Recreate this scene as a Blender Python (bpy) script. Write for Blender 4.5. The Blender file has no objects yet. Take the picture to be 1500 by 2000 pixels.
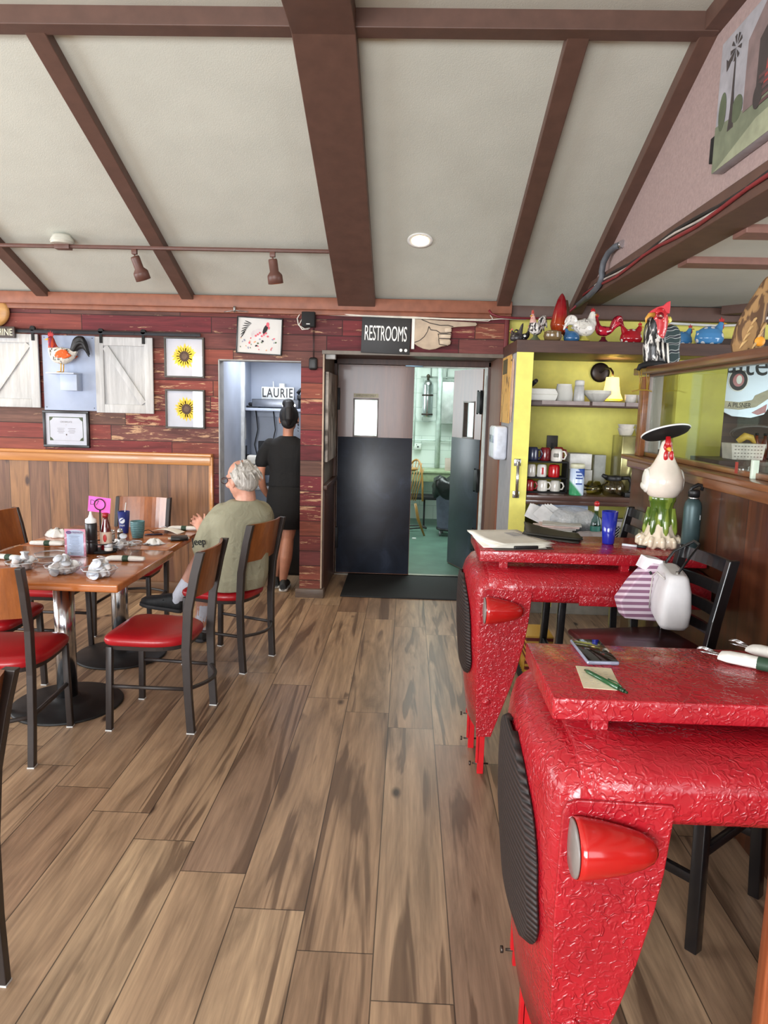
import bpy, bmesh, math, random
from mathutils import Vector, Matrix, Quaternion, Euler
R = math.radians; PI = math.pi
sc = bpy.context.scene; col = sc.collection
# ---------------------------------------------------------------- camera
cd = bpy.data.cameras.new('camera'); cam = bpy.data.objects.new('camera', cd); col.objects.link(cam)
cd.sensor_fit = 'VERTICAL'; cd.sensor_height = 36; cd.sensor_width = 27; cd.lens = 25.2
cd.clip_start = .02; cd.clip_end = 100
cam.matrix_world = Matrix(((.99909423, -.03036776, .02980795, 0), (.03390445, .14480026, -.98887986, 0), (.02571386, .98899478, .14569871, 1.6), (0, 0, 0, 1)))
sc.camera = cam
# ---------------------------------------------------------------- light
w = bpy.data.worlds.new('daylight'); sc.world = w; w.use_nodes = True
bg = w.node_tree.nodes['Background']; bg.inputs[0].default_value = (.75, .85, 1, 1); bg.inputs[1].default_value = 1.0
def area(name, loc, rot, sx, sy, power, colr=(1, 1, 1), spread=180):
    l = bpy.data.lights.new(name, 'AREA'); l.shape = 'RECTANGLE'; l.size = sx; l.size_y = sy; l.energy = power; l.color = colr; l.spread = R(spread)
    o = bpy.data.objects.new(name, l); col.objects.link(o); o.location = loc; o.rotation_euler = [R(a) for a in rot]; return o
DAY = (.93, .97, 1.0)
area('window_daylight', (-3.65, -3.05, 1.65), (90, 0, 0), 1.5, 1.7, 110, DAY)     # through the front windows, shining towards +y
area('window_daylight', (-1.3, -3.05, 1.65), (90, 0, 0), 2.4, 1.7, 190, DAY)
area('window_daylight', (1.9, -3.05, 1.65), (90, 0, 0), 1.9, 1.7, 22, DAY)
area('window_daylight', (-6.3, 1.4, 1.55), (0, -90, 0), 1.5, 2.6, 130, DAY)       # left wall windows, shining towards +x
area('window_daylight', (-6.3, 4.4, 1.55), (0, -90, 0), 1.5, 1.6, 60, DAY)
area('kitchen_tube_light', (.3, 8.6, 2.62), (0, 0, 0), .9, 1.8, 34, (.86, 1, .95))
area('kitchen_added_light', (-1.93, 9.0, 1.7), (0, -90, 0), 1.2, 1.2, 22, (.9, .98, 1))  # unseen lamp added at the kitchen's left wall, its window made to match
area('alcove_fill_light', (-1.2, 6.35, 2.03), (0, 0, 0), .5, .5, 4, (.86, .92, 1))  # unseen lamp added to brighten the alcove
area('side_room_fill_light', (4.35, 2.6, 1.5), (0, 90, 0), 1.3, 2.4, 55, DAY)  # unseen lamp added to brighten the dark side room
sc.view_settings.view_transform = 'Standard'; sc.view_settings.look = 'None'; sc.view_settings.gamma = 1; sc.view_settings.use_curve_mapping = False
sc.view_settings.exposure = 0.62
# ---------------------------------------------------------------- mesh helpers
def frame(d, up=Vector((0, 0, 1))):
    d = Vector(d).normalized()
    if abs(d.dot(up)) > .98: up = Vector((0, 1, 0))
    a = d.cross(up).normalized(); return a, a.cross(d).normalized()
class MB:
    def __init__(s): s.bm = bmesh.new(); s.mi = 0
    def _f(s, vs, smooth=False):
        try:
            f = s.bm.faces.new(vs); f.material_index = s.mi; f.smooth = smooth; return f
        except ValueError: return None
    def box(s, x0, x1, y0, y1, z0, z1, bev=0, M=None, seg=2):
        b = bmesh.new(); bmesh.ops.create_cube(b, size=1)
        for v in b.verts: v.co = Vector(((x0+x1)/2+v.co.x*(x1-x0), (y0+y1)/2+v.co.y*(y1-y0), (z0+z1)/2+v.co.z*(z1-z0)))
        if bev: bmesh.ops.bevel(b, geom=b.edges[:], offset=bev, segments=seg, affect='EDGES', profile=.5)
        return s.add(b, M, smooth=bool(bev))
    def add(s, b, M=None, smooth=False):
        m = {}
        for v in b.verts: m[v] = s.bm.verts.new(M @ v.co if M else v.co)
        for f in b.faces: s._f([m[v] for v in f.verts], smooth or f.smooth)
        b.free(); return s
    def bar(s, p0, p1, w, h, bev=.002, up=(0, 0, 1), ext=0):   # rectangular bar
        p0 = Vector(p0); p1 = Vector(p1); d = (p1-p0); L = d.length; a, c = frame(d, Vector(up)); d.normalize()
        M = Matrix((a, d, c)).transposed().to_4x4(); M.translation = (p0+p1)/2
        return s.box(-w/2, w/2, -L/2-ext, L/2+ext, -h/2, h/2, bev, M)
    def ring(s, c, a, b, n, ra, rb=None, ph=0):
        rb = ra if rb is None else rb
        return [s.bm.verts.new(Vector(c)+Vector(a)*ra*math.cos(2*PI*k/n+ph)+Vector(b)*rb*math.sin(2*PI*k/n+ph)) for k in range(n)]
    def skinrings(s, rs, cap=True, smooth=True, closed=True):
        for r0, r1 in zip(rs, rs[1:]):
            n = len(r0)
            for k in range(n if closed else n-1): s._f([r0[k], r0[(k+1) % n], r1[(k+1) % n], r1[k]], smooth)
        if cap and closed: s._f(rs[0][::-1], False); s._f(rs[-1], False)
        return s
    def tube(s, pts, r, n=10, cap=True, flat=1.0, up=(0, 0, 1)):
        pts = [Vector(p) for p in pts]; rs = []; R_ = r if isinstance(r, (list, tuple)) else [r]*len(pts)
        a = None
        for i, p in enumerate(pts):
            d = (pts[min(i+1, len(pts)-1)]-pts[max(i-1, 0)]).normalized()
            if a is None: a, b = frame(d, Vector(up))
            else:
                a = (a-d*a.dot(d))
                if a.length < 1e-5: a, b = frame(d)
                a.normalize(); b = a.cross(d).normalized()
            rs.append(s.ring(p, a, b, n, max(R_[i], 1e-4), max(R_[i]*flat, 1e-4)))
        return s.skinrings(rs, cap)
    def lathe(s, prof, c=(0, 0, 0), n=24, M=None, cap=True, fn=None):
        M = M or Matrix.Translation(c); rs = []
        for r, z in prof:
            ring = []
            for k in range(n):
                t = 2*PI*k/n; q = fn(r, z, t) if fn else (r*math.cos(t), r*math.sin(t), z)
                ring.append(s.bm.verts.new(M @ Vector(q)))
            rs.append(ring)
        return s.skinrings(rs, cap)
    def cyl(s, p0, p1, r, r1=None, n=16):
        return s.tube([p0, p1], [r, r if r1 is None else r1], n)
    def ball(s, c, r, n=16, m=10, M=None):
        if not isinstance(r, (list, tuple)): r = (r, r, r)
        b = bmesh.new(); bmesh.ops.create_uvsphere(b, u_segments=n, v_segments=m, radius=1)
        for v in b.verts: v.co = Vector((v.co.x*r[0], v.co.y*r[1], v.co.z*r[2]))
        T = Matrix.Translation(c) @ (M.to_4x4() if M else Matrix.Identity(4)); return s.add(b, T, True)
    def prism(s, poly, o, u, v, th, smooth=False):   # 2-D outline in axes u,v from o, thickness th along u x v
        o = Vector(o); u = Vector(u).normalized(); v = Vector(v).normalized(); w_ = u.cross(v)*th
        A = [s.bm.verts.new(o+u*p[0]+v*p[1]) for p in poly]; B = [s.bm.verts.new(o+u*p[0]+v*p[1]+w_) for p in poly]
        n = len(poly); s._f(A[::-1]); s._f(B)
        for k in range(n): s._f([A[k], A[(k+1) % n], B[(k+1) % n], B[k]], smooth)
        return s
    def grid(s, fn, nu, nv, smooth=True, th=0):
        V = [[s.bm.verts.new(fn(i/nu, j/nv)) for j in range(nv+1)] for i in range(nu+1)]
        for i in range(nu):
            for j in range(nv): s._f([V[i][j], V[i+1][j], V[i+1][j+1], V[i][j+1]], smooth)
        return s
    def text(s, body, size, o, u, v, th=.001, align='CENTER', sx=1.0, space=1.0, bold=0.0):
        c = bpy.data.curves.new('t', 'FONT'); c.body = body; c.size = size; c.extrude = th/2; c.align_x = align; c.align_y = 'CENTER'; c.space_character = space; c.resolution_u = 3; c.offset = bold*size
        ob = bpy.data.objects.new('t', c); me = bpy.data.meshes.new_from_object(ob)
        b = bmesh.new(); b.from_mesh(me); u = Vector(u).normalized(); v = Vector(v).normalized(); n_ = u.cross(v)
        M = Matrix((u*sx, v, n_)).transposed().to_4x4(); M.translation = Vector(o)+n_*th/2
        s.add(b, M); bpy.data.objects.remove(ob); bpy.data.curves.remove(c); bpy.data.meshes.remove(me); return s
    def build(s, name, mats, parent=None, loc=None, rz=0, remesh=0, smooth=0, subd=0, bevel=0, solid=0, kind=None, label=None):
        bmesh.ops.remove_doubles(s.bm, verts=s.bm.verts[:], dist=1e-6) if not remesh else None
        bmesh.ops.recalc_face_normals(s.bm, faces=s.bm.faces[:])
        me = bpy.data.meshes.new(name); s.bm.to_mesh(me); s.bm.free()
        for m in (mats if isinstance(mats, (list, tuple)) else [mats]): me.materials.append(m)
        o = bpy.data.objects.new(name, me); col.objects.link(o)
        if parent: o.parent = parent
        if loc: o.location = loc
        o.rotation_euler = (0, 0, rz)
        if remesh:
            m = o.modifiers.new('r', 'REMESH'); m.mode = 'VOXEL'; m.voxel_size = remesh; m.use_smooth_shade = True
        if smooth:
            m = o.modifiers.new('s', 'SMOOTH'); m.iterations = smooth; m.factor = .5
        if solid:
            m = o.modifiers.new('so', 'SOLIDIFY'); m.thickness = solid; m.offset = 0
        if bevel:
            m = o.modifiers.new('b', 'BEVEL'); m.width = bevel; m.segments = 2; m.limit_method = 'ANGLE'
        if subd:
            m = o.modifiers.new('u', 'SUBSURF'); m.levels = subd; m.render_levels = subd
        if kind: o['kind'] = kind
        if label: o['label'] = label
        return o
def tag(o, label, cat, group=None, kind=None):
    o['label'] = label; o['category'] = cat
    if group: o['group'] = group
    if kind: o['kind'] = kind
    return o
def empty(name, loc, rz, label, cat, group=None):
    o = bpy.data.objects.new(name, None); o.empty_display_size = .05; col.objects.link(o); o.location = loc; o.rotation_euler = (0, 0, rz)
    return tag(o, label, cat, group)
def copy_tree(o, loc, rz, label, group=None):
    kids = {}
    for q in bpy.data.objects:
        if q.parent: kids.setdefault(q.parent, []).append(q)
    def rec(a, par):
        c = a.copy(); col.objects.link(c)
        if par: c.parent = par
        for ch in kids.get(a, []): rec(ch, c)
        return c
    c = rec(o, None); c.location = loc
    c.rotation_euler = (0, 0, rz); c['label'] = label
    if group: c['group'] = group
    return c
def struct(name, mb, m, **k): return mb.build(name, m, kind='structure', **k)
# ---------------------------------------------------------------- materials
def lin(c):
    return tuple(((x/255)/12.92 if x <= 10.3 else ((x/255+.055)/1.055)**2.4) for x in c)+(1,)
class N:
    def __init__(s, name):
        s.m = bpy.data.materials.new(name); s.m.use_nodes = True; s.t = s.m.node_tree; s.b = s.t.nodes['Principled BSDF']
        s.tc = s.t.nodes.new('ShaderNodeTexCoord').outputs['Object']
    def n(s, ty, **k):
        nd = s.t.nodes.new(ty)
        for a, v in k.items():
            if a.startswith('_'): setattr(nd, a[1:], v)
            else: s.set(nd.inputs[int(a[1:])] if a[0] == 'i' and a[1:].isdigit() else nd.inputs[a.replace('__', ' ')], v)
        return nd
    def set(s, inp, v):
        if isinstance(v, bpy.types.NodeSocket): s.t.links.new(v, inp)
        else: inp.default_value = v
    def math(s, op, a, b=0.0, c=0.0):
        nd = s.n('ShaderNodeMath', _operation=op, i0=a, i1=b); s.set(nd.inputs[2], c); return nd.outputs[0]
    def map(s, sc_=(1, 1, 1), loc=(0, 0, 0), rot=(0, 0, 0), v=None):
        return s.n('ShaderNodeMapping', Vector=v or s.tc, Scale=sc_, Location=loc, Rotation=rot).outputs[0]
    def noise(s, scale, v=None, detail=4, rough=.55, dist=0):
        return s.n('ShaderNodeTexNoise', Vector=v or s.tc, Scale=scale, Detail=detail, Roughness=rough, Distortion=dist).outputs['Fac']
    def ramp(s, fac, stops):
        nd = s.n('ShaderNodeValToRGB', Fac=fac); cr = nd.color_ramp
        while len(cr.elements) < len(stops): cr.elements.new(.5)
        for e, (p, c) in zip(cr.elements, stops): e.position = p; e.color = c if len(c) == 4 else lin(c)
        return nd.outputs[0]
    def mix(s, fac, a, b, mode='MIX'):
        nd = s.n('ShaderNodeMix', _data_type='RGBA', _blend_type=mode); s.set(nd.inputs[0], fac)
        s.set(nd.inputs[6], a if not (isinstance(a, tuple) and len(a) == 3) else lin(a)); s.set(nd.inputs[7], b if not (isinstance(b, tuple) and len(b) == 3) else lin(b)); return nd.outputs[2]
    def bump(s, h, strength=.3, dist=.01):
        nd = s.n('ShaderNodeBump', Height=h, Strength=strength, Distance=dist); s.t.links.new(nd.outputs[0], s.b.inputs['Normal']); return nd
    def out(s, col_, rough=.5, metal=0, coat=0, trans=0, ior=None, spec=None, emit=None, es=0, alpha=None, sss=0):
        s.set(s.b.inputs['Base Color'], col_ if not (isinstance(col_, tuple) and len(col_) == 3) else lin(col_)); s.set(s.b.inputs['Roughness'], rough); s.b.inputs['Metallic'].default_value = metal
        if coat: s.b.inputs['Coat Weight'].default_value = coat; s.b.inputs['Coat Roughness'].default_value = .08
        if trans: s.b.inputs['Transmission Weight'].default_value = trans
        if ior: s.b.inputs['IOR'].default_value = ior
        if spec is not None: s.b.inputs['Specular IOR Level'].default_value = spec
        if emit: s.b.inputs['Emission Color'].default_value = lin(emit); s.b.inputs['Emission Strength'].default_value = es
        if alpha is not None: s.b.inputs['Alpha'].default_value = alpha
        return s.m
_mc = {}
def plain(c, rough=.5, metal=0, var=.08, scale=12, bump=0, bs=60, name='paint', **k):
    key = (c, rough, metal, var, scale, bump, bs, tuple(sorted(k.items())))
    if key in _mc: return _mc[key]
    s = N(name); f = s.noise(scale, detail=3)
    a = tuple(max(0, x*(1-var)) for x in c); b = tuple(min(255, x*(1+var)) for x in c)
    cl = s.ramp(f, [(.3, a), (.7, b)])
    if bump: s.bump(s.noise(bs, detail=5), bump, .004)
    _mc[key] = s.out(cl, rough, metal, **k); return _mc[key]
def wood(c1, c2, axis=0, scale=1.0, rough=.4, ring=9, coat=0, bump=.05, name='wood', knots=False):
    key = ('w', c1, c2, axis, scale, rough, ring, coat, knots)
    if key in _mc: return _mc[key]
    s = N(name); st = [6*scale]*3; st[axis] = .5*scale
    v = s.map(tuple(st)); f = s.noise(2.2, v, 6, .62, 1.2); g = s.noise(ring*3, v, 3, .6)
    f2 = s.math('ADD', s.math('MULTIPLY', f, .75), s.math('MULTIPLY', g, .25))
    cl = s.ramp(f2, [(.32, c1), (.5, tuple((a+b)/2 for a, b in zip(c1, c2))), (.66, c2)])
    if knots:
        st = [2.2*scale]*3; st[axis] = 1.1*scale
        k = s.n('ShaderNodeTexVoronoi', Vector=s.map(tuple(st), (3.3, 1.7, .4)), Scale=1.6).outputs['Distance']
        cl = s.mix(s.ramp(k, [(.04, (1, 1, 1, 1)), (.13, (0, 0, 0, 1))]), cl, tuple(x*.4 for x in c1))
    s.bump(f2, bump, .004); _mc[key] = s.out(cl, rough, 0, coat); return _mc[key]
def planks(name, c_list, u, v, width, length, shift, u0=0, v0=0, rough=.5, grain=1.0, gap=.012, flake=None, coat=0, streak=None, randrow=False, bumpst=.25):
    """boards: u = axis across the boards, v = axis along them"""
    s = N(name); sep = s.n('ShaderNodeSeparateXYZ', Vector=s.tc).outputs; U = sep[u]; V = sep[v]
    a = s.math('DIVIDE', s.math('SUBTRACT', U, u0), width); row = s.math('FLOOR', a); fu = s.math('FRACT', a)
    if randrow: off = s.n('ShaderNodeTexWhiteNoise', _noise_dimensions='1D', W=s.math('ADD', row, 11.3)).outputs['Value']; off = s.math('MULTIPLY', off, length)
    else: off = s.math('MULTIPLY', row, shift)
    b = s.math('DIVIDE', s.math('ADD', s.math('SUBTRACT', V, v0), off), length); cel = s.math('FLOOR', b); fv = s.math('FRACT', b)
    rnd = s.n('ShaderNodeTexWhiteNoise', _noise_dimensions='2D', Vector=s.n('ShaderNodeCombineXYZ', X=row, Y=cel).outputs[0])
    r1 = rnd.outputs['Value']; rc = s.n('ShaderNodeSeparateColor', Color=rnd.outputs['Color']).outputs
    cr = s.ramp(r1, [(i/max(1, len(c_list)-1)*.96+.02, c) for i, c in enumerate(c_list)])
    # grain coordinates, different on every board
    P = s.n('ShaderNodeCombineXYZ', X=s.math('MULTIPLY_ADD', U, 1.0, s.math('MULTIPLY', r1, 37.0)), Y=s.math('MULTIPLY_ADD', V, 1.0, s.math('MULTIPLY', rc[0], 53.0)), Z=s.math('MULTIPLY', rc[1], 9.0)).outputs[0]
    g1 = s.noise(1.0, s.map((9*grain, .9*grain, 1), v=P), 5, .6, 1.4)
    g2 = s.noise(1.0, s.map((90*grain, 4*grain, 1), v=P), 3, .6, .3)
    cl = s.mix(.85, cr, s.ramp(g1, [(.25, (120, 112, 106)), (.5, (205, 200, 196)), (.75, (248, 246, 240))]), 'MULTIPLY')
    cl = s.mix(.5, cl, s.ramp(g2, [(.3, (165, 165, 165)), (.7, (250, 250, 250))]), 'MULTIPLY')
    if streak:
        g3 = s.noise(1.0, s.map((8, .55, 1), (5.5, 2.2, 0), v=P), 3, .5, 1.6)
        m3 = s.ramp(g3, [(.575, (0, 0, 0, 1)), (.635, (1, 1, 1, 1))])
        cl = s.mix(s.math('MULTIPLY', m3, .75), cl, streak)
        kn = s.n('ShaderNodeTexVoronoi', Vector=s.map((4.2, 1.9, 1), (1.1, 8.2, 0), v=P), Scale=1.0).outputs['Distance']
        cl = s.mix(s.ramp(kn, [(.05, (1, 1, 1, 1)), (.11, (0, 0, 0, 1))]), cl, tuple(x*.7 for x in streak))
    if flake:
        g4 = s.noise(1.0, s.map((46, 5.0, 1), (9, 4, 2), v=P), 6, .72, .4)
        g5 = s.noise(1.3, s.map((1, 1, 1), (4, 4, 2)), 3, .5)
        th = s.math('MULTIPLY_ADD', g5, .28, s.math('MULTIPLY_ADD', rc[2], .10, .02)); q = s.math('ADD', g4, th)
        m4 = s.ramp(q, [(.815, (0, 0, 0, 1)), (.845, (1, 1, 1, 1))])
        cl = s.mix(s.math('MULTIPLY', m4, .8), cl, flake)
    eu = s.math('MINIMUM', fu, s.math('SUBTRACT', 1.0, fu)); ev = s.math('MINIMUM', fv, s.math('SUBTRACT', 1.0, fv))
    e1 = s.math('LESS_THAN', s.math('MULTIPLY', eu, width), gap/8); e2 = s.math('LESS_THAN', s.math('MULTIPLY', ev, length), gap/8)
    e = s.math('MAXIMUM', e1, e2); cl = s.mix(s.math('MULTIPLY', e, .75), cl, (28, 20, 16))
    h = s.math('SUBTRACT', s.math('MULTIPLY_ADD', g2, .25, s.math('MULTIPLY', g1, .2)), e); s.bump(h, bumpst, .003)
    return s.out(cl, s.math('MULTIPLY_ADD', g2, .12, rough), 0, coat)
def wrinkled(c, rough=.22, name='embossed red enamel', strength=.9, scale=1.0):
    s = N(name)
    d = s.n('ShaderNodeVectorMath', _operation='SCALE'); s.set(d.inputs[0], s.n('ShaderNodeTexNoise', Vector=s.tc, Scale=38*scale, Detail=1.0).outputs['Color']); s.set(d.inputs[3], .035/scale)
    v = s.n('ShaderNodeVectorMath', _operation='ADD'); s.set(v.inputs[0], s.tc); s.set(v.inputs[1], d.outputs[0])
    n1 = s.noise(48*scale, v.outputs[0], 1.5, .4, .6); rid = s.math('ABSOLUTE', s.math('SUBTRACT', n1, .5))
    h = s.ramp(rid, [(0.0, (1, 1, 1, 1)), (.13, (0, 0, 0, 1))]); lo = s.noise(5*scale, None, 2)
    hh = s.math('MULTIPLY_ADD', h, s.ramp(lo, [(.35, (.35, .35, .35, 1)), (.6, (1, 1, 1, 1))]), s.math('MULTIPLY', n1, .4))
    s.bump(hh, strength, .0022)
    cl = s.ramp(s.noise(7, None, 3), [(.3, tuple(x*.88 for x in c)), (.7, c)])
    return s.out(cl, rough, 0, .25)
def glassmat(c=(255, 255, 255), rough=0, ior=1.45, name='clear glass', thin=True):
    """clear pane: mostly see-through, with the mirror-like sheen of real glass"""
    s = N(name); t = s.t; t.nodes.remove(s.b); out = [n for n in t.nodes if n.type == 'OUTPUT_MATERIAL'][0]
    tr = t.nodes.new('ShaderNodeBsdfTransparent'); tr.inputs[0].default_value = lin(c); gl = t.nodes.new('ShaderNodeBsdfGlossy'); gl.inputs['Roughness'].default_value = rough
    ge = t.nodes.new('ShaderNodeNewGeometry'); dp = t.nodes.new('ShaderNodeVectorMath'); dp.operation = 'DOT_PRODUCT'; t.links.new(ge.outputs['Normal'], dp.inputs[0]); t.links.new(ge.outputs['Incoming'], dp.inputs[1])
    c_ = s.math('SUBTRACT', 1.0, s.math('ABSOLUTE', dp.outputs['Value'])); f0 = ((ior-1)/(ior+1))**2; fac = s.math('MULTIPLY_ADD', s.math('POWER', c_, 5.0), (1-f0)*.6, f0); mx = t.nodes.new('ShaderNodeMixShader')
    t.links.new(fac, mx.inputs[0]); t.links.new(tr.outputs[0], mx.inputs[1]); t.links.new(gl.outputs[0], mx.inputs[2]); t.links.new(mx.outputs[0], out.inputs[0]); return s.m
BROWN = plain((92, 66, 56), .55, var=.06, name='brown painted timber', bump=.15, bs=25)
CEIL = plain((194, 195, 184), .9, var=.02, scale=3, bump=.35, bs=160, name='textured ceiling board')
YEL = plain((236, 228, 116), .6, var=.03, name='yellow wall paint')
GREY = plain((158, 158, 162), .6, var=.04, name='grey paint')
BLK = plain((22, 22, 24), .45, name='black plastic'); BLKM = plain((16, 16, 17), .75, name='matte black')
WHT = plain((232, 232, 228), .45, var=.03, name='white plastic'); CHR = plain((205, 208, 212), .18, 1, var=.03, name='chrome')
FRM = plain((48, 41, 39), .42, var=.08, name='dark bronze metal tube')
SEAT = plain((160, 22, 30), .3, var=.06, scale=5, bump=.12, bs=220, name='red vinyl')
BACKW = wood((122, 66, 30), (164, 96, 48), 2, 1.0, .28, coat=.3, name='cherry plywood'); TOPW = wood((158, 88, 42), (196, 118, 62), 0, .8, .2, coat=.5, name='varnished table wood')
REDM = wrinkled((172, 26, 38), rough=.24); REDS = plain((176, 26, 24), .18, var=.03, coat=.5, name='smooth red enamel')
GLASS = glassmat(); PAP = plain((236, 232, 222), .8, var=.03, name='paper')
# ================================================================ SETTING
YW = 5.83
FLOORM = planks('plank floor', [(176, 142, 116), (216, 182, 148), (196, 162, 132), (228, 196, 160), (184, 152, 128)], 0, 1, .2275, 1.682, .168, -.055, 1.735, .33, 1.0, .016, streak=(84, 62, 48))
BARN = planks('weathered red barn boards', [(136, 50, 60), (156, 68, 64), (120, 46, 56), (142, 54, 62), (168, 92, 74), (126, 48, 58), (132, 98, 86), (138, 50, 62)], 2, 0, .125, 1.05, 0, .02, 0, .7, 1.4, .03, flake=(196, 158, 122), randrow=True)
WAIN = planks('vertical pine boards', [(178, 128, 88), (142, 102, 80), (188, 138, 92), (124, 88, 74), (170, 122, 84)], 0, 2, .165, 5, 0, .02, -1, .4, .9, .02, coat=.2, streak=(96, 62, 48))
PANEL = planks('dark stained pine boards', [(92, 50, 28), (80, 42, 24), (102, 56, 32)], 1, 2, .24, 5, 0, .1, -1, .3, .8, .02, streak=(58, 34, 24), coat=.25)
b = MB(); b.box(-6.5, 4.6, -3.2, 7.0, -.05, 0); struct('floor', b, FLOORM)
b = MB(); b.box(-2, 3.2, 6.72, 10.6, -.04, .004); struct('floor_kitchen', b, plain((92, 122, 108), .35, var=.1, scale=4, name='green painted concrete'))
b = MB(); b.box(-.70, .76, 6.66, 6.76, .0, .014, .004); struct('trim_1', b, plain((190, 186, 176), .35, .8, name='aluminium threshold'))
b = MB()
b.box(-6.5, -1.533, YW, 5.95, 0, 2.6); b.box(-1.533, -.871, YW, 5.95, 1.937, 2.6); b.box(-.871, -.69, YW, 5.95, 0, 2.6); b.box(-.69, .745, YW, 5.95, 2.02, 2.6); b.box(.745, .775, YW, 5.95, 2.09, 2.6)
struct('wall_back', b, BARN)
b = MB(); b.box(-.90, -.665, 5.80, 5.9, 0, .075, .004); struct('baseboard_back', b, wood((84, 70, 62), (120, 104, 92), 0))
# red corner strip beside the doorway
b = MB(); b.box(.735, .765, 5.80, 5.84, 2.06, 2.32, .003); struct('trim_2', b, plain((112, 42, 44), .6))
# wainscot
b = MB(); b.box(-6.5, -1.60, YW-.025, YW, .0, 1.13); struct('wall_back_wainscot', b, WAIN)
CAPW = wood((176, 112, 58), (206, 146, 84), 0, .7, .32, coat=.3)
b = MB(); b.box(-6.5, -1.585, YW-.075, YW, 1.155, 1.18, .004); b.box(-6.5, -1.60, YW-.045, YW-.02, 1.085, 1.156, .003); b.box(-1.612, -1.585, YW-.04, YW, 0, 1.155, .003); struct('trim_3', b, CAPW)
b = MB(); b.box(-6.5, -1.6, YW-.05, YW-.02, 0, .1, .004); struct('baseboard_left', b, wood((96, 70, 50), (130, 98, 72), 0))
# ceiling: sloped part, flat part
def prism_x(b, pts, x0, x1): b.prism(pts, (x0, 0, 0), (0, 1, 0), (0, 0, 1), x1-x0)
k = .381
zc = lambda y: 2.425+k*(5.83-y)
b = MB(); prism_x(b, [(5.95, zc(5.95)), (3.48, zc(3.48)), (3.48, zc(3.48)+.1), (5.95, zc(5.95)+.1)], -6.5, 1.34); prism_x(b, [(3.5, 3.33), (-3.2, 3.33), (-3.2, 3.43), (3.5, 3.43)], -6.5, 1.34)
struct('ceiling', b, CEIL)
b = MB(); b.box(1.46, 4.6, -3.2, 6.0, 2.436, 2.55); struct('ceiling_side_room', b, CEIL)
def rafter(x0, x1, dz=.06, flat=False, side='beam'):
    b = MB(); pts = [(5.84, zc(5.84)-dz), (3.47, zc(3.47)-dz), (3.47, zc(3.47)+.02), (5.84, zc(5.84)+.02)]; prism_x(b, pts, x0, x1)
    if flat: b.box(x0, x1, -3.2, 3.47, zc(3.47)-dz, 3.34)
    return b
n_ = 4
for x0, x1, dz, fl in ((-.575, -.285, .085, True), (-1.81, -1.715, .06, False), (-2.97, -2.875, .06, False), (.66, .76, .06, False), (1.235, 1.34, .07, True), (-4.17, -4.07, .06, False)):
    struct('trim_%d' % n_, rafter(x0, x1, dz, fl), BROWN, bevel=.004); n_ += 1
b = MB(); b.box(-6.5, 1.3, 3.43, 3.53, 3.25, 3.35); struct('trim_%d' % n_, b, BROWN, bevel=.004); n_ += 1
# cornice on the back wall
CORN = plain((142, 88, 66), .5, var=.08, name='red brown cornice')
b = MB(); b.box(-6.5, .78, 5.76, 5.84, 2.335, 2.43, .006); b.box(-6.5, .78, 5.79, 5.84, 2.30, 2.34, .004); struct('trim_%d' % n_, b, CORN); n_ += 1
b = MB(); b.box(.78, 4.5, 5.86, 5.96, 2.32, 2.43, .006); struct('trim_%d' % n_, b, BROWN); n_ += 1
# gable wall above the beam, beam, side-room purlins
b = MB(); b.prism([(-3.2, 2.5), (5.7, 2.5), (3.45, 3.38), (-3.2, 3.38)], (1.31, 0, 0), (0, 1, 0), (0, 0, 1), .06); struct('wall_gable', b, plain((164, 142, 138), .85, var=.05, scale=60, bump=.5, bs=120, name='mauve textured paint'))
b = MB(); b.box(1.285, 1.47, -3.2, 5.84, 2.42, 2.53); struct('trim_%d' % n_, b, BROWN, bevel=.006); n_ += 1
for y0, y1 in ((3.36, 3.50), (4.04, 4.18), (2.5, 2.64)):
    b = MB(); b.box(1.465, 4.5, y0, y1, 2.40, 2.48); struct('trim_%d' % n_, b, plain((128, 92, 82), .5, var=.06, name='rose brown timber'), bevel=.004); n_ += 1
b = MB(); b.bar((2.45, 5.85, 2.42), (3.35, 4.75, 2.42), .14, .10, .004); struct('trim_%d' % n_, b, BROWN); n_ += 1
# niche with the waitress station
NICHE = plain((176, 184, 200), .55, var=.05, scale=3, name='blue grey paint')
b = MB(); b.box(-1.58, -1.533, YW+.12, 6.62, 0, 2.0); b.box(-1.58, -.70, 7.0, 7.06, 0, 2.45); b.box(-1.56, -1.53, 6.62, 7.0, 0, 2.45); b.box(-1.58, -.70, 5.95, 7.05, 2.05, 2.1); struct('wall_niche', b, [NICHE])
b = MB(); b.box(-1.545, -1.505, 6.58, 6.64, 0, 2.05, .004); struct('trim_%d' % n_, b, plain((205, 206, 205), .5)); n_ += 1
b = MB(); b.box(-1.54, -1.530, 5.825, 5.96, 0, 1.94); b.box(-1.535, -.871, 5.825, 5.96, 1.932, 1.942); struct('trim_%d' % n_, b, plain((150, 150, 150), .6)); n_ += 1
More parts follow.
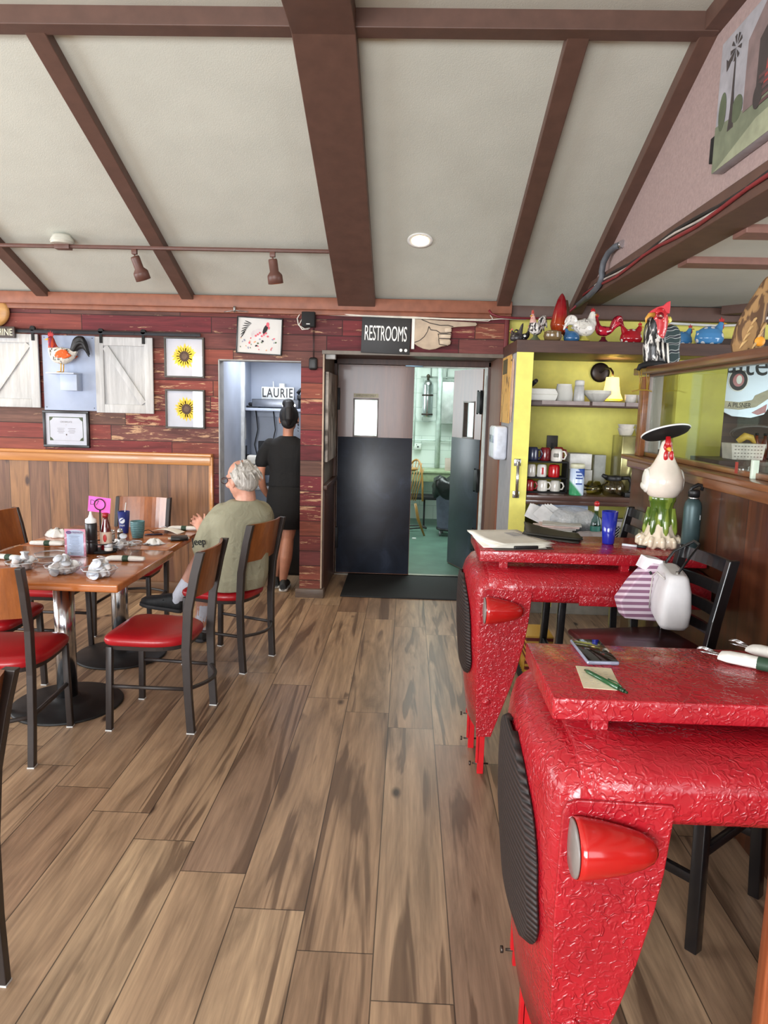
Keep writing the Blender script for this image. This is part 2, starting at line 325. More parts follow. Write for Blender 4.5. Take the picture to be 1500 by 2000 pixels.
# pillar behind the face, hallway walls
DKW = wood((64, 40, 32), (92, 60, 46), 2, 1, .45); GRW = plain((118, 112, 104), .7, var=.08)
b = MB(); b.box(-.775, -.69, 5.95, 7.0, 0, 2.5); struct('wall_hall_left', b, GRW)
b = MB(); b.box(-.70, -.672, 5.86, 6.68, 0, .905, .002); b.box(-.70, -.65, 5.85, 6.68, .905, .945, .004); struct('wall_hall_left_wainscot', b, DKW)
b = MB(); b.box(-.695, -.683, 5.822, 5.85, .08, 2.02); struct('trim_%d' % n_, b, plain((170, 150, 130), .6)); n_ += 1
b = MB(); b.box(.735, .80, 5.84, 6.72, 0, 2.05); struct('wall_hall_right', b, wood((104, 58, 38), (138, 84, 56), 2, 1, .5))
b = MB(); b.box(-.72, .78, YW+.01, 6.8, 2.022, 2.08); struct('ceiling_hall', b, DKW)
b = MB(); b.box(-.70, .78, 5.80, 5.835, 2.0, 2.03, .002); struct('trim_%d' % n_, b, plain((112, 104, 96), .6)); n_ += 1
b = MB(); b.box(-.69, -.66, 6.66, 6.74, 0, 2.02); b.box(.715, .74, 6.66, 6.74, 0, 2.02); b.box(-.69, .74, 6.66, 6.74, 1.975, 2.03); struct('trim_%d' % n_, b, DKW, bevel=.003); n_ += 1
b = MB(); b.box(.69, .716, 6.70, 6.75, .02, 1.985); b.box(-.66, -.648, 6.745, 6.76, .02, 1.985); b.box(-.66, .7, 6.745, 6.765, 1.965, 1.985); struct('trim_%d' % n_, b, plain((214, 220, 214), .5)); n_ += 1
# kitchen shell
KIT = N('painted block wall'); s = KIT
br = s.n('ShaderNodeTexBrick', Vector=s.map((1, 1, 1), rot=(R(90), 0, 0)), Scale=1.0, Color1=lin((206, 218, 208)), Color2=lin((214, 224, 216)), Mortar=lin((186, 200, 190)), Mortar__Size=.006, Brick__Width=.4, Row__Height=.2)
s.bump(br.outputs['Fac'], -.4, .006); KITM = s.out(br.outputs[0], .6)
b = MB(); b.box(-2, 3.2, 10.3, 10.4, 0, 2.8); struct('wall_kitchen_back', b, KITM)
b = MB(); b.box(-2.1, -2, 6.75, 10.4, 0, 1.1); b.box(-2.1, -2, 6.75, 10.4, 2.3, 2.8); b.box(-2.1, -2, 6.75, 8.4, 1.1, 2.3); b.box(-2.1, -2, 9.6, 10.4, 1.1, 2.3); struct('wall_kitchen_left', b, KITM)  # opening cut for the added kitchen window
b = MB(); b.box(3.2, 3.3, 6.0, 10.4, 0, 2.8); struct('wall_kitchen_right', b, KITM)
b = MB(); b.box(-2.1, 3.3, 6.75, 10.4, 2.7, 2.8); struct('ceiling_kitchen', b, CEIL)
b = MB(); b.box(-2.1, -.69, 7.06, 7.12, 0, 2.8); b.box(.80, 3.3, 6.7, 6.76, 0, 2.8); b.box(-.69, .8, 6.76, 6.8, 2.03, 2.8); struct('wall_kitchen_front', b, KITM)
# alcove with the yellow wall
b = MB(); b.box(.775, 2.52, 5.95, 6.05, 0, 2.6); b.box(2.52, 4.6, 5.95, 6.05, 2.10, 2.6); struct('wall_alcove', b, YEL)
BRP = planks('brown clapboards', [(88, 62, 48), (78, 54, 42), (98, 70, 54)], 2, 0, .11, 4, 0, 0, 0, .5, .8, .02)
b = MB(); b.box(2.52, 4.6, 5.90, 6.0, 0, 2.10); b.box(2.3, 4.6, 5.9, 5.97, 2.12, 2.2); struct('wall_alcove_right', b, BRP)
b = MB(); b.box(2.02, 2.38, 5.55, 5.95, 0, 2.0); struct('wall_alcove_pier', b, plain((205, 196, 84), .6, var=.03))
# yellow fronted side panel of the alcove
b = MB(); b.box(.748, .862, 5.145, 5.83, 0, 2.0); b.mi = 1; b.box(.745, .8615, 5.14, 5.146, 0, 2.0)
struct('wall_alcove_side', b, [GREY, YEL])
b = MB(); b.box(4.5, 4.6, -3.2, 6.0, 0, .85); b.box(4.5, 4.6, -3.2, 6.0, 2.15, 2.63); b.box(4.5, 4.6, -3.2, 1.4, .85, 2.15); b.box(4.5, 4.6, 3.8, 6.0, .85, 2.15); struct('wall_right', b, plain((196, 160, 110), .6))  # opening cut for a window added behind the side-room fill lamp
# left wall and front wall with windows (behind the camera)
WALLC = plain((170, 130, 100), .7)
b = MB(); b.box(-6.6, -6.5, -3.2, 7.1, 0, .8); b.box(-6.6, -6.5, -3.2, 7.1, 2.3, 3.5)
for y0, y1 in ((-3.2, .1), (2.7, 3.6), (5.2, 7.1)): b.box(-6.6, -6.5, y0, y1, .8, 2.3)
struct('wall_left', b, WALLC)
b = MB(); b.box(-6.6, 4.6, -3.3, -3.2, 0, .8); b.box(-6.6, 4.6, -3.3, -3.2, 2.5, 3.5)
for x0, x1 in ((-6.6, -4.45), (-2.85, -2.5), (-.1, .95), (2.85, 4.6)): b.box(x0, x1, -3.3, -3.2, .8, 2.5)
struct('wall_front', b, WALLC)
wn = 1
for x0, x1 in ((-4.45, -2.85), (-2.5, -.1), (.95, 2.85)):
    b = MB(); xm = (x0+x1)/2
    for q in (x0+.03, xm, x1-.03): b.box(q-.03, q+.03, -3.28, -3.22, .8, 2.5)
    for q in (.83, 1.65, 2.47): b.box(x0, x1, -3.28, -3.22, q-.03, q+.03)
    b.mi = 1; b.box(x0, x1, -3.255, -3.25, .8, 2.5); struct('window_%d' % wn, b, [WHT, GLASS]); wn += 1
for y0, y1 in ((.1, 2.7), (3.6, 5.2)):
    b = MB(); ym = (y0+y1)/2
    for q in (y0+.03, ym, y1-.03): b.box(-6.58, -6.52, q-.03, q+.03, .8, 2.3)
    for q in (.83, 1.55, 2.27): b.box(-6.58, -6.52, y0, y1, q-.03, q+.03)
    b.mi = 1; b.box(-6.555, -6.55, y0, y1, .8, 2.3); struct('window_%d' % wn, b, [WHT, GLASS]); wn += 1
for x0, x1, y0, y1, z0, z1 in ((4.52, 4.58, 1.4, 3.8, .85, 2.15), (-2.08, -2.02, 8.4, 9.6, 1.1, 2.3)):  # unseen windows added to give the side-room and kitchen lamps a source
    b = MB(); ym = (y0+y1)/2
    for q in (y0+.03, ym, y1-.03): b.box(x0, x1, q-.03, q+.03, z0, z1)
    for q in (z0+.03, z1-.03): b.box(x0, x1, y0, y1, q-.03, q+.03)
    b.mi = 1; b.box((x0+x1)/2-.003, (x0+x1)/2+.003, y0, y1, z0, z1); struct('window_%d' % wn, b, [WHT, GLASS]); wn += 1
# partition between the aisle and the side room
b = MB(); b.box(1.30, 1.40, .3, 4.18, 0, 1.335); struct('wall_partition', b, PANEL)
PW = wood((98, 58, 34), (142, 88, 50), 1, .8, .3, coat=.3)
b = MB(); b.box(1.255, 1.46, .3, 4.26, 1.335, 1.362, .006); b.box(1.28, 1.43, .3, 4.22, 1.29, 1.336, .004); b.box(1.33, 1.37, .3, 4.1, 1.362, 1.385, .003); struct('trim_%d' % n_, b, PW); n_ += 1
b = MB(); b.box(1.28, 1.385, .3, 4.22, 1.812, 1.85, .005); b.box(1.335, 1.38, .3, 4.18, 1.800, 1.813, .002); struct('trim_%d' % n_, b, wood((84, 52, 36), (118, 74, 48), 1, .8, .3, coat=.3)); n_ += 1
b = MB(); b.box(1.295, 1.325, 4.06, 4.14, 1.362, 1.8, .003); b.mi = 1; b.box(1.33, 1.42, 4.12, 4.16, 1.362, 1.812, .003); struct('trim_%d' % n_, b, [PW, wood((140, 128, 122), (186, 178, 172), 2, 1, .35)]); n_ += 1
b = MB(); b.box(1.355, 1.361, .3, 4.1, 1.385, 1.80); struct('window_%d' % wn, b, glassmat((238, 244, 240))); wn += 1
# ================================================================ DINING FURNITURE
FOOTM = plain((200, 200, 198), .5, name='pale nylon glide')
def dining_chair(loc, rz, label):
    g = empty('dining_chair', loc, rz, label, 'chair', 'red seated dining chairs')
    def seat_ring(z, k, n=40):
        P = []
        for i in range(n):
            t = 2*PI*i/n; c, s_ = math.cos(t), math.sin(t); p = .34 if s_ > 0 else .62   # square front, rounder back
            x = math.copysign(abs(c)**p, c)*(.205 if s_ > 0 else .205-.018*abs(s_)); y = math.copysign(abs(s_)**p, s_)*.205
            P.append((x*k*(1+.06*s_), y*k+.012, z))
        return P
    b = MB(); rs = [[b.bm.verts.new(p) for p in seat_ring(z, kk)] for z, kk in ((.432, .97), (.436, 1.0), (.452, 1.025), (.466, 1.01), (.476, .95), (.482, .8), (.486, .45), (.487, .1))]
    b.skinrings(rs); b.build('seat', SEAT, g)
    b = MB(); rs = [[b.bm.verts.new(p) for p in seat_ring(z, kk)] for z, kk in ((.410, .93), (.432, .95))]; b.skinrings(rs, smooth=False); b.build('seat_frame', FRM, g)
    for s_ in (-1, 1):
        b = MB(); b.bar((s_*.192, .188, .003), (s_*.185, .178, .425), .027, .030, .003, up=(0, 1, 0)); o = b.build('leg', FRM, g)
        f = MB(); f.box(s_*.192-.015, s_*.192+.015, .188-.016, .188+.016, 0, .006); f.build('foot_glide', FOOTM, o)
    for s_ in (-1, 1):
        b = MB(); P = [(s_*.172, -.214, .003), (s_*.176, -.203, .2), (s_*.180, -.198, .42), (s_*.185, -.212, .62), (s_*.186, -.248, .80), (s_*.186, -.275, .905)]
        rs = []
        for i, p in enumerate(P):
            w_, d_ = .014, (.021 if i > 1 else .019); rs.append([b.bm.verts.new((p[0]+a, p[1]+c, p[2])) for a, c in ((-w_, -d_), (w_, -d_), (w_, d_), (-w_, d_))])
        b.skinrings(rs, smooth=False); o = b.build('back_post', FRM, g, bevel=.003)
        f = MB(); f.box(s_*.172-.015, s_*.172+.015, -.214-.02, -.214+.02, 0, .006); f.build('foot_glide', FOOTM, o)
    b = MB(); rs = []
    for i in range(13):
        x = -.178+.356*i/12; q = (1-(x/.178)**2)*.035
        y = lambda z: -.212-(z-.62)*.20-q+.008
        rs.append([b.bm.verts.new((x, y(.675)-.006, .675)), b.bm.verts.new((x, y(.905)-.006, .905)), b.bm.verts.new((x, y(.905)+.006, .905)), b.bm.verts.new((x, y(.675)+.006, .675))])
    b.skinrings(rs, smooth=False); b.build('backrest', BACKW, g)
    b = MB()
    pts = [(-.188, .18, .225), (-.184, .0, .225), (-.174, -.2, .225)]; b.tube(pts, .010, 8, flat=1.0)
    pts = [(.188, .18, .225), (.184, .0, .225), (.174, -.2, .225)]; b.tube(pts, .010, 8)
    b.tube([(-.174+.348*i/10, -.2-.07*math.sin(PI*i/10), .225) for i in range(11)], .010, 8)
    b.build('stretcher', FRM, g)
    return g
# facing direction: local +y
def face(dx, dy): return math.atan2(dy, dx)-PI/2
ch = [((-1.215, 3.45, 0), face(-1, .05), 'red vinyl dining chair nearest the aisle, empty, its wooden back towards the seated man'),
      ((-1.085, 4.30, 0), face(-.945, .328), 'red vinyl dining chair the man in the green t-shirt sits on'),
      ((-1.79, 3.085, 0), face(-.10, 1), 'red vinyl dining chair at the near end of the table, back towards the camera'),
      ((-2.19, 3.60, 0), face(1, 0), 'red vinyl dining chair left of the near table, mostly hidden by the front chair'),
      ((-2.21, 4.25, 0), face(1, 0), 'dining chair left of the far table with its brown wooden back at the picture edge'),
      ((-1.90, 4.83, 0), face(0, -1), 'red vinyl dining chair at the wall end of the table, facing the camera'),
      ((-1.29, 1.565, 0), face(-1, .03), 'dining chair nearest the camera at the left edge, only its foot and back corner showing')]
for c_ in ch[:1]: chair0 = dining_chair(*c_)
for c_ in ch[1:]: copy_tree(chair0, c_[0], c_[1], c_[2])
def dining_table(loc, w_, d_, label):
    g = empty('dining_table', loc, 0, label, 'table', 'wooden dining tables pushed end to end')
    b = MB(); b.box(-w_/2, w_/2, -d_/2, d_/2, .722, .760, .007, seg=3); b.build('tabletop', TOPW, g)
    b = MB(); b.cyl((0, 0, .035), (0, 0, .715), .051, n=32); b.build('column', CHR, g)
    b = MB(); b.lathe([(.275, 0), (.28, .006), (.27, .014), (.12, .028), (.07, .034), (.062, .05)], n=48); b.build('base', plain((14, 13, 13), .55, name='black cast iron'), g)
    b = MB(); b.bar((-.25, 0, .712), (.25, 0, .712), .05, .018); b.bar((0, -.25, .712), (0, .25, .712), .05, .018); b.build('bracket', BLKM, g)
    return g
dining_table((-1.755, 3.552, 0), .90, .80, 'near wooden dining table with chrome column, crowded with bowls of creamer cups')
dining_table((-1.775, 4.312, 0), .86, .715, 'far wooden dining table holding the tumbler, teal cup and black wallet')
# ================================================================ TRACTOR-FRONT COUNTERS
def counter(yc, y0, y1, label):
    g = empty('tractor_counter', (0, yc, 0), 0, label, 'table', 'red tractor front counters')
    lev = [(.19, .318, .395, .285), (.30, .304, .43, .30), (.41, .290, .465, .306), (.50, .280, .49, .31), (.60, .271, .512, .31), (.70, .268, .530, .31), (.80, .270, .54, .31), (.84, .274, .54, .31), (.875, .284, .54, .303), (.90, .304, .54, .285), (.918, .335, .54, .25), (.927, .38, .54, .19)]
    def ringpts(z, xf, xb, hy):
        P = []; n = 14; r = .05
        for i in range(n+1):        # front face, from -y to +y with bulge
            y = -hy+r+(2*hy-2*r)*i/n; P.append((xf+.05*(y/.31)**2, y))
        for a in (20, 45, 70, 90): P.append((xf+.04+r*(1-math.cos(R(a)))*.9, hy-r+r*math.sin(R(a))))
        P += [(xf+(xb-xf)*.6, hy), (xb, hy), (xb, -hy), (xf+(xb-xf)*.6, -hy)]
        for a in (90, 70, 45, 20): P.append((xf+.04+r*(1-math.cos(R(a)))*.9, -hy+r-r*math.sin(R(a))))
        return [(x, y, z) for x, y in P]
    b = MB(); b.skinrings([[b.bm.verts.new(p) for p in ringpts(*l)] for l in lev]); b.build('nose', REDM, g)
    b = MB(); prof = [(-.302, .80), (-.309, .815), (-.309, .86), (-.302, .888), (-.283, .908), (-.25, .921), (-.19, .927), (0, .930), (.19, .927), (.25, .921), (.283, .908), (.302, .888), (.309, .86), (.309, .815), (.302, .80)]
    rs = [[b.bm.verts.new((x, y, z)) for y, z in prof] for x in (.36, .5, .7, .9, 1.1, 1.285)]; b.skinrings(rs)
    b.box(.74, 1.285, -.3145, -.30, .792, .838, .004); b.build('hood', REDM, g)
    # side panels with the headlights
    for s_ in (-1, 1):
        pl = [(.335, .195), (.398, .195), (.432, .30), (.468, .41), (.494, .50), (.520, .62), (.532, .70), (.543, .84), (.538, .846), (.352, .85), (.334, .842), (.325, .82), (.322, .6), (.326, .45), (.33, .33)]
        b = MB(); yy = -.3165 if s_ < 0 else .308
        b.prism(pl, (0, yy+.009, 0), (1, 0, 0), (0, 0, 1), .009); o = b.build('side_panel', REDM, g, bevel=.003)
        b = MB(); b.ball((.372, s_*.316, .355), (.017, .008, .017), 14, 8); b.build('rivet', REDM, o)
        b = MB(); y_ = s_*.345
        prof = [(.0, .505), (.012, .502), (.024, .492), (.035, .470), (.045, .435), (.053, .395), (.0575, .360), (.057, .345)]
        M = Matrix.Translation((0, y_, .768)) @ Matrix(((0, 0, 1, 0), (0, 1, 0, 0), (-1, 0, 0, 0), (0, 0, 0, 1)))
        b.lathe(prof, n=32, M=M); o = b.build('headlight', REDS, g)
        b = MB(); b.lathe([(.055, .3435), (.053, .340), (.02, .337), (.001, .336)], n=32, M=M); b.build('lens', plain((120, 112, 108), .3, name='headlight lens'), o)
    # grille following the bulged front
    def xs(y, z):
        for a, c in zip(lev, lev[1:]):
            if a[0] <= z <= c[0]: t = (z-a[0])/(c[0]-a[0]); return a[1]+(c[1]-a[1])*t+.05*(y/.31)**2
        return .3
    outl = lambda z: .255*min(1, max(0, 1-((max(z, .62)-.62)/.236)**2.2))**.5*(1 if z > .55 else 1-((.55-z)/.125)**3*.35)
    b = MB(); Z = [.43+.424*i/30 for i in range(31)]
    vo = [[b.bm.verts.new((xs(0, z)+.04*((t*outl(z))/.31)**2-(.011 if abs(t) < .97 else .0), t*outl(z), z)) for t in [-1+.1*i for i in range(21)]] for z in Z]
    for i in range(30):
        for j in range(20): b._f([vo[i][j], vo[i][j+1], vo[i+1][j+1], vo[i+1][j]], True)
    s = N('pleated grille'); wv = s.n('ShaderNodeTexWave', Vector=s.map((1, 1, 1)), Scale=22.0, Distortion=.3, _bands_direction='Z'); s.bump(wv.outputs['Fac'], .8, .004); gm = s.out(s.mix(wv.outputs['Fac'], (18, 12, 12), (52, 38, 36)), .6, 0, 0)
    b.build('grille', gm, g, solid=.006)
    for x_, y_, zt in ((.365, -.262, .2), (.345, -.02, .2), (.365, .262, .2)):
        b = MB(); b.box(x_-.014, x_+.014, y_-.010, y_+.010, .0, zt); b.box(x_-.022, x_-.008, y_-.010, y_+.010, .05, zt); o = b.build('leg', plain((190, 24, 32), .3), g, bevel=.002)
        b = MB(); b.cyl((x_-.035, y_, .045), (x_+.035, y_, .045), .004, n=8); b.cyl((x_-.05, y_, .045), (x_-.042, y_, .045), .010, n=6); b.build('bolt', plain((90, 80, 74), .4, .9), o)
    b = MB(); b.box(.325, 1.29, y0-yc, y1-yc, .952, 1.0, .004); b.build('tabletop', REDM, g)
    for x_ in (.43, .95):
        for y_ in (y0-yc+.035, y1-yc-.035): b = MB(); b.box(x_-.018, x_+.018, y_-.02, y_+.02, .915, .953); b.build('bracket', REDM, g, bevel=.002)
    return g
counter(1.63, 1.452, 1.815, 'red tractor nose counter nearest the camera, a phone and order note lying on it')
counter(3.26, 3.028, 3.468, 'red tractor nose counter farther back, with the tall white ceramic rooster on it')
# ================================================================ BLACK BAR CHAIRS
BLW = plain((20, 19, 21), .28, var=.05, coat=.4, name='black lacquered wood'); DSEAT = wood((40, 18, 18), (62, 28, 26), 0, 1, .3, coat=.3)
def bar_chair(loc, rz, label, back=True, name='bar_chair'):
    g = empty(name, loc, rz, label, 'bar chair' if back else 'bar stool')
    b = MB(); b.box(-.21, .21, -.20, .22, .715, .742, .011, seg=3); b.build('seat', DSEAT, g)
    b = MB(); b.box(-.185, .185, -.18, .19, .665, .716, .002); b.build('seat_frame', BLW, g)
    for s_ in (-1, 1):
        b = MB(); b.bar((s_*.205, .205, 0), (s_*.18, .18, .70), .038, .038, .004, up=(0, 1, 0)); b.build('leg', BLW, g)
        b = MB()
        if back:
            P = [(s_*.20, -.235, 0), (s_*.185, -.19, .4), (s_*.18, -.18, .72), (s_*.185, -.20, .86), (s_*.19, -.245, 1.085)]
            b.skinrings([[b.bm.verts.new((p[0]+a, p[1]+c, p[2])) for a, c in ((-.017, -.02), (.017, -.02), (.017, .02), (-.017, .02))] for p in P], smooth=False)
            b.build('back_post', BLW, g, bevel=.004)
        else:
            b.bar((s_*.205, -.205, 0), (s_*.18, -.18, .70), .038, .038, .004, up=(0, 1, 0)); b.build('leg', BLW, g)
    for z in (.22, .40):
        for s_ in (-1, 1):
            b = MB(); q = .205-.025*z/.7
            if z < .3: b.bar((s_*q, .19, z), (s_*q, -.19, z), .02, .03, .002)
            else: b.bar((-q, s_*q, z*.75), (q, s_*q, z*.75), .02, .03, .002)
            b.build('stretcher', BLW, g)
    if back:
        for z0, z1 in ((.80, .835), (.872, .912), (.95, .99), (1.035, 1.08)):
            b = MB(); yy = lambda z: -.20-(z-.86)*.2
            rs = []
            for i in range(9):
                x = -.175+.35*i/8; q = -.018*(1-(x/.175)**2)
                rs.append([b.bm.verts.new((x, yy(z)+q+d, z)) for z, d in ((z0, -.007), (z1, -.007), (z1, .007), (z0, .007))])
            b.skinrings(rs, smooth=False); b.build('back_slat', BLW, g)
    return g
bc_ = bar_chair((.91, 2.665, 0), face(-.98, -.2), 'black ladder-back bar chair between the red counters with a purse hung on it')
bar_chair((.93, 2.27, 0), face(-.65, .76), 'black bar stool under the nearest red counter', back=False, name='bar_stool')
bc_.scale = (.82, 1, 1)
bar_chair((1.005, 3.80, 0), face(-1, 0), 'black bar chair behind the white ceramic rooster, its back against the wooden partition')
b = MB(); b.box(.80, 1.1, 1.40, 1.44, 0, .86, .006); b.box(.80, .83, 1.1, 1.40, .0, .06, .004); o = b.build('bench_end', wood((132, 68, 38), (176, 98, 58), 2, .9, .25, coat=.5)); tag(o, 'orange brown varnished wooden bench end in the bottom right corner', 'bench')
# ================================================================ PEOPLE
def limb(b, pts, rad, n=14):
    pts = [Vector(p) for p in pts]; P = []; Rr = []
    for i in range(len(pts)-1):      # Catmull-Rom subdivision
        p0 = pts[max(i-1, 0)]; p1 = pts[i]; p2 = pts[i+1]; p3 = pts[min(i+2, len(pts)-1)]
        for k_ in range(4):
            t = k_/4; P.append(.5*((2*p1)+(-p0+p2)*t+(2*p0-5*p1+4*p2-p3)*t*t+(-p0+3*p1-3*p2+p3)*t**3)); Rr.append(rad[i]+(rad[i+1]-rad[i])*t)
    P.append(pts[-1]); Rr.append(rad[-1]); b.tube(P, Rr, n)
    b.ball(P[0], Rr[0]*.98, 12, 8); b.ball(P[-1], Rr[-1]*.98, 12, 8)
def torso(b, rings, n=24):   # (centre, half width vector, half depth vector)
    rs = []
    for c, a, d in rings:
        rr = []
        for k_ in range(n):
            t = 2*PI*k_/n; ct, st = math.cos(t), math.sin(t); p = .8
            rr.append(b.bm.verts.new(Vector(c)+Vector(a)*math.copysign(abs(ct)**p, ct)+Vector(d)*math.copysign(abs(st)**p, st)))
        rs.append(rr)
    b.skinrings(rs)
def hand(b, wrist, d, nrm, s=1.0, curl=.5, left=True):
    wrist = Vector(wrist); d = Vector(d).normalized(); nrm = Vector(nrm).normalized(); side = d.cross(nrm).normalized(); sg = 1 if left else -1
    nrm = side.cross(d).normalized()
    M = Matrix((side, d, nrm)).transposed()
    b.ball(wrist+d*.045*s, (.040*s, .052*s, .015*s), 14, 10, M)
    for i, (off, L, sp) in enumerate(((-.030, .068, -.10), (-.010, .078, -.02), (.010, .073, .04), (.029, .058, .12))):
        p = wrist+d*.082*s+side*off*s*sg; dd = (d+side*sp*sg).normalized(); P = [p-d*.02*s, p]
        for q, f in enumerate((.42, .32, .26)):
            dd = (Matrix.Rotation(-curl*(.55+.25*q), 3, side) @ dd).normalized(); p = p+dd*L*s*f; P.append(p)
        b.tube(P, [.0095*s, .0095*s, .009*s, .0082*s, .0070*s], 8); b.ball(P[-1], .0070*s, 8, 6)
    p = wrist+d*.02*s-side*.024*s*sg; dd = (d*.75-side*.75*sg-nrm*.25).normalized(); P = [p, p+dd*.034*s]; dd = (dd+d*.5-nrm*.2).normalized(); P += [P[-1]+dd*.028*s, P[-1]+dd*.050*s]
    b.tube(P, [.013*s, .0115*s, .010*s, .008*s], 8); b.ball(P[-1], .008*s, 8, 6)
def head(b, c, f, up, s=1.0):
    """skull, jaw, nose, ears, lips; f = facing direction"""
    c = Vector(c); f = Vector(f).normalized(); up = Vector(up).normalized(); r = f.cross(up).normalized(); up = r.cross(f).normalized()
    M = Matrix((r, f, up)).transposed(); q = lambda x, y, z: c+(r*x+f*y+up*z)*s
    b.ball(q(0, -.012, .018), (.074*s, .092*s, .092*s), 20, 14, M)
    b.ball(q(0, .022, -.035), (.058*s, .062*s, .072*s), 16, 12, M); b.ball(q(0, .050, -.082), (.030*s, .030*s, .024*s), 12, 8, M)
    b.ball(q(0, .092, -.018), (.012*s, .019*s, .014*s), 10, 8, M); b.tube([q(0, .082, .02), q(0, .102, -.02)], [.009*s, .012*s], 8)
    b.ball(q(0, .074, .033), (.046*s, .018*s, .012*s), 12, 8, M)
    for z in (-.046, -.057): b.ball(q(0, .084, z), (.022*s, .009*s, .006*s), 10, 6, M)
    for e in (-1, 1):
        b.ball(q(e*.045, .062, -.02), (.02*s, .018*s, .017*s), 10, 8, M)
        b.ball(q(e*.077, -.012, -.012), (.010*s, .018*s, .031*s), 10, 8, M @ Matrix.Rotation(.2, 3, 'X')); b.ball(q(e*.076, -.008, -.036), (.008*s, .010*s, .012*s), 8, 6, M)
    return q, M
SKIN1 = plain((196, 142, 120), .5, var=.08, scale=16, bump=.12, bs=180, name='skin fair ruddy'); SKIN2 = plain((186, 128, 102), .5, var=.05, scale=14, name='skin tanned')
def cloth(c, name, bump=.25, bs=26):
    s = N(name); f = s.noise(bs*.35, None, 3, .5, 1.5); s.bump(s.math('ADD', f, s.math('MULTIPLY', s.noise(400, None, 2), .05)), bump, .02)
    return s.out(s.ramp(s.noise(6), [(.3, tuple(x*.94 for x in c)), (.7, c)]), .85)
# ---- seated man
man = empty('person', (-1.05, 4.27, 0), 0, 'seated person with grey hair, glasses and olive green t-shirt, back to the camera', 'person')
O = Vector((-1.05, 4.27, 0)); W = lambda x, y, z: Vector((x, y, z))-O
f = Vector((-.80, .55, -.24)); hc = W(-.978, 4.20, 1.150)
TR = lambda x, y, z, w_, d_: (W(x, y, z), (w_*.72, w_*.69, 0), (-d_*.69, d_*.72, 0))
b = MB(); hq, hM = head(b, hc, f, (-.15, .1, 1), 1.03)
limb(b, [W(-.955, 4.20, .98), W(-.952, 4.205, 1.06), W(-.972, 4.20, 1.12)], [.066, .058, .058])
torso(b, [TR(-1.04, 4.27, .50, .17, .14), TR(-1.02, 4.25, .75, .16, .13), TR(-.995, 4.225, .93, .17, .09), TR(-.97, 4.21, 1.0, .08, .07)])
# arms
limb(b, [W(-1.10, 4.16, .94), W(-1.155, 4.12, .84), W(-1.19, 4.13, .775)], [.050, .046, .042]); limb(b, [W(-1.19, 4.13, .775), W(-1.215, 4.20, .800), W(-1.235, 4.275, .825)], [.043, .036, .027])
hand(b, W(-1.235, 4.275, .825), (-.42, .75, .30), (.6, .3, -.6), .95, .8, True)
limb(b, [W(-.90, 4.36, .93), W(-.91, 4.50, .85), W(-.96, 4.60, .80)], [.046, .044, .042]); limb(b, [W(-.96, 4.60, .80), W(-1.10, 4.58, .80), W(-1.21, 4.52, .81)], [.042, .036, .027])
hand(b, W(-1.21, 4.52, .81), (-.95, -.25, .1), (-.2, .1, -1), .95, .6, False)
# legs
limb(b, [W(-1.08, 4.20, .565), W(-1.17, 4.33, .63), W(-1.262, 4.45, .665)], [.088, .076, .062]); limb(b, [W(-1.262, 4.44, .655), W(-1.33, 4.435, .53), W(-1.435, 4.43, .365)], [.058, .057, .036])
limb(b, [W(-.97, 4.36, .56), W(-1.12, 4.46, .56), W(-1.28, 4.56, .52)], [.088, .075, .062]); limb(b, [W(-1.28, 4.56, .50), W(-1.32, 4.60, .31), W(-1.355, 4.62, .09)], [.056, .054, .036])
b.build('body', SKIN1, man, remesh=.0065, smooth=3)
TEE = cloth((152, 148, 124), 'olive green cotton', .6)
b = MB(); torso(b, [TR(-1.04, 4.265, .485, .185, .165), TR(-1.035, 4.255, .56, .20, .18), TR(-1.02, 4.245, .68, .195, .165), TR(-1.005, 4.235, .80, .20, .15), TR(-.992, 4.225, .90, .21, .13), TR(-.985, 4.218, .955, .195, .115), TR(-.975, 4.21, .998, .13, .095), TR(-.962, 4.206, 1.03, .08, .075)])
limb(b, [W(-1.08, 4.17, .945), W(-1.135, 4.135, .87), W(-1.18, 4.115, .77), W(-1.188, 4.12, .735)], [.070, .070, .066, .062])
limb(b, [W(-.895, 4.34, .935), W(-.895, 4.43, .885), W(-.92, 4.53, .83)], [.076, .072, .064])
for a in range(5):   # folds pulled from the arm pit down the back
    b.tube([W(-1.10+.03*a, 4.09+.016*a, .93-.03*a), W(-1.04+.04*a, 4.075+.03*a, .82-.05*a), W(-1.06+.05*a, 4.09+.03*a, .70-.04*a)], [.004, .011, .004], 8)
b.build('t_shirt', TEE, man, remesh=.008, smooth=5)
b = MB(); M3 = Vector((-.30, -.95, .02)); b.text('Jeep', .062, W(-1.192, 4.052, .795), (.93, -.30, .12), (-.14, .06, .98), .004, sx=.9); b.build('sleeve_print', BLKM, man)
b = MB(); limb(b, [W(-1.07, 4.20, .57), W(-1.15, 4.31, .615), W(-1.20, 4.385, .645)], [.104, .098, .088]); limb(b, [W(-.97, 4.36, .565), W(-1.06, 4.42, .565), W(-1.17, 4.49, .555)], [.104, .096, .088]); torso(b, [TR(-1.05, 4.27, .49, .17, .15), TR(-1.03, 4.26, .60, .17, .15)])
b.build('shorts', cloth((128, 132, 104), 'khaki cotton'), man, remesh=.009, smooth=4)
SOCK = cloth((214, 218, 230), 'white sock', .3, 60)
for pts in ([W(-1.372, 4.432, .462), W(-1.435, 4.43, .37), W(-1.45, 4.43, .335)], [W(-1.325, 4.602, .27), W(-1.352, 4.62, .12), W(-1.36, 4.625, .08)]):
    b = MB(); limb(b, pts, [.049, .041, .043]); b.build('sock', SOCK, man, remesh=.006, smooth=2)
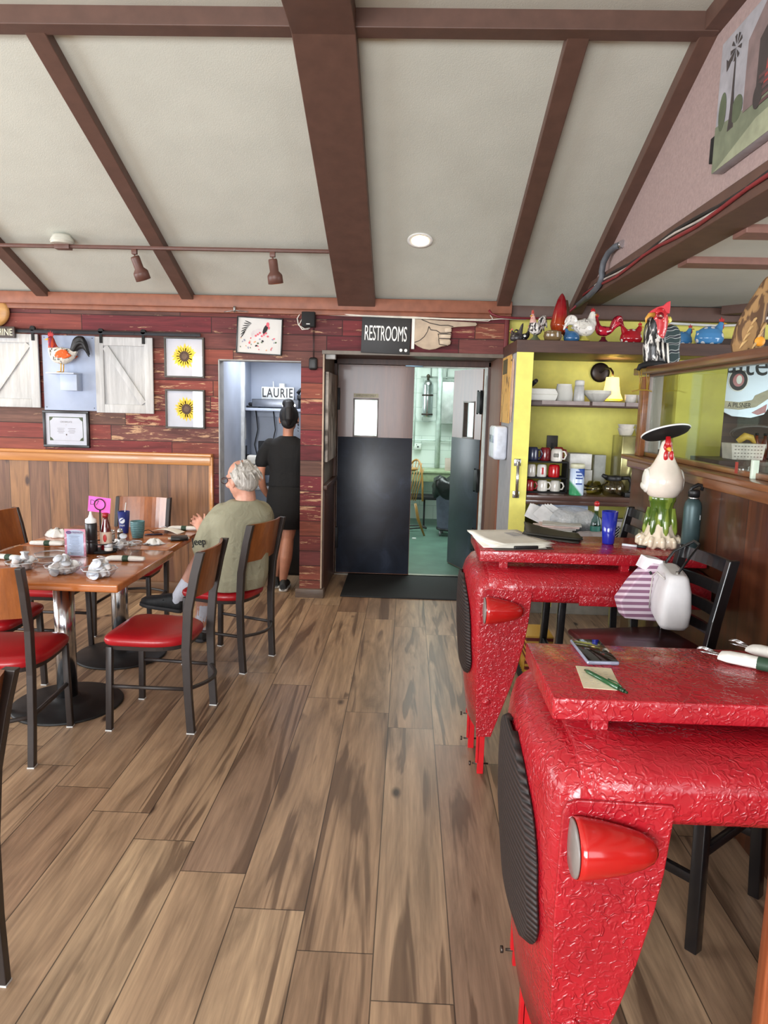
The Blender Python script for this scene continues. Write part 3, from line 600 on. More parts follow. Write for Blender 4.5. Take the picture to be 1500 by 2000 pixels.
def shoe(b, heel, toe, up, s=1.0, sole=None):
    heel = Vector(heel); toe = Vector(toe); d = (toe-heel); L = d.length; d.normalize(); up = Vector(up).normalized(); sd = d.cross(up).normalized(); up = sd.cross(d).normalized()
    rs = []
    for t, w_, h0, h1 in ((0, .024, .0, .050), (.08, .035, .0, .082), (.25, .038, .0, .088), (.42, .040, .0, .078), (.62, .047, .0, .062), (.8, .047, .0, .052), (.93, .036, .0, .042), (1, .018, .006, .030)):
        h0 *= 1.15; h1 *= 1.2; c = heel+d*L*t; rs.append([b.bm.verts.new(c+sd*w_*s*math.cos(a)*(.92 if math.sin(a) > 0 else 1)+up*s*((h0+h1)/2+(h1-h0)/2*math.copysign(abs(math.sin(a))**.7, math.sin(a)))) for a in [2*PI*q/16 for q in range(16)]])
    b.skinrings(rs)
    if sole is not None:
        o = []
        for t, w_ in ((0, .026), (.08, .038), (.3, .038), (.6, .048), (.8, .049), (.94, .037), (1.02, .016)): o.append((t*L, w_*s))
        poly = o+[(x, -y) for x, y in o[::-1]]; sole.prism(poly, heel-up*.006, d, sd, -.022*s, True)
SHO = plain((34, 36, 38), .6, var=.2, scale=60, name='black mesh shoe')
for h, t, u in ((W(-1.415, 4.43, .262), W(-1.68, 4.42, .305), (.1, .0, 1)), (W(-1.32, 4.60, .008), W(-1.53, 4.74, .008), (0, 0, 1))):
    b = MB(); so = MB(); shoe(b, h, t, u, 1.05, so)
    for q in range(3):
        p = h+(t-h)*(.45+.12*q)+Vector(u).normalized()*(.080-.010*q); sd = (t-h).cross(Vector(u)).normalized(); b.tube([p-sd*.04-Vector((0, 0, .018)), p, p+sd*.04-Vector((0, 0, .018))], .004, 6)
    o = b.build('shoe', SHO, man); so.build('sole', plain((60, 60, 62), .7), o)
s = N('grey hair'); wv = s.noise(1, s.map((60, 60, 9)), 4, .6, .8); s.bump(wv, .6, .006); HAIRG = s.out(s.ramp(wv, [(.3, (118, 112, 106)), (.55, (176, 170, 162)), (.75, (214, 210, 204))]), .6)
b = MB()
b.ball(hq(0, -.034, .012), (.083, .086, .088), 20, 14, hM); b.ball(hq(0, -.062, -.02), (.066, .046, .062), 16, 12, hM)
b.ball(hq(-.066, -.03, .0), (.018, .034, .034), 10, 8, hM); b.ball(hq(.066, -.03, .0), (.018, .034, .034), 10, 8, hM)
random.seed(5)
for q in range(46):      # locks lying over the crown and nape
    a = random.uniform(0, 2*PI); z = random.uniform(-.02, .95); rr = math.sqrt(max(0, 1-z*z)); x = rr*math.cos(a); y = rr*math.sin(a)
    if y > .55 and z < .6: continue
    p = hq(x*.084, -.024+y*.094, .024+z*.092); p2 = hq(x*.090, -.03+y*.100-.012, .010+z*.080-.02); p3 = hq(x*.086, -.036+y*.096-.014, z*.07-.034)
    b.tube([p, p2, p3], [.005, .006, .002], 6)
b.build('hair', HAIRG, man, remesh=.0045, smooth=1)
b = MB()
for e in (-1, 1):
    b.tube([hq(e*.034+.025*math.cos(t), .104, .012+.018*math.sin(t)) for t in [2*PI*q/16 for q in range(17)]], .0022, 6)
    b.tube([hq(e*.058, .102, .018), hq(e*.076, .07, .018), hq(e*.081, -.01, .012), hq(e*.078, -.03, -.008)], .0024, 6)
b.tube([hq(-.01, .106, .016), hq(0, .11, .02), hq(.01, .106, .016)], .002, 6); o = b.build('eyeglasses', plain((70, 40, 34), .3), man)
# ---- standing woman
wom = empty('person', (-1.02, 6.10, 0), 0, 'standing person in black t-shirt, skirt and sneakers, dark hair tied up, facing the alcove', 'person')
O = Vector((-1.02, 6.10, 0))
b = MB(); hq, hM = head(b, W(-1.012, 6.12, 1.475), (-.05, 1, -.18), (0, .1, 1), 1.0)
limb(b, [W(-1.02, 6.10, 1.25), W(-1.018, 6.105, 1.34), W(-1.014, 6.11, 1.42)], [.058, .045, .048])
torso(b, [(W(-1.02, 6.1, .80), (.15, 0, 0), (0, .10, 0)), (W(-1.02, 6.1, 1.0), (.12, 0, 0), (0, .085, 0)), (W(-1.02, 6.1, 1.2), (.15, 0, 0), (0, .09, 0)), (W(-1.02, 6.1, 1.29), (.12, 0, 0), (0, .06, 0))])
limb(b, [W(-1.19, 6.09, 1.245), W(-1.235, 6.07, 1.09), W(-1.245, 6.07, .985)], [.046, .039, .035]); limb(b, [W(-1.245, 6.07, .985), W(-1.24, 6.13, .89), W(-1.215, 6.21, .80)], [.036, .033, .022])
hand(b, W(-1.215, 6.21, .80), (.15, .85, -.35), (-1, .1, 0), .88, .5, True)
limb(b, [W(-.87, 6.09, 1.245), W(-.86, 6.10, 1.09), W(-.865, 6.12, .985)], [.046, .039, .035]); limb(b, [W(-.865, 6.12, .985), W(-.86, 6.22, .95), W(-.92, 6.33, .93)], [.036, .033, .022])
hand(b, W(-.92, 6.33, .93), (-.4, .9, 0), (0, 0, -1), .88, .4, False)
limb(b, [W(-1.10, 6.10, .80), W(-1.09, 6.10, .62), W(-1.07, 6.12, .46)], [.085, .070, .052]); limb(b, [W(-1.07, 6.12, .46), W(-1.085, 6.08, .30), W(-1.12, 6.12, .09)], [.050, .054, .030])
limb(b, [W(-.96, 6.06, .80), W(-.985, 6.04, .62), W(-1.0, 6.03, .46)], [.085, .070, .052]); limb(b, [W(-1.0, 6.03, .46), W(-1.01, 5.99, .30), W(-1.04, 6.01, .09)], [.050, .054, .030])
b.build('body', SKIN2, wom, remesh=.0065, smooth=3)
BT = cloth((13, 13, 15), 'black cotton', .3)
b = MB(); torso(b, [(W(-1.02, 6.1, .90), (.165, 0, 0), (0, .12, 0)), (W(-1.02, 6.1, 1.02), (.15, 0, 0), (0, .11, 0)), (W(-1.02, 6.1, 1.15), (.17, 0, 0), (0, .11, 0)), (W(-1.02, 6.1, 1.26), (.175, 0, 0), (0, .095, 0)), (W(-1.02, 6.1, 1.305), (.11, 0, 0), (0, .075, 0)), (W(-1.02, 6.1, 1.33), (.065, 0, 0), (0, .055, 0))])
limb(b, [W(-1.165, 6.09, 1.25), W(-1.215, 6.08, 1.18), W(-1.238, 6.07, 1.105)], [.062, .060, .058]); limb(b, [W(-.875, 6.09, 1.25), W(-.862, 6.09, 1.18), W(-.858, 6.10, 1.105)], [.062, .060, .058])
b.build('t_shirt', BT, wom, remesh=.008, smooth=4)
b = MB(); torso(b, [(W(-1.02, 6.08, .545), (.165, 0, 0), (0, .13, 0)), (W(-1.02, 6.09, .70), (.178, 0, 0), (0, .14, 0)), (W(-1.02, 6.1, .82), (.175, 0, 0), (0, .135, 0)), (W(-1.02, 6.1, .94), (.15, 0, 0), (0, .11, 0))]); b.build('skirt', BT, wom)
for h, t in ((W(-1.11, 6.06, .012), W(-1.16, 6.30, .012)), (W(-1.03, 5.955, .012), W(-1.045, 6.20, .012))):
    b = MB(); so = MB(); shoe(b, h, t, (0, 0, 1), .95, so); o = b.build('shoe', SHO, wom); so.build('sole', WHT, o)
s = N('black hair'); wv = s.noise(1, s.map((70, 70, 10)), 3); s.bump(wv, .5, .005); HAIRB = s.out(s.ramp(wv, [(.3, (10, 9, 10)), (.7, (26, 22, 22))]), .6)
b = MB(); b.ball(hq(0, -.022, .022), (.082, .098, .096), 20, 14, hM); b.ball(hq(0, -.055, -.035), (.064, .045, .06), 14, 10, hM); b.ball(hq(-.005, -.06, .118), (.052, .046, .044), 14, 10, hM)
b.tube([hq(.0, -.09, .12), hq(.01, -.125, .06), hq(.012, -.12, -.02), hq(.01, -.10, -.07)], [.03, .036, .03, .01], 10)
for e, L in ((-.072, -.10), (.07, -.12), (.078, -.14)): b.tube([hq(e, -.01, .02), hq(e*1.08, -.02, -.04), hq(e*1.1, -.025, L)], [.006, .004, .002], 6)
b.build('hair', HAIRB, wom, remesh=.006, smooth=2)
# ================================================================ THINGS ON THE LEFT WALL (front face y = 5.83)
Y0 = 5.83
def panel(b, x0, x1, z0, z1, y1, y0=None, bev=.002): b.box(x0, x1, y1, Y0 if y0 is None else y0, z0, z1, bev)
U, V_ = (1, 0, 0), (0, 0, 1)
def art(name, label, x0, x1, z0, z1, fr, depth, fcol, pcol, draw, cat='picture', glass=True, tilt=0):
    g = empty(name, ((x0+x1)/2, Y0, (z0+z1)/2), 0, label, cat); g.rotation_euler = (0, tilt, 0)
    hx, hz = (x1-x0)/2, (z1-z0)/2
    b = MB()
    for a in ((-hx, hx, hz-fr, hz), (-hx, hx, -hz, -hz+fr), (-hx, -hx+fr, -hz+fr, hz-fr), (hx-fr, hx, -hz+fr, hz-fr)): b.box(a[0], a[1], -depth, 0, a[2], a[3], .0015)
    b.build('frame', fcol, g)
    b = MB(); b.box(-hx+fr*.8, hx-fr*.8, -depth*.55, -.001, -hz+fr*.8, hz-fr*.8); mats = [pcol]; draw(b, mats, hx-fr, hz-fr, -depth*.55); b.build('print', mats, g)
    if glass: b = MB(); b.box(-hx+fr, hx-fr, -depth*.86, -depth*.80, -hz+fr, hz-fr); b.build('glass', GLASS, g)
    return g
def mat_i(mats, m):
    if m not in mats: mats.append(m)
    return mats.index(m)
def blob(b, mats, m, pts, y):   # flat printed shape facing -y
    b.mi = mat_i(mats, m); b.prism(pts, (0, y, 0), U, V_, .0006); b.mi = 0
def ell(cx, cz, rx, rz, n=18, rot=0): return [(cx+rx*math.cos(t)*math.cos(rot)-rz*math.sin(t)*math.sin(rot), cz+rx*math.cos(t)*math.sin(rot)+rz*math.sin(t)*math.cos(rot)) for t in [2*PI*k_/n for k_ in range(n)]]
INKY = plain((228, 196, 60), .7, name='yellow ink'); INKD = plain((70, 52, 44), .7, name='dark ink'); INKP = plain((214, 96, 110), .7, name='pink ink'); INKG = plain((84, 104, 72), .7, name='green ink'); INKK = plain((30, 28, 30), .7, name='black ink'); WHP = plain((196, 200, 212), .7, var=.02, name='picture paper')
def sunflower(cx, cz, off):
    def d(b, mats, hx, hz, y):
        random.seed(int(off*100))
        for L, n, dy in ((.100, 20, 0), (.088, 18, .0007)):
            for k_ in range(n):
                t = 2*PI*k_/n+dy*200+random.uniform(-.05, .05); l = L*random.uniform(.9, 1.06); c, s_ = math.cos(t), math.sin(t)
                p = [(.03, -.008), (.06, -.014), (l*.85, -.007), (l, 0), (l*.85, .007), (.06, .014), (.03, .008)]
                blob(b, mats, INKY if dy else plain((236, 206, 84), .7, name='light yellow ink'), [(cx+x*c-z*s_, cz+x*s_+z*c) for x, z in p], y-dy)
        blob(b, mats, INKD, ell(cx, cz, .040, .042), y-.0016); blob(b, mats, plain((96, 78, 66), .7), ell(cx, cz, .022, .023), y-.0022)
        b.mi = 0
    return d
FGR = plain((70, 66, 62), .5, name='dark grey frame')
art('framed_picture', 'framed sunflower print, upper of the pair beside the alcove', -1.97, -1.648, 1.786, 2.106, .014, .03, FGR, WHP, sunflower(0, .01, 1))
art('framed_picture', 'framed sunflower print with big dark centre, lower of the pair', -1.968, -1.648, 1.380, 1.694, .014, .03, FGR, WHP, sunflower(.01, 0, 2))
def cert(b, mats, hx, hz, y):
    g_ = plain((64, 84, 60), .6, name='green border'); w_ = WHP
    blob(b, mats, g_, [(-hx+.03, -hz+.035), (hx-.03, -hz+.035), (hx-.03, hz-.03), (-hx+.03, hz-.03)], y-.0006)
    ax, az = hx-.034, hz-.036; c = .028
    blob(b, mats, w_, [(-ax+c, -az), (ax-c, -az), (ax-c*.6, -az+c*.6), (ax, -az+c), (ax, az-c), (ax-c*.6, az-c*.6), (ax-c, az), (-ax+c, az), (-ax+c*.6, az-c*.6), (-ax, az-c), (-ax, -az+c), (-ax+c*.6, -az+c*.6)], y-.0012)
    b.mi = mat_i(mats, plain((110, 108, 106), .7, name='grey ink'))
    b.text('CERTIFICATE', .017, (0, y-.002, .058), U, V_, .0006); b.text('~', .02, (0, y-.002, .036), U, V_, .0006)
    for i, w2 in enumerate((.09, .075, .085, .06)):
        for s_ in (-1, 1): blob(b, mats, mats[b.mi] if b.mi else INKD, [(s_*.045-w2/2*.7, .004-i*.012), (s_*.045+w2/2*.7, .004-i*.012), (s_*.045+w2/2*.7, .006-i*.012), (s_*.045-w2/2*.7, .006-i*.012)], y-.002)
    blob(b, mats, INKD, ell(0, -.045, .006, .008, 4), y-.002)
art('framed_certificate', 'black framed certificate with green corners hanging under the shutters', -2.983, -2.604, 1.200, 1.498, .020, .028, plain((20, 20, 22), .35, name='black frame'), WHP, cert, 'certificate')
def roosterprint(b, mats, hx, hz, y):
    blob(b, mats, plain((214, 206, 206), .7), ell(-.01, .015, .062, .040, rot=.2), y-.0006)
    for k_ in range(7): t = 1.9+.22*k_; blob(b, mats, INKK, ell(-.085+.045*math.cos(t)*(.6+.08*k_), .055+.05*math.sin(t)-.008*k_, .030, .004, 10, t+.9), y-.0012-.0001*k_)
    blob(b, mats, INKK, ell(.045, .055, .016, .040, rot=-.4), y-.0013); blob(b, mats, INKP, ell(.062, .092, .012, .018), y-.0018); blob(b, mats, INKP, ell(.072, .066, .007, .012), y-.0018)
    random.seed(9)
    for k_ in range(26):
        x, z = random.uniform(-.15, .15), random.uniform(-.115, -.02)
        if abs(x) > .10: z += random.uniform(0, .06)
        m = random.choice([INKP, INKP, INKG, plain((222, 160, 120), .7), plain((150, 150, 170), .7), INKK]); blob(b, mats, m, ell(x, z, random.uniform(.004, .012), random.uniform(.003, .009), 9, random.uniform(0, 3)), y-.0008-.00004*k_)
    for k_ in range(7): blob(b, mats, INKP, ell(-.03+.016*k_, .0+.012*(k_ % 3), .009, .008, 9), y-.0022)
    b.mi = 0
art('framed_picture', 'black framed watercolor rooster among pink flowers over the alcove opening', -1.385, -1.02, 1.985, 2.272, .008, .032, plain((20, 20, 22), .35, name='black frame'), plain((214, 212, 208), .7, var=.01, name='canvas white'), roosterprint, glass=False, tilt=.04)
# barn shutters, hardware
WASH = wood((168, 168, 168), (204, 204, 204), 2, 1.4, .6, bump=.25, name='whitewashed board')
def shutter(x0, x1, z0, z1, sgn, label):
    g = empty('barn_shutter', ((x0+x1)/2, Y0, (z0+z1)/2), 0, label, 'shutter', 'whitewashed barn shutters'); hx, hz = (x1-x0)/2, (z1-z0)/2; wd = .068
    b = MB(); b.box(-hx+.01, hx-.01, -.034, -.018, -hz+.01, hz-.01, .002); b.build('backing_board', WASH, g)
    for a in ((-hx, -hx+wd, -hz, hz), (hx-wd, hx, -hz, hz), (-hx+wd, hx-wd, hz-wd, hz), (-hx+wd, hx-wd, -hz, -hz+wd)): b = MB(); b.box(a[0], a[1], -.050, -.032, a[2], a[3], .003); b.build('rail', WASH, g)
    ax, az = hx-wd, hz-wd; b = MB(); p0 = Vector((sgn*(-ax+.015), -.041, az-.01)); p1 = Vector((sgn*(ax-.015), -.041, -az+.01)); b.bar(p0, p1, .016, .05, .002, up=(1, 0, 0)); b.build('brace', WASH, g)
    for hx_ in ((-hx+.055, hx-.07) if sgn > 0 else (hx-.035,)):
        b = MB(); b.box(hx_-.012, hx_+.012, -.058, -.05, hz-.05, hz+.035, .002); b.cyl((hx_, -.062, hz+.045), (hx_, -.035, hz+.045), .020, n=20); b.build('roller_hanger', BLKM, g)
    return g
shutter(-2.523, -2.056, 1.492, 2.092, 1, 'whitewashed barn shutter with brace falling to the right, beside the sunflower prints')
shutter(-3.47, -2.985, 1.518, 2.10, -1, 'whitewashed barn shutter cut by the left edge of the picture')
b = MB(); b.box(-3.6, -1.665, Y0-.062, Y0-.054, 2.108, 2.134, .001)
for x in (-3.3, -2.7, -2.2, -1.75): b.cyl((x, Y0, 2.121), (x, Y0-.066, 2.121), .007, n=8)
tag(b.build('rail', plain((38, 38, 42), .5, .6, name='black steel')), 'black steel sliding rail over the barn shutters', 'rail')
b = MB(); b.box(-2.966, -2.532, Y0-.02, Y0, 1.502, 2.098, .002)
b.mi = 1
for x in (-2.945, -2.553):
    for z in (1.525, 2.08): b.cyl((x, Y0-.022, z), (x, Y0-.018, z), .004, n=8)
tag(b.build('backing_panel', [plain((164, 176, 200), .5, var=.02, name='pale blue board'), BLK]), 'pale blue grey panel between the two barn shutters', 'panel')
g = empty('wall_shelf', (-2.745, Y0-.02, 1.80), 0, 'small pale blue shelf under the feathered rooster', 'shelf')
b = MB(); b.box(-.125, .10, -.15, 0, -.012, 0, .002); b.build('shelf_board', plain((186, 196, 214), .5, var=.02, name='pale blue board'), g)
b = MB(); b.box(-.035, .10, -.10, 0, -.14, -.012, .002); b.build('bracket', plain((178, 190, 210), .5, var=.02, name='pale blue board'), g)
b = MB(); b.box(-3.62, -3.15, Y0-.085, Y0-.065, 2.064, 2.152, .002); b.mi = 1; b.text('SHINE', .075, (-3.165, Y0-.0855, 2.105), U, V_, .002, 'RIGHT', .75)
tag(b.build('wooden_sign', [wood((52, 44, 42), (74, 62, 58), 0), plain((224, 220, 190), .6)]), 'dark wooden sign with cream letters ending HINE at the left edge', 'sign')
b = MB(); b.lathe([(.001, 0), (.09, .004), (.115, .02), (.12, .035), (.10, .05), (.05, .058), (.001, .06)], n=32, M=Matrix.Translation((-3.33, Y0-.002, 2.27)) @ Matrix.Rotation(PI/2, 4, 'X'))
tag(b.build('round_plate', wood((176, 126, 70), (206, 158, 98), 0)), 'round tan wooden wall plate at the left edge above the sign', 'plate')
# ---------------------------------------------------------------- roosters
def spots(c1, c2, scale=9, th=.26, rough=.12, name='glazed spots'):
    s = N(name); v = s.n('ShaderNodeTexVoronoi', Scale=scale, Randomness=.55, Vector=s.tc).outputs['Distance']; return s.out(s.mix(s.ramp(v, [(th, (1, 1, 1, 1)), (th+.03, (0, 0, 0, 1))]), c2, c1), rough, 0, .5)
def feather(c1, c2, scale=40, rough=.3, name='feather pattern', coat=.3, mid=.5):
    s = N(name); wv = s.noise(1, s.map((scale, scale, scale*.35)), 2, .5, 1.0); s.bump(wv, .4, .004); return s.out(s.ramp(wv, [(mid-.04, c1), (mid+.04, c2)]), rough, 0, coat)
REDC = plain((176, 24, 30), .3, coat=.4, name='glossy red glaze'); BEAKY = plain((222, 162, 50), .3, name='yellow glaze'); WHG = plain((226, 222, 212), .2, coat=.5, name='white glaze')
def rooster(name, label, loc, rz, H, body, tail=None, wing=None, base=None, neck=None, comb=REDC, n_tail=7, fat=1.0, tl=1.0, parent=None, legs=False, group=None, cat='figurine', tail_up=1.0, tr=1.0):
    """profile bird facing +x, H = overall height"""
    g = empty(name, loc, rz, label, cat, group); S = lambda *p: Vector(p)*H; r = lambda *q: [x*H*fat for x in q]
    z0 = .16 if (base or legs) else .02
    b = MB(); k_ = .86 if (base or legs) else 1.0
    P = [(-.30, 0, z0+.34*k_), (-.20, 0, z0+.29*k_), (-.05, 0, z0+.24*k_), (.09, 0, z0+.26*k_), (.18, 0, z0+.36*k_)]; limb(b, [S(*p) for p in P], r(.05, .13, .19, .19, .13))
    if not (base or legs): b.ball(S(-.02, 0, .14), r(.20, .17, .14), 16, 10)
    b.build('body', body, g, remesh=max(.004, H*.016), smooth=2)
    b = MB(); limb(b, [S(.15, 0, z0+.32*k_), S(.20, 0, z0+.46*k_), S(.215, 0, z0+.58*k_), S(.235, 0, z0+.66*k_)], r(.135, .10, .07, .064)); b.build('neck', neck or body, g, remesh=max(.004, H*.014), smooth=2)
    hz = z0+.66*k_
    b = MB(); b.lathe([(.030*H, 0), (.022*H, .04*H), (.002, .10*H)], n=10, M=Matrix.Translation(S(.28, 0, hz-.005)) @ Matrix.Rotation(R(100), 4, 'Y')); b.build('beak', BEAKY, g)
    b = MB(); c = [(-.05, -.01), (-.075, .06), (-.045, .045), (-.045, .105), (-.012, .06), (.0, .125), (.03, .06), (.055, .10), (.062, .03), (.07, -.005), (.03, -.02)]
    b.prism([(x*H, z*H) for x, z in c], S(.235, .012, hz+.055), U, V_, .024*H); b.build('comb', comb, g, bevel=.003*H/.2)
    b = MB()
    for e in (-1, 1): b.ball(S(.275, e*.022, hz-.075), [.020*H, .012*H, .042*H], 10, 8)
    b.ball(S(.245, 0, hz), [.035*H, .068*H, .035*H], 10, 8); b.build('wattle', comb, g)
    b = MB()
    for e in (-1, 1): b.ball(S(.26, e*.062*fat, hz+.018), .011*H, 8, 6)
    b.build('eye', BLK, g)
    b = MB()
    for i in range(n_tail):
        t = (i/(n_tail-1)) if n_tail > 1 else .5; a = (1.95-1.25*t)*tail_up; L = (.36+.10*math.sin(PI*t))*tl; y_ = ((i % 3)-1)*.03
        p0 = S(-.22, y_*.4, z0+.30*k_); dx, dz = -math.cos(a-PI/2+.15), math.sin(a-PI/2+.55)
        q1 = p0+S(-.10-.05*t, y_, L*.62-.10*t); q2 = p0+S(-.20-.09*t, y_, L*.80-.18*t); q3 = p0+S(-.28-.10*t, y_*1.4, L*.62-.30*t)
        limb(b, [p0, q1, q2, q3], [.035*H*tr, .045*H*tr, .036*H*tr, .010*H*tr], 8)
    b.build('tail', tail or body, g, remesh=max(.004, H*.012) if n_tail > 1 else 0)
    if wing:
        for e in (-1, 1):
            b = MB(); M_ = Matrix.Rotation(e*.12, 3, 'Z') @ Matrix.Rotation(.35, 3, 'Y'); b.ball(S(-.06, e*.165*fat, z0+.28*k_), [.15*H, .028*H, .085*H], 14, 8, M_)
            for j in range(3): b.ball(S(-.12-.03*j, e*.170*fat, z0+(.27-.03*j)*k_), [.11*H, .024*H, .03*H], 10, 6, M_)
            b.build('wing', wing, g)
    if base: b = MB(); b.lathe([(.17*H, 0), (.175*H, .02*H), (.13*H, .07*H), (.07*H, .13*H), (.06*H, .2*H)], n=20, c=S(.0, 0, 0), fn=lambda r_, z, t: (r_*math.cos(t)*(1+.06*math.sin(5*t)), r_*math.sin(t)*(1+.06*math.sin(5*t)), z)); b.build('base', base, g)
    if legs:
        for e in (-1, 1):
            b = MB(); b.tube([S(0, e*.06, z0+.1), S(.01, e*.06, .03)], .014*H, 8)
            for a in (-.5, 0, .5): b.tube([S(.01, e*.06, .02), S(.01+.09*math.cos(a), e*.06+.09*math.sin(a), .008)], .010*H, 6)
            b.build('leg', BEAKY, g)
    return g
def hen(name, label, loc, rz, W_, body, comb=REDC, group=None, point=.72):
    g = empty(name, loc, rz, label, 'figurine', group); b = MB()
    b.lathe([(.30*W_, 0), (.44*W_, .06*W_), (.50*W_, .22*W_), (.47*W_, .40*W_), (.36*W_, .56*W_), (.2*W_, .66*W_), (.02*W_, .70*W_)], n=28, fn=lambda r_, z, t: (r_*math.cos(t)*1.05+z*.0, r_*math.sin(t)*.8, z))
    b.tube([Vector((.18, 0, .40))*W_, Vector((.34, 0, .66))*W_, Vector((.40, 0, .84))*W_], [.26*W_, .13*W_, .08*W_], 16); b.tube([Vector((-.2, 0, .35))*W_, Vector((-.42, 0, .62*point))*W_, Vector((-.5, 0, .72*point))*W_], [.24*W_, .10*W_, .02*W_], 14)
    b.build('body', body, g, remesh=.0045, smooth=4)
    b = MB(); b.prism([(x*W_, z*W_) for x, z in ((-.08, 0), (-.10, .10), (-.05, .07), (-.02, .18), (.02, .08), (.07, .12), (.08, 0))], Vector((.39, .02, .86))*W_, U, V_, .04*W_)
    b.ball(Vector((.46, 0, .68))*W_, [.035*W_, .05*W_, .09*W_], 8, 6); b.build('comb', comb, g)
    b = MB(); b.lathe([(.04*W_, 0), (.003, .12*W_)], n=8, M=Matrix.Translation(Vector((.45, 0, .80))*W_) @ Matrix.Rotation(R(95), 4, 'Y')); b.build('beak', BEAKY, g)
    return g
# feathered rooster on the little shelf (facing left)
FB = feather((186, 66, 34), (120, 34, 58), 26, .8, coat=0)
rooster('rooster_figure', 'feathered rooster with orange and magenta neck and black tail on the small blue shelf', (-2.76, Y0-.11, 1.80), PI, .36, feather((226, 220, 210), (60, 56, 54), 50, .8, coat=0, mid=.6), plain((18, 18, 20), .5, name='black feather'), feather((216, 92, 34), (190, 190, 184), 40, .8, coat=0, mid=.62), neck=FB, legs=True, fat=.98, n_tail=11, tl=1.1, tr=1.4)
# cable box, cord, puck
g = empty('wall_speaker', (-.806, Y0, 2.26), 0, 'small black speaker box with white cable near the ceiling', 'speaker')
b = MB(); b.box(-.052, .052, -.09, -.01, -.058, .058, .006); b.build('housing', BLKM, g); b = MB(); b.box(-.014, .014, -.0915, -.09, -.040, -.034); b.build('badge', WHT, g)
b = MB(); P = [(-.86+.055, 0, 0)]
b.tube([(-.75, 5.815, 2.305), (-.80, 5.80, 2.325), (-.87, 5.80, 2.32), (-.90, 5.80, 2.27), (-.89, 5.80, 2.22), (-.84, 5.80, 2.19), (-.80, 5.81, 2.20)], .0045, 8)
b.tube([(-.81, 5.80, 2.19), (-.86, 5.79, 2.185), (-.885, 5.80, 2.22), (-.86, 5.80, 2.27)], .0045, 8)
b.tube([(-.80, 5.80, 2.325), (-.6, 5.80, 2.312), (-.40, 5.785, 2.302), (.02, 5.785, 2.298), (.3, 5.785, 2.290), (.62, 5.785, 2.292), (.70, 5.785, 2.30), (.9, 5.80, 2.30)], .0045, 8)
b.tube([(-.75, 5.815, 2.305), (-.5, 5.80, 2.300), (0, 5.785, 2.290), (.5, 5.785, 2.283), (.60, 5.78, 2.28), (.635, 5.78, 2.30), (.615, 5.78, 2.325)], .0038, 8)
tag(b.build('cable', plain((222, 218, 206), .5, name='white cable')), 'white cable looped behind the small black speaker and run along the wall top', 'cable')
b = MB(); b.tube([(-.775, 5.815, 2.2), (-.772, 5.81, 1.96)], .0022, 6); b.tube([(-.765, 5.815, 2.2), (-.764, 5.81, 1.96)], .0022, 6); b.box(-.805, -.737, 5.785, 5.829, 1.872, 1.972, .02, seg=4)
tag(b.build('hanging_puck', BLK), 'black rounded device hanging on a thin cord beside the doorway', 'device')
b = MB(); b.cyl((-1.385, 5.74, 2.30), (-1.385, 5.74, 2.345), .009, n=8); b.tube([(-1.47, 5.75, 2.30), (-1.385, 5.74, 2.315), (-1.28, 5.75, 2.305)], .003, 6); b.ball((-1.385, 5.74, 2.33), .012, 10, 8)
tag(b.build('sprinkler_head', plain((160, 160, 158), .3, .9)), 'small metal sprinkler head under the cornice', 'sprinkler')
# restrooms sign and pointing hand
g = empty('restrooms_sign', (-.192, Y0, 2.151), 0, 'black RESTROOMS sign with white serif letters above the doorway', 'sign'); g.rotation_euler = (0, .02, 0)
b = MB(); b.box(-.196, .190, -.05, -.02, -.138, .138, .003); b.build('board', plain((36, 36, 38), .55, name='painted black board'), g)
b = MB(); b.text('RESTROOMS', .165, (-.006, -.0505, .010), U, V_, .003, 'CENTER', .375, .95); b.bm.transform(Matrix.Identity(4)); b.build('lettering', plain((236, 236, 232), .5), g)
for x in (.120, .158): b = MB(); b.cyl((x, -.050, -.108), (x, -.058, -.108), .012, n=16); b.build('knob', WHT, g)
b = MB(); b.box(.006, .030, Y0-.04, Y0-.012, 2.054, 2.288, .002); tag(b.build('cuff_strip', WHT), 'white painted strip between the black sign and the wooden hand', 'strip')
HW = plain((176, 158, 138), .6, var=.1, scale=8, name='painted plywood'); g = empty('pointing_hand', (.03, Y0, 2.17), 0, 'cut-out wooden hand pointing right above the doorway', 'sign')
b = MB(); b.prism([(0, .115), (.09, .112), (.20, .108), (.30, .105), (.42, .100), (.475, .098), (.488, .086), (.478, .072), (.40, .066), (.34, .062), (.285, .055), (.290, .038), (.278, .022), (.288, .008), (.286, -.020), (.276, -.034), (.288, -.046), (.284, -.072), (.262, -.084), (.215, -.092), (.17, -.112), (.12, -.120), (.07, -.112), (.03, -.095), (0, -.075)], (0, -.020, 0), U, V_, .022); b.build('palm', HW, g, bevel=.004)
b = MB()
def stroke(pts, w_=.0035): b.tube([(x, -.043, z) for x, z in pts], w_, 6)
stroke([(.05, .112), (.12, .085), (.20, .07), (.26, .072), (.30, .062)]); stroke([(.11, .06), (.125, .035), (.17, .03), (.20, .012), (.25, .012), (.284, .02)]); stroke([(.11, .06), (.10, .02), (.075, -.02), (.04, -.05), (0, -.065)], .003)
stroke([(.185, .006), (.19, -.030), (.28, -.032)], .003); stroke([(.19, -.034), (.195, -.075), (.26, -.085)], .003); stroke([(.185, .004), (.284, .004)], .003); b.build('painted_line', plain((60, 54, 52), .7), g)
b = MB()
for z0_, z1_ in ((-.026, .0), (-.074, -.042)): b.box(.20, .282, -.046, -.04, z0_, z1_, .006)
b.box(.235, .288, -.046, -.04, .020, .050, .006); b.build('finger', plain((196, 180, 160), .6), g)
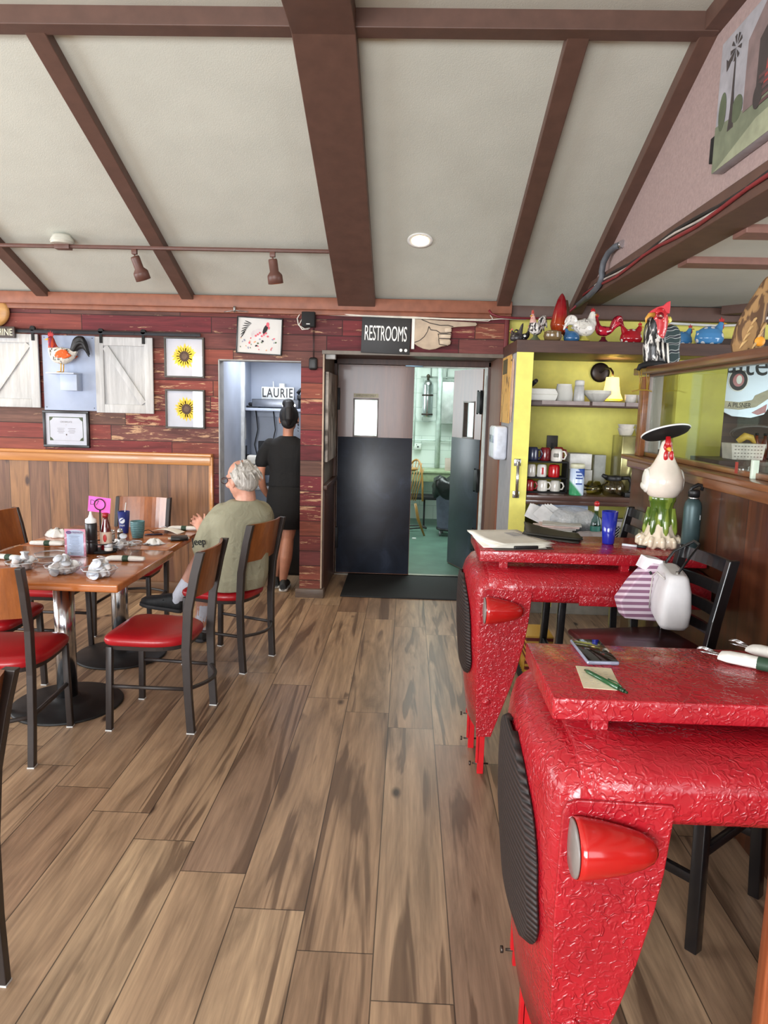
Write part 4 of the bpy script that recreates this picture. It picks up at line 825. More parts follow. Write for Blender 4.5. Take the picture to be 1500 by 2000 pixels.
# ---------------------------------------------------------------- ceiling fittings
g = empty('track_light', (-1.9, 5.1, 2.64), 0, 'brown ceiling track with adjustable lamp heads', 'track light'); BT_ = plain((96, 62, 52), .45, name='brown enamel')
b = MB(); b.box(-1.5, 1.345, -.015, .015, -.012, .010, .002); b.build('rail', BT_, g)
b = MB(); b.box(-.575, -.47, -.03, .03, -.022, .022, .003); b.build('feed_box', BT_, g)
b = MB(); b.lathe([(.075, 0), (.075, .03), (.06, .05), (.058, .06)], n=28, c=(-.52, -.02, .01)); b.lathe([(.078, .012), (.08, .016), (.078, .02)], n=28, c=(-.52, -.02, .01)); b.build('canopy', plain((196, 194, 182), .5), g)
for x, tx, ty in ((-.025, .12, .35), (.935, .0, .12), (-1.45, .1, .3)):
    b = MB(); b.box(x-.018, x+.018, -.014, .014, -.045, -.012, .002); b.cyl((x, 0, -.04), (x, 0, -.065), .006, n=8); o = b.build('lamp_mount', BT_, g)
    M = Matrix.Translation((x, 0, -.055)) @ Matrix.Rotation(ty, 4, 'X') @ Matrix.Rotation(-tx-.12, 4, 'Y')
    b = MB(); b.lathe([(.001, 0), (.028, -.003), (.031, -.012), (.031, -.085), (.050, -.108), (.052, -.115), (.052, -.165), (.046, -.166), (.044, -.12), (.001, -.118)], n=26, M=M); b.build('lamp_head', BT_, o)
    b = MB(); b.lathe([(.001, -.150), (.038, -.150), (.038, -.154), (.001, -.156)], n=20, M=M); b.build('bulb', plain((255, 226, 170), .4, emit=(255, 214, 150), es=18, name='warm bulb'), o)
    l = bpy.data.lights.new('lamp_light', 'SPOT'); l.energy = 11; l.color = (1, .80, .52); l.spot_size = R(95); l.spot_blend = .6; l.shadow_soft_size = .03
    lo = bpy.data.objects.new('lamp_light', l); col.objects.link(lo); lo.parent = g; lo.matrix_local = M @ Matrix.Translation((0, 0, -.17))
th = math.atan(.381); g = empty('recessed_light', (.043, 5.06, zc(5.06)-.004), 0, 'lit round recessed light in the sloped ceiling', 'ceiling light'); g.rotation_euler = (-th, 0, 0)
b = MB(); b.lathe([(.058, -.001), (.085, -.003), (.086, .0), (.060, .006)], n=36, cap=False); b.build('trim_ring', WHT, g, solid=.002)
b = MB(); b.lathe([(.001, -.003), (.056, -.003), (.056, 0), (.001, .0)], n=32); b.build('diffuser', plain((255, 236, 200), .4, emit=(255, 222, 170), es=9, name='lit diffuser'), g)
l = bpy.data.lights.new('lamp_light', 'SPOT'); l.energy = 22; l.color = (1, .84, .62); l.spot_size = R(140); l.spot_blend = .8; l.shadow_soft_size = .05; lo = bpy.data.objects.new('lamp_light', l); col.objects.link(lo); lo.parent = g; lo.location = (0, 0, -.01); lo.rotation_euler = (th, 0, 0)
# ---------------------------------------------------------------- gable wall things
g = empty('canvas_painting', (1.306, 2.4, 2.86), 0, 'large canvas painting of a windmill and red truck high on the gable wall', 'painting')
mats = [plain((168, 166, 172), .8, name='painted sky')]; b = MB(); b.box(-.045, 0, -1.1, .88, -.245, .265, .002)
def pp(m, pts, d): b.mi = mat_i(mats, m); b.prism([(-y, z) for y, z in pts], (-.045-d, 0, 0), (0, -1, 0), (0, 0, 1), .0006); b.mi = 0
GRN = plain((116, 122, 100), .8, name='painted grass'); PD = plain((66, 58, 56), .8, name='painted dark'); PR = plain((150, 64, 60), .8, name='painted red'); PB = plain((124, 106, 104), .8, name='painted barn boards')
pp(GRN, [(.88, -.245), (.88, -.06), (.6, -.09), (-.2, -.10), (-1.1, -.08), (-1.1, -.245)], .0007); pp(plain((150, 154, 128), .8, name='painted path'), [(.86, -.245), (.5, -.16), (-.2, -.14), (-1.1, -.13), (-1.1, -.245)], .0012)
pp(PD, [(.735, .02), (.755, -.12), (.70, -.12), (.722, .02)], .0013)
pp(PD, [(.737, .15), (.745, -.11), (.715, -.11), (.73, .15)], .0017)
for k_ in range(9): a = 2*PI*k_/9; pp(PD, [(.735+.05*math.cos(a-.2), .19+.05*math.sin(a-.2)), (.735+.05*math.cos(a+.14), .19+.05*math.sin(a+.14)), (.735+.012*math.cos(a), .19+.012*math.sin(a))], .0019)
pp(PD, [(.735, .19), (.80, .165), (.82, .18), (.81, .13), (.79, .14)], .0016); pp(plain((88, 96, 74), .8), ell(.82, -.02, .035, .075), .0014); pp(plain((88, 96, 74), .8), ell(.68, -.06, .05, .05), .0014)
pp(PB, [(.62, .16), (.45, .265), (-.6, .265), (-.6, -.10), (.62, -.10)], .0022); pp(PD, [(.52, .12), (.36, .20), (-.4, .2), (-.4, -.10), (.52, -.10)], .0027)
pp(PR, [(.44, .03), (.38, .10), (.25, .14), (-.3, .14), (-.3, -.06), (.46, -.06)], .0032)
for k_ in range(5): pp(plain((92, 66, 66), .8), [(.50, -.015-.024*k_), (.50, -.028-.024*k_), (-.3, -.030-.024*k_), (-.3, -.018-.024*k_)], .0037)
pp(PD, ell(.50, -.085, .035, .045), .0040); b.build('canvas', mats, g)
b = MB(); b.box(1.292, 1.311, 3.315, 3.405, 2.695, 2.80, .002); tag(b.build('wall_plate', BLKM), 'black blank plate on the mauve gable wall left of the painting', 'plate')
b = MB(); b.tube([(1.30, 4.72, 2.64), (1.285, 4.82, 2.645), (1.275, 4.93, 2.63), (1.265, 5.0, 2.585), (1.262, 5.02, 2.53), (1.262, 5.0, 2.49), (1.262, 5.06, 2.45), (1.262, 5.3, 2.42), (1.262, 5.76, 2.395)], .020, 12)
b.mi = 1; b.tube([(1.30, 4.70, 2.64), (1.30, 4.74, 2.64)], .024, 12); tag(b.build('conduit', [plain((88, 92, 98), .5, name='grey flexible conduit'), CHR]), 'grey flexible conduit bending out of the gable wall', 'conduit')
for nm, cc, r_, dz, lb in (('cable', (186, 178, 170), .006, .012, 'thin white cable lying along the top of the beam'), ('cable', (128, 40, 44), .009, 0, 'dark red cable lying along the top of the beam'), ('cable', (34, 30, 30), .008, .022, 'black cable lying along the top of the beam')):
    random.seed(len(lb)); b = MB(); b.tube([(1.278-.003*random.random(), y, 2.455+dz+.012*math.sin(y*5+dz*90)) for y in [5.7-.25*i for i in range(20)]], r_, 8); tag(b.build(nm, plain(cc, .5)), lb, 'cable')
b = MB(); b.tube([(.60, 5.76, 2.36), (.625, 5.755, 2.33), (.68, 5.75, 2.31), (.80, 5.76, 2.305), (.95, 5.80, 2.31), (1.12, 5.80, 2.32), (1.22, 5.74, 2.36), (1.27, 5.6, 2.42)], .009, 8); tag(b.build('cable', plain((120, 34, 44), .45)), 'dark red cable drooping from the cornice towards the roosters', 'cable')
b = MB(); b.tube([(1.9, 5.84, 2.305), (2.4, 5.84, 2.29), (2.62, 5.8, 2.30), (2.74, 5.6, 2.36)], .010, 8); tag(b.build('cable', WHT), 'thick white cable under the cornice right of the black and red rooster', 'cable')
# ================================================================ HALLWAY AND DOORS
b = MB(); b.box(-.53, .70, 5.87, 6.70, .001, .014, .003); s = N('ribbed rubber'); s.bump(s.noise(260), .5, .002); tag(b.build('floor_mat', s.out((26, 27, 29), .8)), 'black rubber floor mat in front of the double doors', 'mat')
g = empty('canvas_painting', (-.69, 6.24, 1.50), 0, 'tall canvas painting on the left wall of the short hallway', 'painting')
b = MB(); b.box(0, .012, -.37, .37, -.368, .368, .002); b.build('frame', BLK, g)
s = N('brushy grey painting'); nz = s.noise(1, s.map((1, 7, 2.2)), 4, .6, 1.5); b = MB(); b.box(.012, .036, -.365, .365, -.365, .365, .002); b.build('canvas', s.out(s.ramp(nz, [(.42, (92, 84, 78)), (.52, (168, 160, 152)), (.7, (196, 190, 182))]), .7), g)
def doorleaf(loc, rz, W_, label, mirror, glare):
    g = empty('swing_door', loc, rz, label, 'door'); b = MB(); wx0, wx1, wz0, wz1 = (.155, .365, 1.325, 1.655) if not mirror else (W_-.365, W_-.155, 1.325, 1.655)
    for a in ((0, W_, 1.655, 1.972), (0, W_, .012, 1.325), (0, wx0, 1.325, 1.655), (wx1, W_, 1.325, 1.655)): b.box(a[0], a[1], -.02, .02, a[2], a[3])
    b.build('door_panel', wood((92, 50, 28), (128, 74, 42), 2, .6, .34, ring=5, coat=.15, name='varnished door veneer'), g)
    s = N('dark scuffed sheet'); nz = s.noise(3.2, None, 5, .6, 1.0)
    b = MB(); b.box(.004, W_-.004, -.0245, -.02, .02, 1.312, .001); b.build('kick_plate', s.out(s.ramp(nz, [(.35, (32, 36, 46)), (.6, (44, 50, 64)), (.75, (62, 70, 88))]), .36), g)
    b = MB()
    for a in ((wx0-.012, wx1+.012, wz1, wz1+.014), (wx0-.012, wx1+.012, wz0-.014, wz0), (wx0-.012, wx0, wz0, wz1), (wx1, wx1+.012, wz0, wz1)): b.box(a[0], a[1], -.026, .026, a[2], a[3], .001)
    b.build('window_frame', plain((112, 104, 100), .4, .5), g); b = MB(); b.box(wx0, wx1, -.003, .003, wz0, wz1); b.build('pane', GLASS, g)
    for z in (1.66, .36, .93) if mirror else (1.66, .36):
        x = W_ if mirror else 0; s_ = 1 if mirror else -1
        b = MB(); b.box(x-.055, x+.02, -.046, -.020, z-.10, z+.10, .004); b.cyl((x+.018*s_, -.04, z-.11), (x+.018*s_, -.04, z+.11), .013, n=10); b.cyl((x-.058, -.036, z-.11), (x-.058, -.036, z+.11), .009, n=10); b.build('hinge', plain((34, 34, 36), .5, .4), g)
    return g
g = doorleaf((-.655, 6.72, 0), 0, .70, 'closed left kitchen door, brown veneer above a dark blue-black kick sheet', False, 0)
b = MB(); b.box(.145, .375, -.0215, -.02, 1.676, 1.712); b.mi = 1; b.text('EMPLOYEES ONLY', .026, (.26, -.0216, 1.694), U, V_, .001, 'CENTER', .85); b.build('notice_strip', [plain((190, 180, 150), .5), plain((84, 70, 50), .6)], g)
doorleaf((.70-.62*math.cos(R(68)), 6.77+.62*math.sin(R(68)), 0), -R(68), .62, 'right kitchen door swung open into the kitchen, showing the lighter brown veneer', True, 0)
b = MB(); b.box(-.04, .12, 6.665, 6.70, 1.965, 1.998, .003); tag(b.build('door_coordinator', plain((140, 176, 200), .35, .3)), 'pale blue metal bar over the top of the closed door', 'bracket')
b = MB(); b.box(-.68, -.60, 5.86, 5.93, 1.965, 2.018, .003); tag(b.build('junction_box', plain((170, 168, 164), .5)), 'small pale box in the top left corner of the hallway', 'box')
b = MB(); b.cyl((.712, 6.705, .02), (.712, 6.705, 1.9), .012, n=12); tag(b.build('edge_pipe', plain((206, 214, 210), .4)), 'white vertical rod beside the open kitchen door', 'pipe')
# ================================================================ KITCHEN
PIPE = plain((196, 210, 202), .5, name='painted pipe'); YK = 10.27
b = MB(); b.cyl((.43, YK-.06, .76), (.43, YK-.06, 2.7), .036, n=14); tag(b.build('water_pipe', PIPE), 'thick pale vertical pipe on the kitchen back wall', 'pipe')
b = MB(); b.cyl((.09, YK-.02, 1.05), (.09, YK-.02, 2.7), .012, n=8); b.tube([(.09, YK-.02, 1.55), (.13, YK-.02, 1.42), (.25, YK-.02, 1.40), (.5, YK-.02, 1.44)], .007, 6); b.cyl((-.1, YK-.02, 1.14), (.9, YK-.02, 1.14), .010, n=8); tag(b.build('electrical_conduit', PIPE), 'thin conduit lines running to the outlet in the kitchen', 'conduit')
b = MB()
for z in (2.24, 2.20, 2.02): b.cyl((.16, YK-.06, z), (.85, YK-.06, z), .013, n=8)
b.cyl((.52, YK-.06, 2.0), (.52, YK-.06, 2.24), .011, n=8); b.cyl((.30, YK-.1, 2.02), (.30, YK-.1, 2.6), .010, n=8); tag(b.build('gas_pipes', plain((150, 160, 152), .45, .3)), 'cluster of thin horizontal pipes near the kitchen ceiling', 'pipe')
g = empty('extinguisher_tank', (.262, YK-.10, 1.46), 0, 'stainless steel suppression tank hung on the kitchen wall', 'fire extinguisher')
b = MB(); b.lathe([(.001, 0), (.068, .004), (.075, .02), (.075, .45), (.068, .49), (.04, .515), (.018, .525)], n=28); b.build('cylinder', CHR, g); b = MB(); b.lathe([(.018, .52), (.018, .56), (.026, .562), (.026, .58), (.01, .60)], n=14); b.tube([(0, 0, .56), (.05, 0, .57)], .009, 8); b.build('valve', plain((90, 84, 70), .4, .8), g)
for z in (.045, .31): b = MB(); b.lathe([(.0765, z-.012), (.079, z-.01), (.079, z+.01), (.0765, z+.012)], n=28); b.build('strap', plain((60, 50, 44), .5, .6), g)
g = empty('control_cabinet', (.60, YK-.02, 1.67), 0, 'grey steel control cabinet on the kitchen wall beside the tank', 'cabinet')
b = MB(); b.box(-.14, .20, -.14, 0, -.29, .29, .006); b.build('housing', plain((168, 176, 170), .35, .5), g); b = MB(); b.box(.03, .09, -.145, -.14, .10, .17, .002); b.build('label_plate', BLK, g)
b = MB(); b.box(.10, .20, YK-.05, YK+.03, 1.00, 1.09, .01); b.mi = 1; b.cyl((.15, YK-.056, 1.045), (.15, YK-.05, 1.045), .012, n=10); b.cyl((.13, YK-.056, 1.075), (.13, YK-.05, 1.075), .006, n=8); tag(b.build('outlet', [plain((206, 212, 204), .5), BLK]), 'surface mounted outlet on the kitchen wall right of the closed door', 'outlet')
g = empty('green_counter', (.45, 10.0, 0), 0, 'pale green kitchen work counter against the back wall', 'counter'); GC = plain((150, 166, 130), .4, name='pale green laminate')
b = MB(); b.box(-1.1, .8, -.28, .28, .715, .75, .006); b.build('counter_top', GC, g); b = MB(); b.box(-1.08, .78, -.26, -.23, .60, .715, .002); b.build('apron', GC, g)
for x in (-1.0, .7): b = MB(); b.box(x-.03, x+.03, -.25, -.19, 0, .60); b.build('leg', GC, g)
g = empty('carton', (.61, 9.85, .75), 0, 'paper-wrapped carton of cups standing on the green kitchen counter', 'carton'); b = MB()
s = N('printed carton'); wv = s.n('ShaderNodeTexWave', Vector=s.map((1, 1, 1)), Scale=30.0, _bands_direction='Z'); cm = s.out(s.mix(wv.outputs['Fac'], (150, 120, 110), (224, 214, 200)), .7)
for x in (-.045, .045): b.box(x-.042, x+.042, -.05, .05, 0, .17, .004)
b.build('box', cm, g)
g = empty('low_table', (.35, 9.65, 0), 0, 'low dark table with thin legs under the green counter', 'table'); b = MB(); b.box(-.45, .25, -.15, .2, .38, .42, .003); b.build('top', BLKM, g)
for x in (-.40, -.1, .18): b = MB(); b.box(x-.012, x+.012, -.12, -.09, 0, .38); b.build('leg', BLKM, g)
b = MB(); b.tube([(.0+.28*math.cos(t), 9.3+.12*math.sin(t), .03+.02*abs(math.sin(2*t))) for t in [i*.4 for i in range(34)]], .010, 6); tag(b.build('coiled_hose', plain((50, 50, 48), .6)), 'dark hose coiled on the floor under the low table', 'hose')
# windsor chair in profile
g = empty('windsor_chair', (.03, 8.86, 0), 1.0, 'honey-coloured wooden windsor chair half hidden by the closed door', 'chair'); OAK = wood((150, 106, 44), (184, 138, 66), 2, 1, .35, coat=.3)
b = MB(); b.lathe([(.19, 0), (.215, .012), (.21, .03), (.17, .036)], n=28, c=(-.10, 0, .42), fn=lambda r_, z, t: (-.10+r_*math.cos(t), r_*math.sin(t), .42+z)); b.build('seat', OAK, g)
hoop = [(.02+.12*math.sin(PI*i/16)+.03, -.18+.36*i/16, .45+.50*math.sin(PI*i/16)**.6) for i in range(17)]
b = MB(); b.tube(hoop, .013, 8); b.build('back_hoop', OAK, g)
for i in range(7): y = -.13+.26*i/6; t = math.acos(max(-1, min(1, -y/.18))); zt = .45+.50*math.sin(t)**.6; b = MB(); b.tube([(.02, y*.7, .45), (.05+.12*math.sin(t), y, zt)], .007, 6); b.build('spindle', OAK, g)
for a, c in ((-1, -1), (-1, 1), (1, -1), (1, 1)): b = MB(); b.tube([(-.10+a*.11, c*.10, .42), (-.10+a*.14, c*.13, .22), (-.10+a*.21+(.03 if a > 0 else 0), c*.17, 0)], [.016, .02, .011], 8); b.build('leg', OAK, g)
b = MB(); b.cyl((-.23, 0, .2), (.03, 0, .2), .010, n=8); b.build('stretcher', OAK, g)
g = empty('trash_can', (.56, 9.0, 0), 0, 'grey wheeled trash can lined with a black bag in the kitchen', 'trash can')
b = MB(); b.lathe([(.15, .10), (.155, .11), (.185, .60), (.195, .61), (.195, .64), (.18, .64)], n=28, fn=lambda r_, z, t: (r_*math.cos(t)*(1-.015*math.cos(12*t)), r_*math.sin(t)*(1-.015*math.cos(12*t)), z)); b.build('body', plain((96, 98, 116), .5, name='grey blue plastic'), g)
random.seed(3); b = MB(); b.lathe([(.20, .50), (.215, .55), (.225, .62), (.215, .70), (.15, .735), (.06, .70), (.01, .66)], n=36, fn=lambda r_, z, t: (r_*math.cos(t)*(1+.07*math.sin(7*t+z*20)), r_*math.sin(t)*(1+.07*math.sin(7*t+z*20)), z+.025*math.sin(5*t+1))); b.build('bag', plain((18, 19, 20), .3, bump=.5, bs=30, name='black plastic film'), g)
b = MB(); b.lathe([(.16, .075), (.165, .085), (.165, .10), (.1, .10)], n=28); b.build('dolly', BLK, g)
for a in range(4): t = a*PI/2+.6; b = MB(); x, y = .14*math.cos(t), .14*math.sin(t); b.cyl((x-.012, y, .035), (x+.012, y, .035), .034, n=16); b.cyl((x, y, .05), (x, y, .08), .008, n=6); b.build('caster', plain((120, 122, 124), .4, .5), g)
b = MB(); b.box(.09, .14, 8.62, 8.65, .004, .02, .004); tag(b.build('floor_scrap', WHT), 'small white scrap lying on the green kitchen floor', 'scrap')
# ================================================================ STATION IN THE ALCOVE BEHIND THE WOMAN
SHB = plain((186, 194, 210), .5, var=.03, name='pale blue grey board')
b = MB(); b.box(-1.528, -.872, 6.66, 7.0, 1.53, 1.555, .002); b.box(-1.5, -.88, 6.96, 7.0, 1.47, 1.53, .002); tag(b.build('wall_shelf', SHB), 'pale shelf at head height in the blue alcove', 'shelf')
g = empty('stereo_receiver', (-1.22, 6.80, 1.556), 0, 'black and silver stereo receiver on the shelf in the alcove', 'receiver'); b = MB(); b.box(-.24, .20, -.09, .14, .008, .082, .003); b.build('case', BLK, g)
b = MB(); b.box(-.236, .196, -.094, -.09, .012, .078, .001); b.build('front_plate', plain((120, 124, 132), .35, .7), g)
for x in (.06, .11, .16): b = MB(); b.cyl((x, -.094, .03), (x, -.106, .03), .013, n=16); b.build('knob', CHR, g)
g = empty('light_box_sign', (-1.23, 6.79, 1.638), 0, 'white light box sign with black capital letters standing on the receiver', 'sign'); b = MB(); b.box(-.15, .155, -.03, .02, 0, .115, .003); b.build('box', plain((206, 208, 208), .4), g)
b = MB(); b.text('LAURIE', .118, (.0, -.0302, .057), U, V_, .001, 'CENTER', .68, 1.16, bold=.018); b.build('lettering', BLK, g)
g = empty('telephone', (-1.0, 6.78, 1.638), 0, 'black telephone handset beside the light box sign', 'telephone'); b = MB(); b.box(-.045, .05, -.03, .05, 0, .05, .012); b.build('base', BLK, g); b = MB(); b.tube([(-.04, -.01, .06), (-.01, -.015, .10), (.04, -.01, .085), (.055, 0, .05)], [.018, .014, .014, .018], 10); b.build('handset', BLK, g)
b = MB(); b.lathe([(.05, 0), (.062, .01), (.065, .035), (.055, .04)], n=24, c=(-1.21, 6.90, 1.638)); b.cyl((-1.21, 6.9, 1.63), (-1.21, 6.9, 1.79), .03, n=16); b.tube([(-1.29, 6.92, 1.64), (-1.30, 6.92, 1.81)], .006, 6); tag(b.build('paper_dispenser', WHT), 'white round container behind the light box sign', 'container')
b = MB(); b.box(-1.515, -1.40, 6.72, 6.82, 1.556, 1.575, .004, Matrix.Translation((0, 0, 0))); b.box(-1.50, -1.42, 6.73, 6.80, 1.575, 1.605, .012); tag(b.build('cordless_phone', BLK), 'small black phone lying on the left end of the alcove shelf', 'telephone')
b = MB()
for x, dz in ((-1.47, 0), (-1.30, .05)): b.tube([(x, 6.93, 1.53), (x+.02, 6.93, 1.35), (x-.015, 6.94, 1.2), (x+.03, 6.94, 1.02), (x+.05, 6.93, .88-dz)], .005, 6)
tag(b.build('cord', BLK), 'black cords dropping from the alcove shelf', 'cord')
g = empty('station_counter', (-1.2, 6.78, 0), 0, 'narrow grey counter of the waitress station', 'counter'); b = MB(); b.box(-.325, .325, -.20, .21, .80, .83, .003); b.build('top', plain((150, 152, 156), .4), g); b = MB(); b.box(-.325, .325, -.16, .21, .50, .53, .003); b.build('shelf', plain((128, 128, 132), .5), g)
g = empty('monitor', (-1.27, 6.72, .83), 0, 'black flat monitor hidden behind the woman', 'monitor'); b = MB(); b.box(-.13, .20, -.015, .015, .10, .42, .005); b.build('screen', BLK, g); b = MB(); b.box(-.01, .08, -.01, .03, 0, .12); b.box(-.08, .14, -.06, .09, 0, .012, .003); b.build('stand', BLK, g)
g = empty('receipt_printer', (-1.42, 6.72, .83), 0, 'pale receipt printer left of the monitor', 'printer'); b = MB(); b.box(-.07, .06, -.09, .09, 0, .12, .012); b.build('case', WHT, g); b = MB(); b.box(-.05, .04, -.092, -.09, .03, .05); b.build('slot', BLK, g)
b = MB(); b.box(-1.50, -1.36, 6.60, 6.70, .955, 1.03, .004); b.box(-1.49, -1.38, 6.61, 6.69, 1.04, 1.12, .02); tag(b.build('paper_stack', PAP), 'white papers and cups on the printer', 'papers')
g = empty('storage_cabinet', (-1.15, 6.72, 0), 0, 'black low cabinet on the floor behind the legs of the standing woman', 'cabinet'); b = MB(); b.box(-.25, .27, -.14, .25, .0, .47, .004); b.build('body', plain((24, 24, 27), .4), g); b = MB(); b.box(-.24, .26, -.146, -.14, .03, .45, .002); b.build('door', plain((30, 30, 33), .35), g)
b = MB(); b.box(-1.529, -1.520, 6.70, 6.78, 1.05, 1.20, .002); b.box(-1.522, -1.49, 6.72, 6.76, 1.06, 1.12, .006); tag(b.build('wall_outlet', BLK), 'black plug in the outlet on the alcove side wall', 'outlet')
b = MB(); b.box(-1.529, -1.526, 6.66, 6.76, 1.26, 1.46); tag(b.build('pinned_note', PAP), 'paper note pinned to the alcove side wall', 'note')
for nm, lc, sx, sy, lb in (('light_panel', (-1.2, 6.35, 2.047), .27, .27, 'flat white light panel added inside the blue alcove'), ('light_panel', (.3, 8.6, 2.695), .47, .92, 'long white ceiling light in the kitchen')):  # alcove panel is an unseen fixture added for its fill lamp
    g = empty(nm, lc, 0, lb, 'ceiling light'); b = MB(); b.box(-sx, sx, -sy, sy, -.012, .0, .003); b.build('frame', WHT, g); b = MB(); b.box(-sx+.02, sx-.02, -sy+.02, sy-.02, -.015, -.012); b.build('diffuser', plain((240, 244, 246), .4, emit=(240, 246, 255), es=1.5, name='light diffuser'), g)
# ================================================================ YELLOW ALCOVE
DB = wood((58, 38, 32), (84, 58, 48), 0, .8, .45)
b = MB(); b.prism([(.735, 5.83), (.735, 5.60), (.742, 5.14), (2.5, 5.14), (2.5, 5.95), (.735, 5.95)], (0, 0, 2.0), (1, 0, 0), (0, 1, 0), .085); tag(b.build('top_shelf', DB, bevel=.003), 'long dark brown top board of the yellow alcove carrying the ceramic hens', 'shelf')
b = MB(); b.box(.864, 1.80, 5.26, 5.948, 1.632, 1.672, .002); b.mi = 1; b.box(.96, 1.30, 5.2585, 5.262, 1.645, 1.672); b.box(1.32, 1.55, 5.2585, 5.262, 1.645, 1.672); b.box(1.56, 1.74, 5.2585, 5.262, 1.645, 1.672); tag(b.build('wall_shelf', [DB, plain((150, 138, 136), .6, name='grey tape')]), 'dark brown middle shelf of the yellow alcove with grey tape on its edge', 'shelf')
b = MB(); b.box(.864, 1.88, 5.14, 5.948, .962, 1.0, .003); b.box(.864, 1.88, 5.16, 5.19, .93, .962, .002); tag(b.build('alcove_counter', wood((64, 42, 36), (96, 66, 56), 0, .8, .3, coat=.3)), 'dark wooden counter board of the yellow alcove under the mugs and coffee maker', 'counter')
b = MB(); b.box(.864, 1.88, 4.72, 5.948, .70, .735, .003); tag(b.build('lower_shelf', DB), 'lower shelf of the yellow alcove heaped with bags and papers', 'shelf')
g = empty('base_cabinet', (1.37, 5.70, 0), 0, 'grey base panel with a yellow sticker under the yellow alcove', 'cabinet'); b = MB(); b.box(-.505, .505, -.12, .24, 0, .698, .003); b.build('body', plain((128, 124, 116), .6), g)
b = MB(); b.box(-.235, -.19, -.1215, -.12, .055, .115); b.mi = 1
for k_ in range(3): b.box(-.228, -.197, -.1225, -.1215, .068+.013*k_, .073+.013*k_)
b.build('sticker', [plain((222, 206, 96), .5), BLK], g)
# chrome pull on the yellow panel
g = empty('pull_handle', (.787, 5.14, 1.115), 0, 'chrome pull handle on the yellow panel edge', 'handle')
for z in (-.115, .115): b = MB(); b.box(-.024, .024, -.012, 0, z-.026, z+.026, .003); b.cyl((0, -.01, z), (0, -.045, z), .013, n=12); b.build('mount', CHR, g)
b = MB(); b.cyl((0, -.045, -.125), (0, -.045, .125), .011, n=14); b.build('grip', CHR, g)
g = empty('towel_dispenser', (.745, 5.56, 1.35), 0, 'white paper towel dispenser on the grey side of the yellow panel', 'dispenser')
b = MB(); b.box(-.10, 0, -.16, .17, -.125, .125, .022, seg=4); b.build('cover', plain((214, 220, 232), .25), g); b = MB(); b.box(-.104, -.098, -.13, .12, .0, .055, .002); b.build('window_strip', plain((150, 160, 180), .1), g)
g = empty('cardboard_cutout', (.745, 5.60, 1.74), 0, 'tan illustrated poster on the grey panel above the towel dispenser', 'poster'); s = N('sketchy tan print'); nz = s.noise(1, s.map((1, 9, 4)), 3, .6, 2)
b = MB(); b.box(-.008, 0, -.24, .22, -.24, .26); b.build('sheet', s.out(s.ramp(nz, [(.36, (70, 50, 34)), (.42, (206, 158, 84)), (.7, (222, 180, 104))]), .6), g); b = MB(); b.box(-.0095, -.008, -.06, .19, .13, .24); b.build('title_box', plain((90, 78, 50), .6), g)
b = MB(); b.prism([(y, z) for y, z in ((.0, -.22), (.035, -.10), (.05, .05), (.03, .18), (.0, .23), (-.03, .18), (-.035, 0), (-.02, -.14))], (.7445, 5.26, 1.73), (0, 1, 0), (0, 0, 1), -.010); tag(b.build('guitar_cutout', plain((200, 164, 140), .6)), 'narrow pinkish tan cut-out hanging in front of the poster', 'cut-out')
# ---- middle shelf things (z = 1.672)
Z1 = 1.672
FOAM = plain((226, 224, 216), .7, var=.02, name='white foam')
g = empty('takeout_box', (.975, 5.45, Z1), 0, 'white foam clamshell box at the left end of the middle shelf', 'box')
b = MB(); b.prism([(-.10, 0), (.10, 0), (.115, .045), (-.115, .045)], (0, .10, 0), U, V_, .20); b.build('tray', FOAM, g, bevel=.006); b = MB(); b.prism([(-.118, .045), (.118, .045), (.095, .088), (-.085, .088)], (0, .10, 0), U, V_, .20); b.build('lid', FOAM, g, bevel=.006)
def bowl_stack(name, loc, r0, r1, h, n, label, dz=.012, inv=False, cat='bowls', mat=None, fl=0, group=None):
    for k_ in range(n):
        b = MB(); pr = [(r0*.6, 0), (r0, .003), (r1, h), (r1+.004, h+.003), (r1-.003, h+.002), (r0-.004, .007), (.001, .006)]
        if inv: pr = [(r, h-z) for r, z in pr]
        f_ = (lambda r_, z, t: (r_*math.cos(t)*(1+fl*math.sin(14*t)), r_*math.sin(t)*(1+fl*math.sin(14*t)), z)) if fl else None
        b.lathe(pr, n=42 if fl else 26, fn=f_); tag(b.build(name, mat or FOAM, loc=(loc[0], loc[1], loc[2]+k_*dz)), label+', '+(('bottom', 'second', 'third', 'fourth', 'topmost')[k_ if k_ < n-1 else 4])+' of its stack', cat, group)
bowl_stack('takeout_bowl', (1.15, 5.44, Z1), .066, .052, .075, 5, 'white foam bowl beside the clamshell box', .012, cat='bowl', group='stacked foam bowls')
g = empty('canister', (1.262, 5.44, Z1), 0, 'white lidded canister on the middle shelf between the foam bowls and fluted bowls', 'canister'); b = MB(); b.lathe([(.040, 0), (.042, .006), (.036, .11), (.030, .118)], n=24); b.build('body', plain((206, 206, 204), .35), g); b = MB(); b.lathe([(.034, .118), (.035, .15), (.028, .157), (.001, .158)], n=24); b.build('lid', WHT, g)
bowl_stack('fluted_bowl', (1.40, 5.45, Z1), .045, .098, .062, 3, 'white fluted paper bowl left of the glowing lamp', .010, cat='bowl', fl=.035, group='fluted bowls')
g = empty('wall_lamp', (1.535, 5.90, 1.80), 0, 'small lit lamp with round black wall plate and glowing bell shade', 'lamp')
b = MB(); b.lathe([(.001, 0), (.075, .0), (.078, .008), (.06, .016), (.03, .02), (.001, .02)], n=32, M=Matrix.Translation((0, .045, .115)) @ Matrix.Rotation(PI/2, 4, 'X')); b.build('wall_plate', plain((48, 36, 32), .35, .4), g)
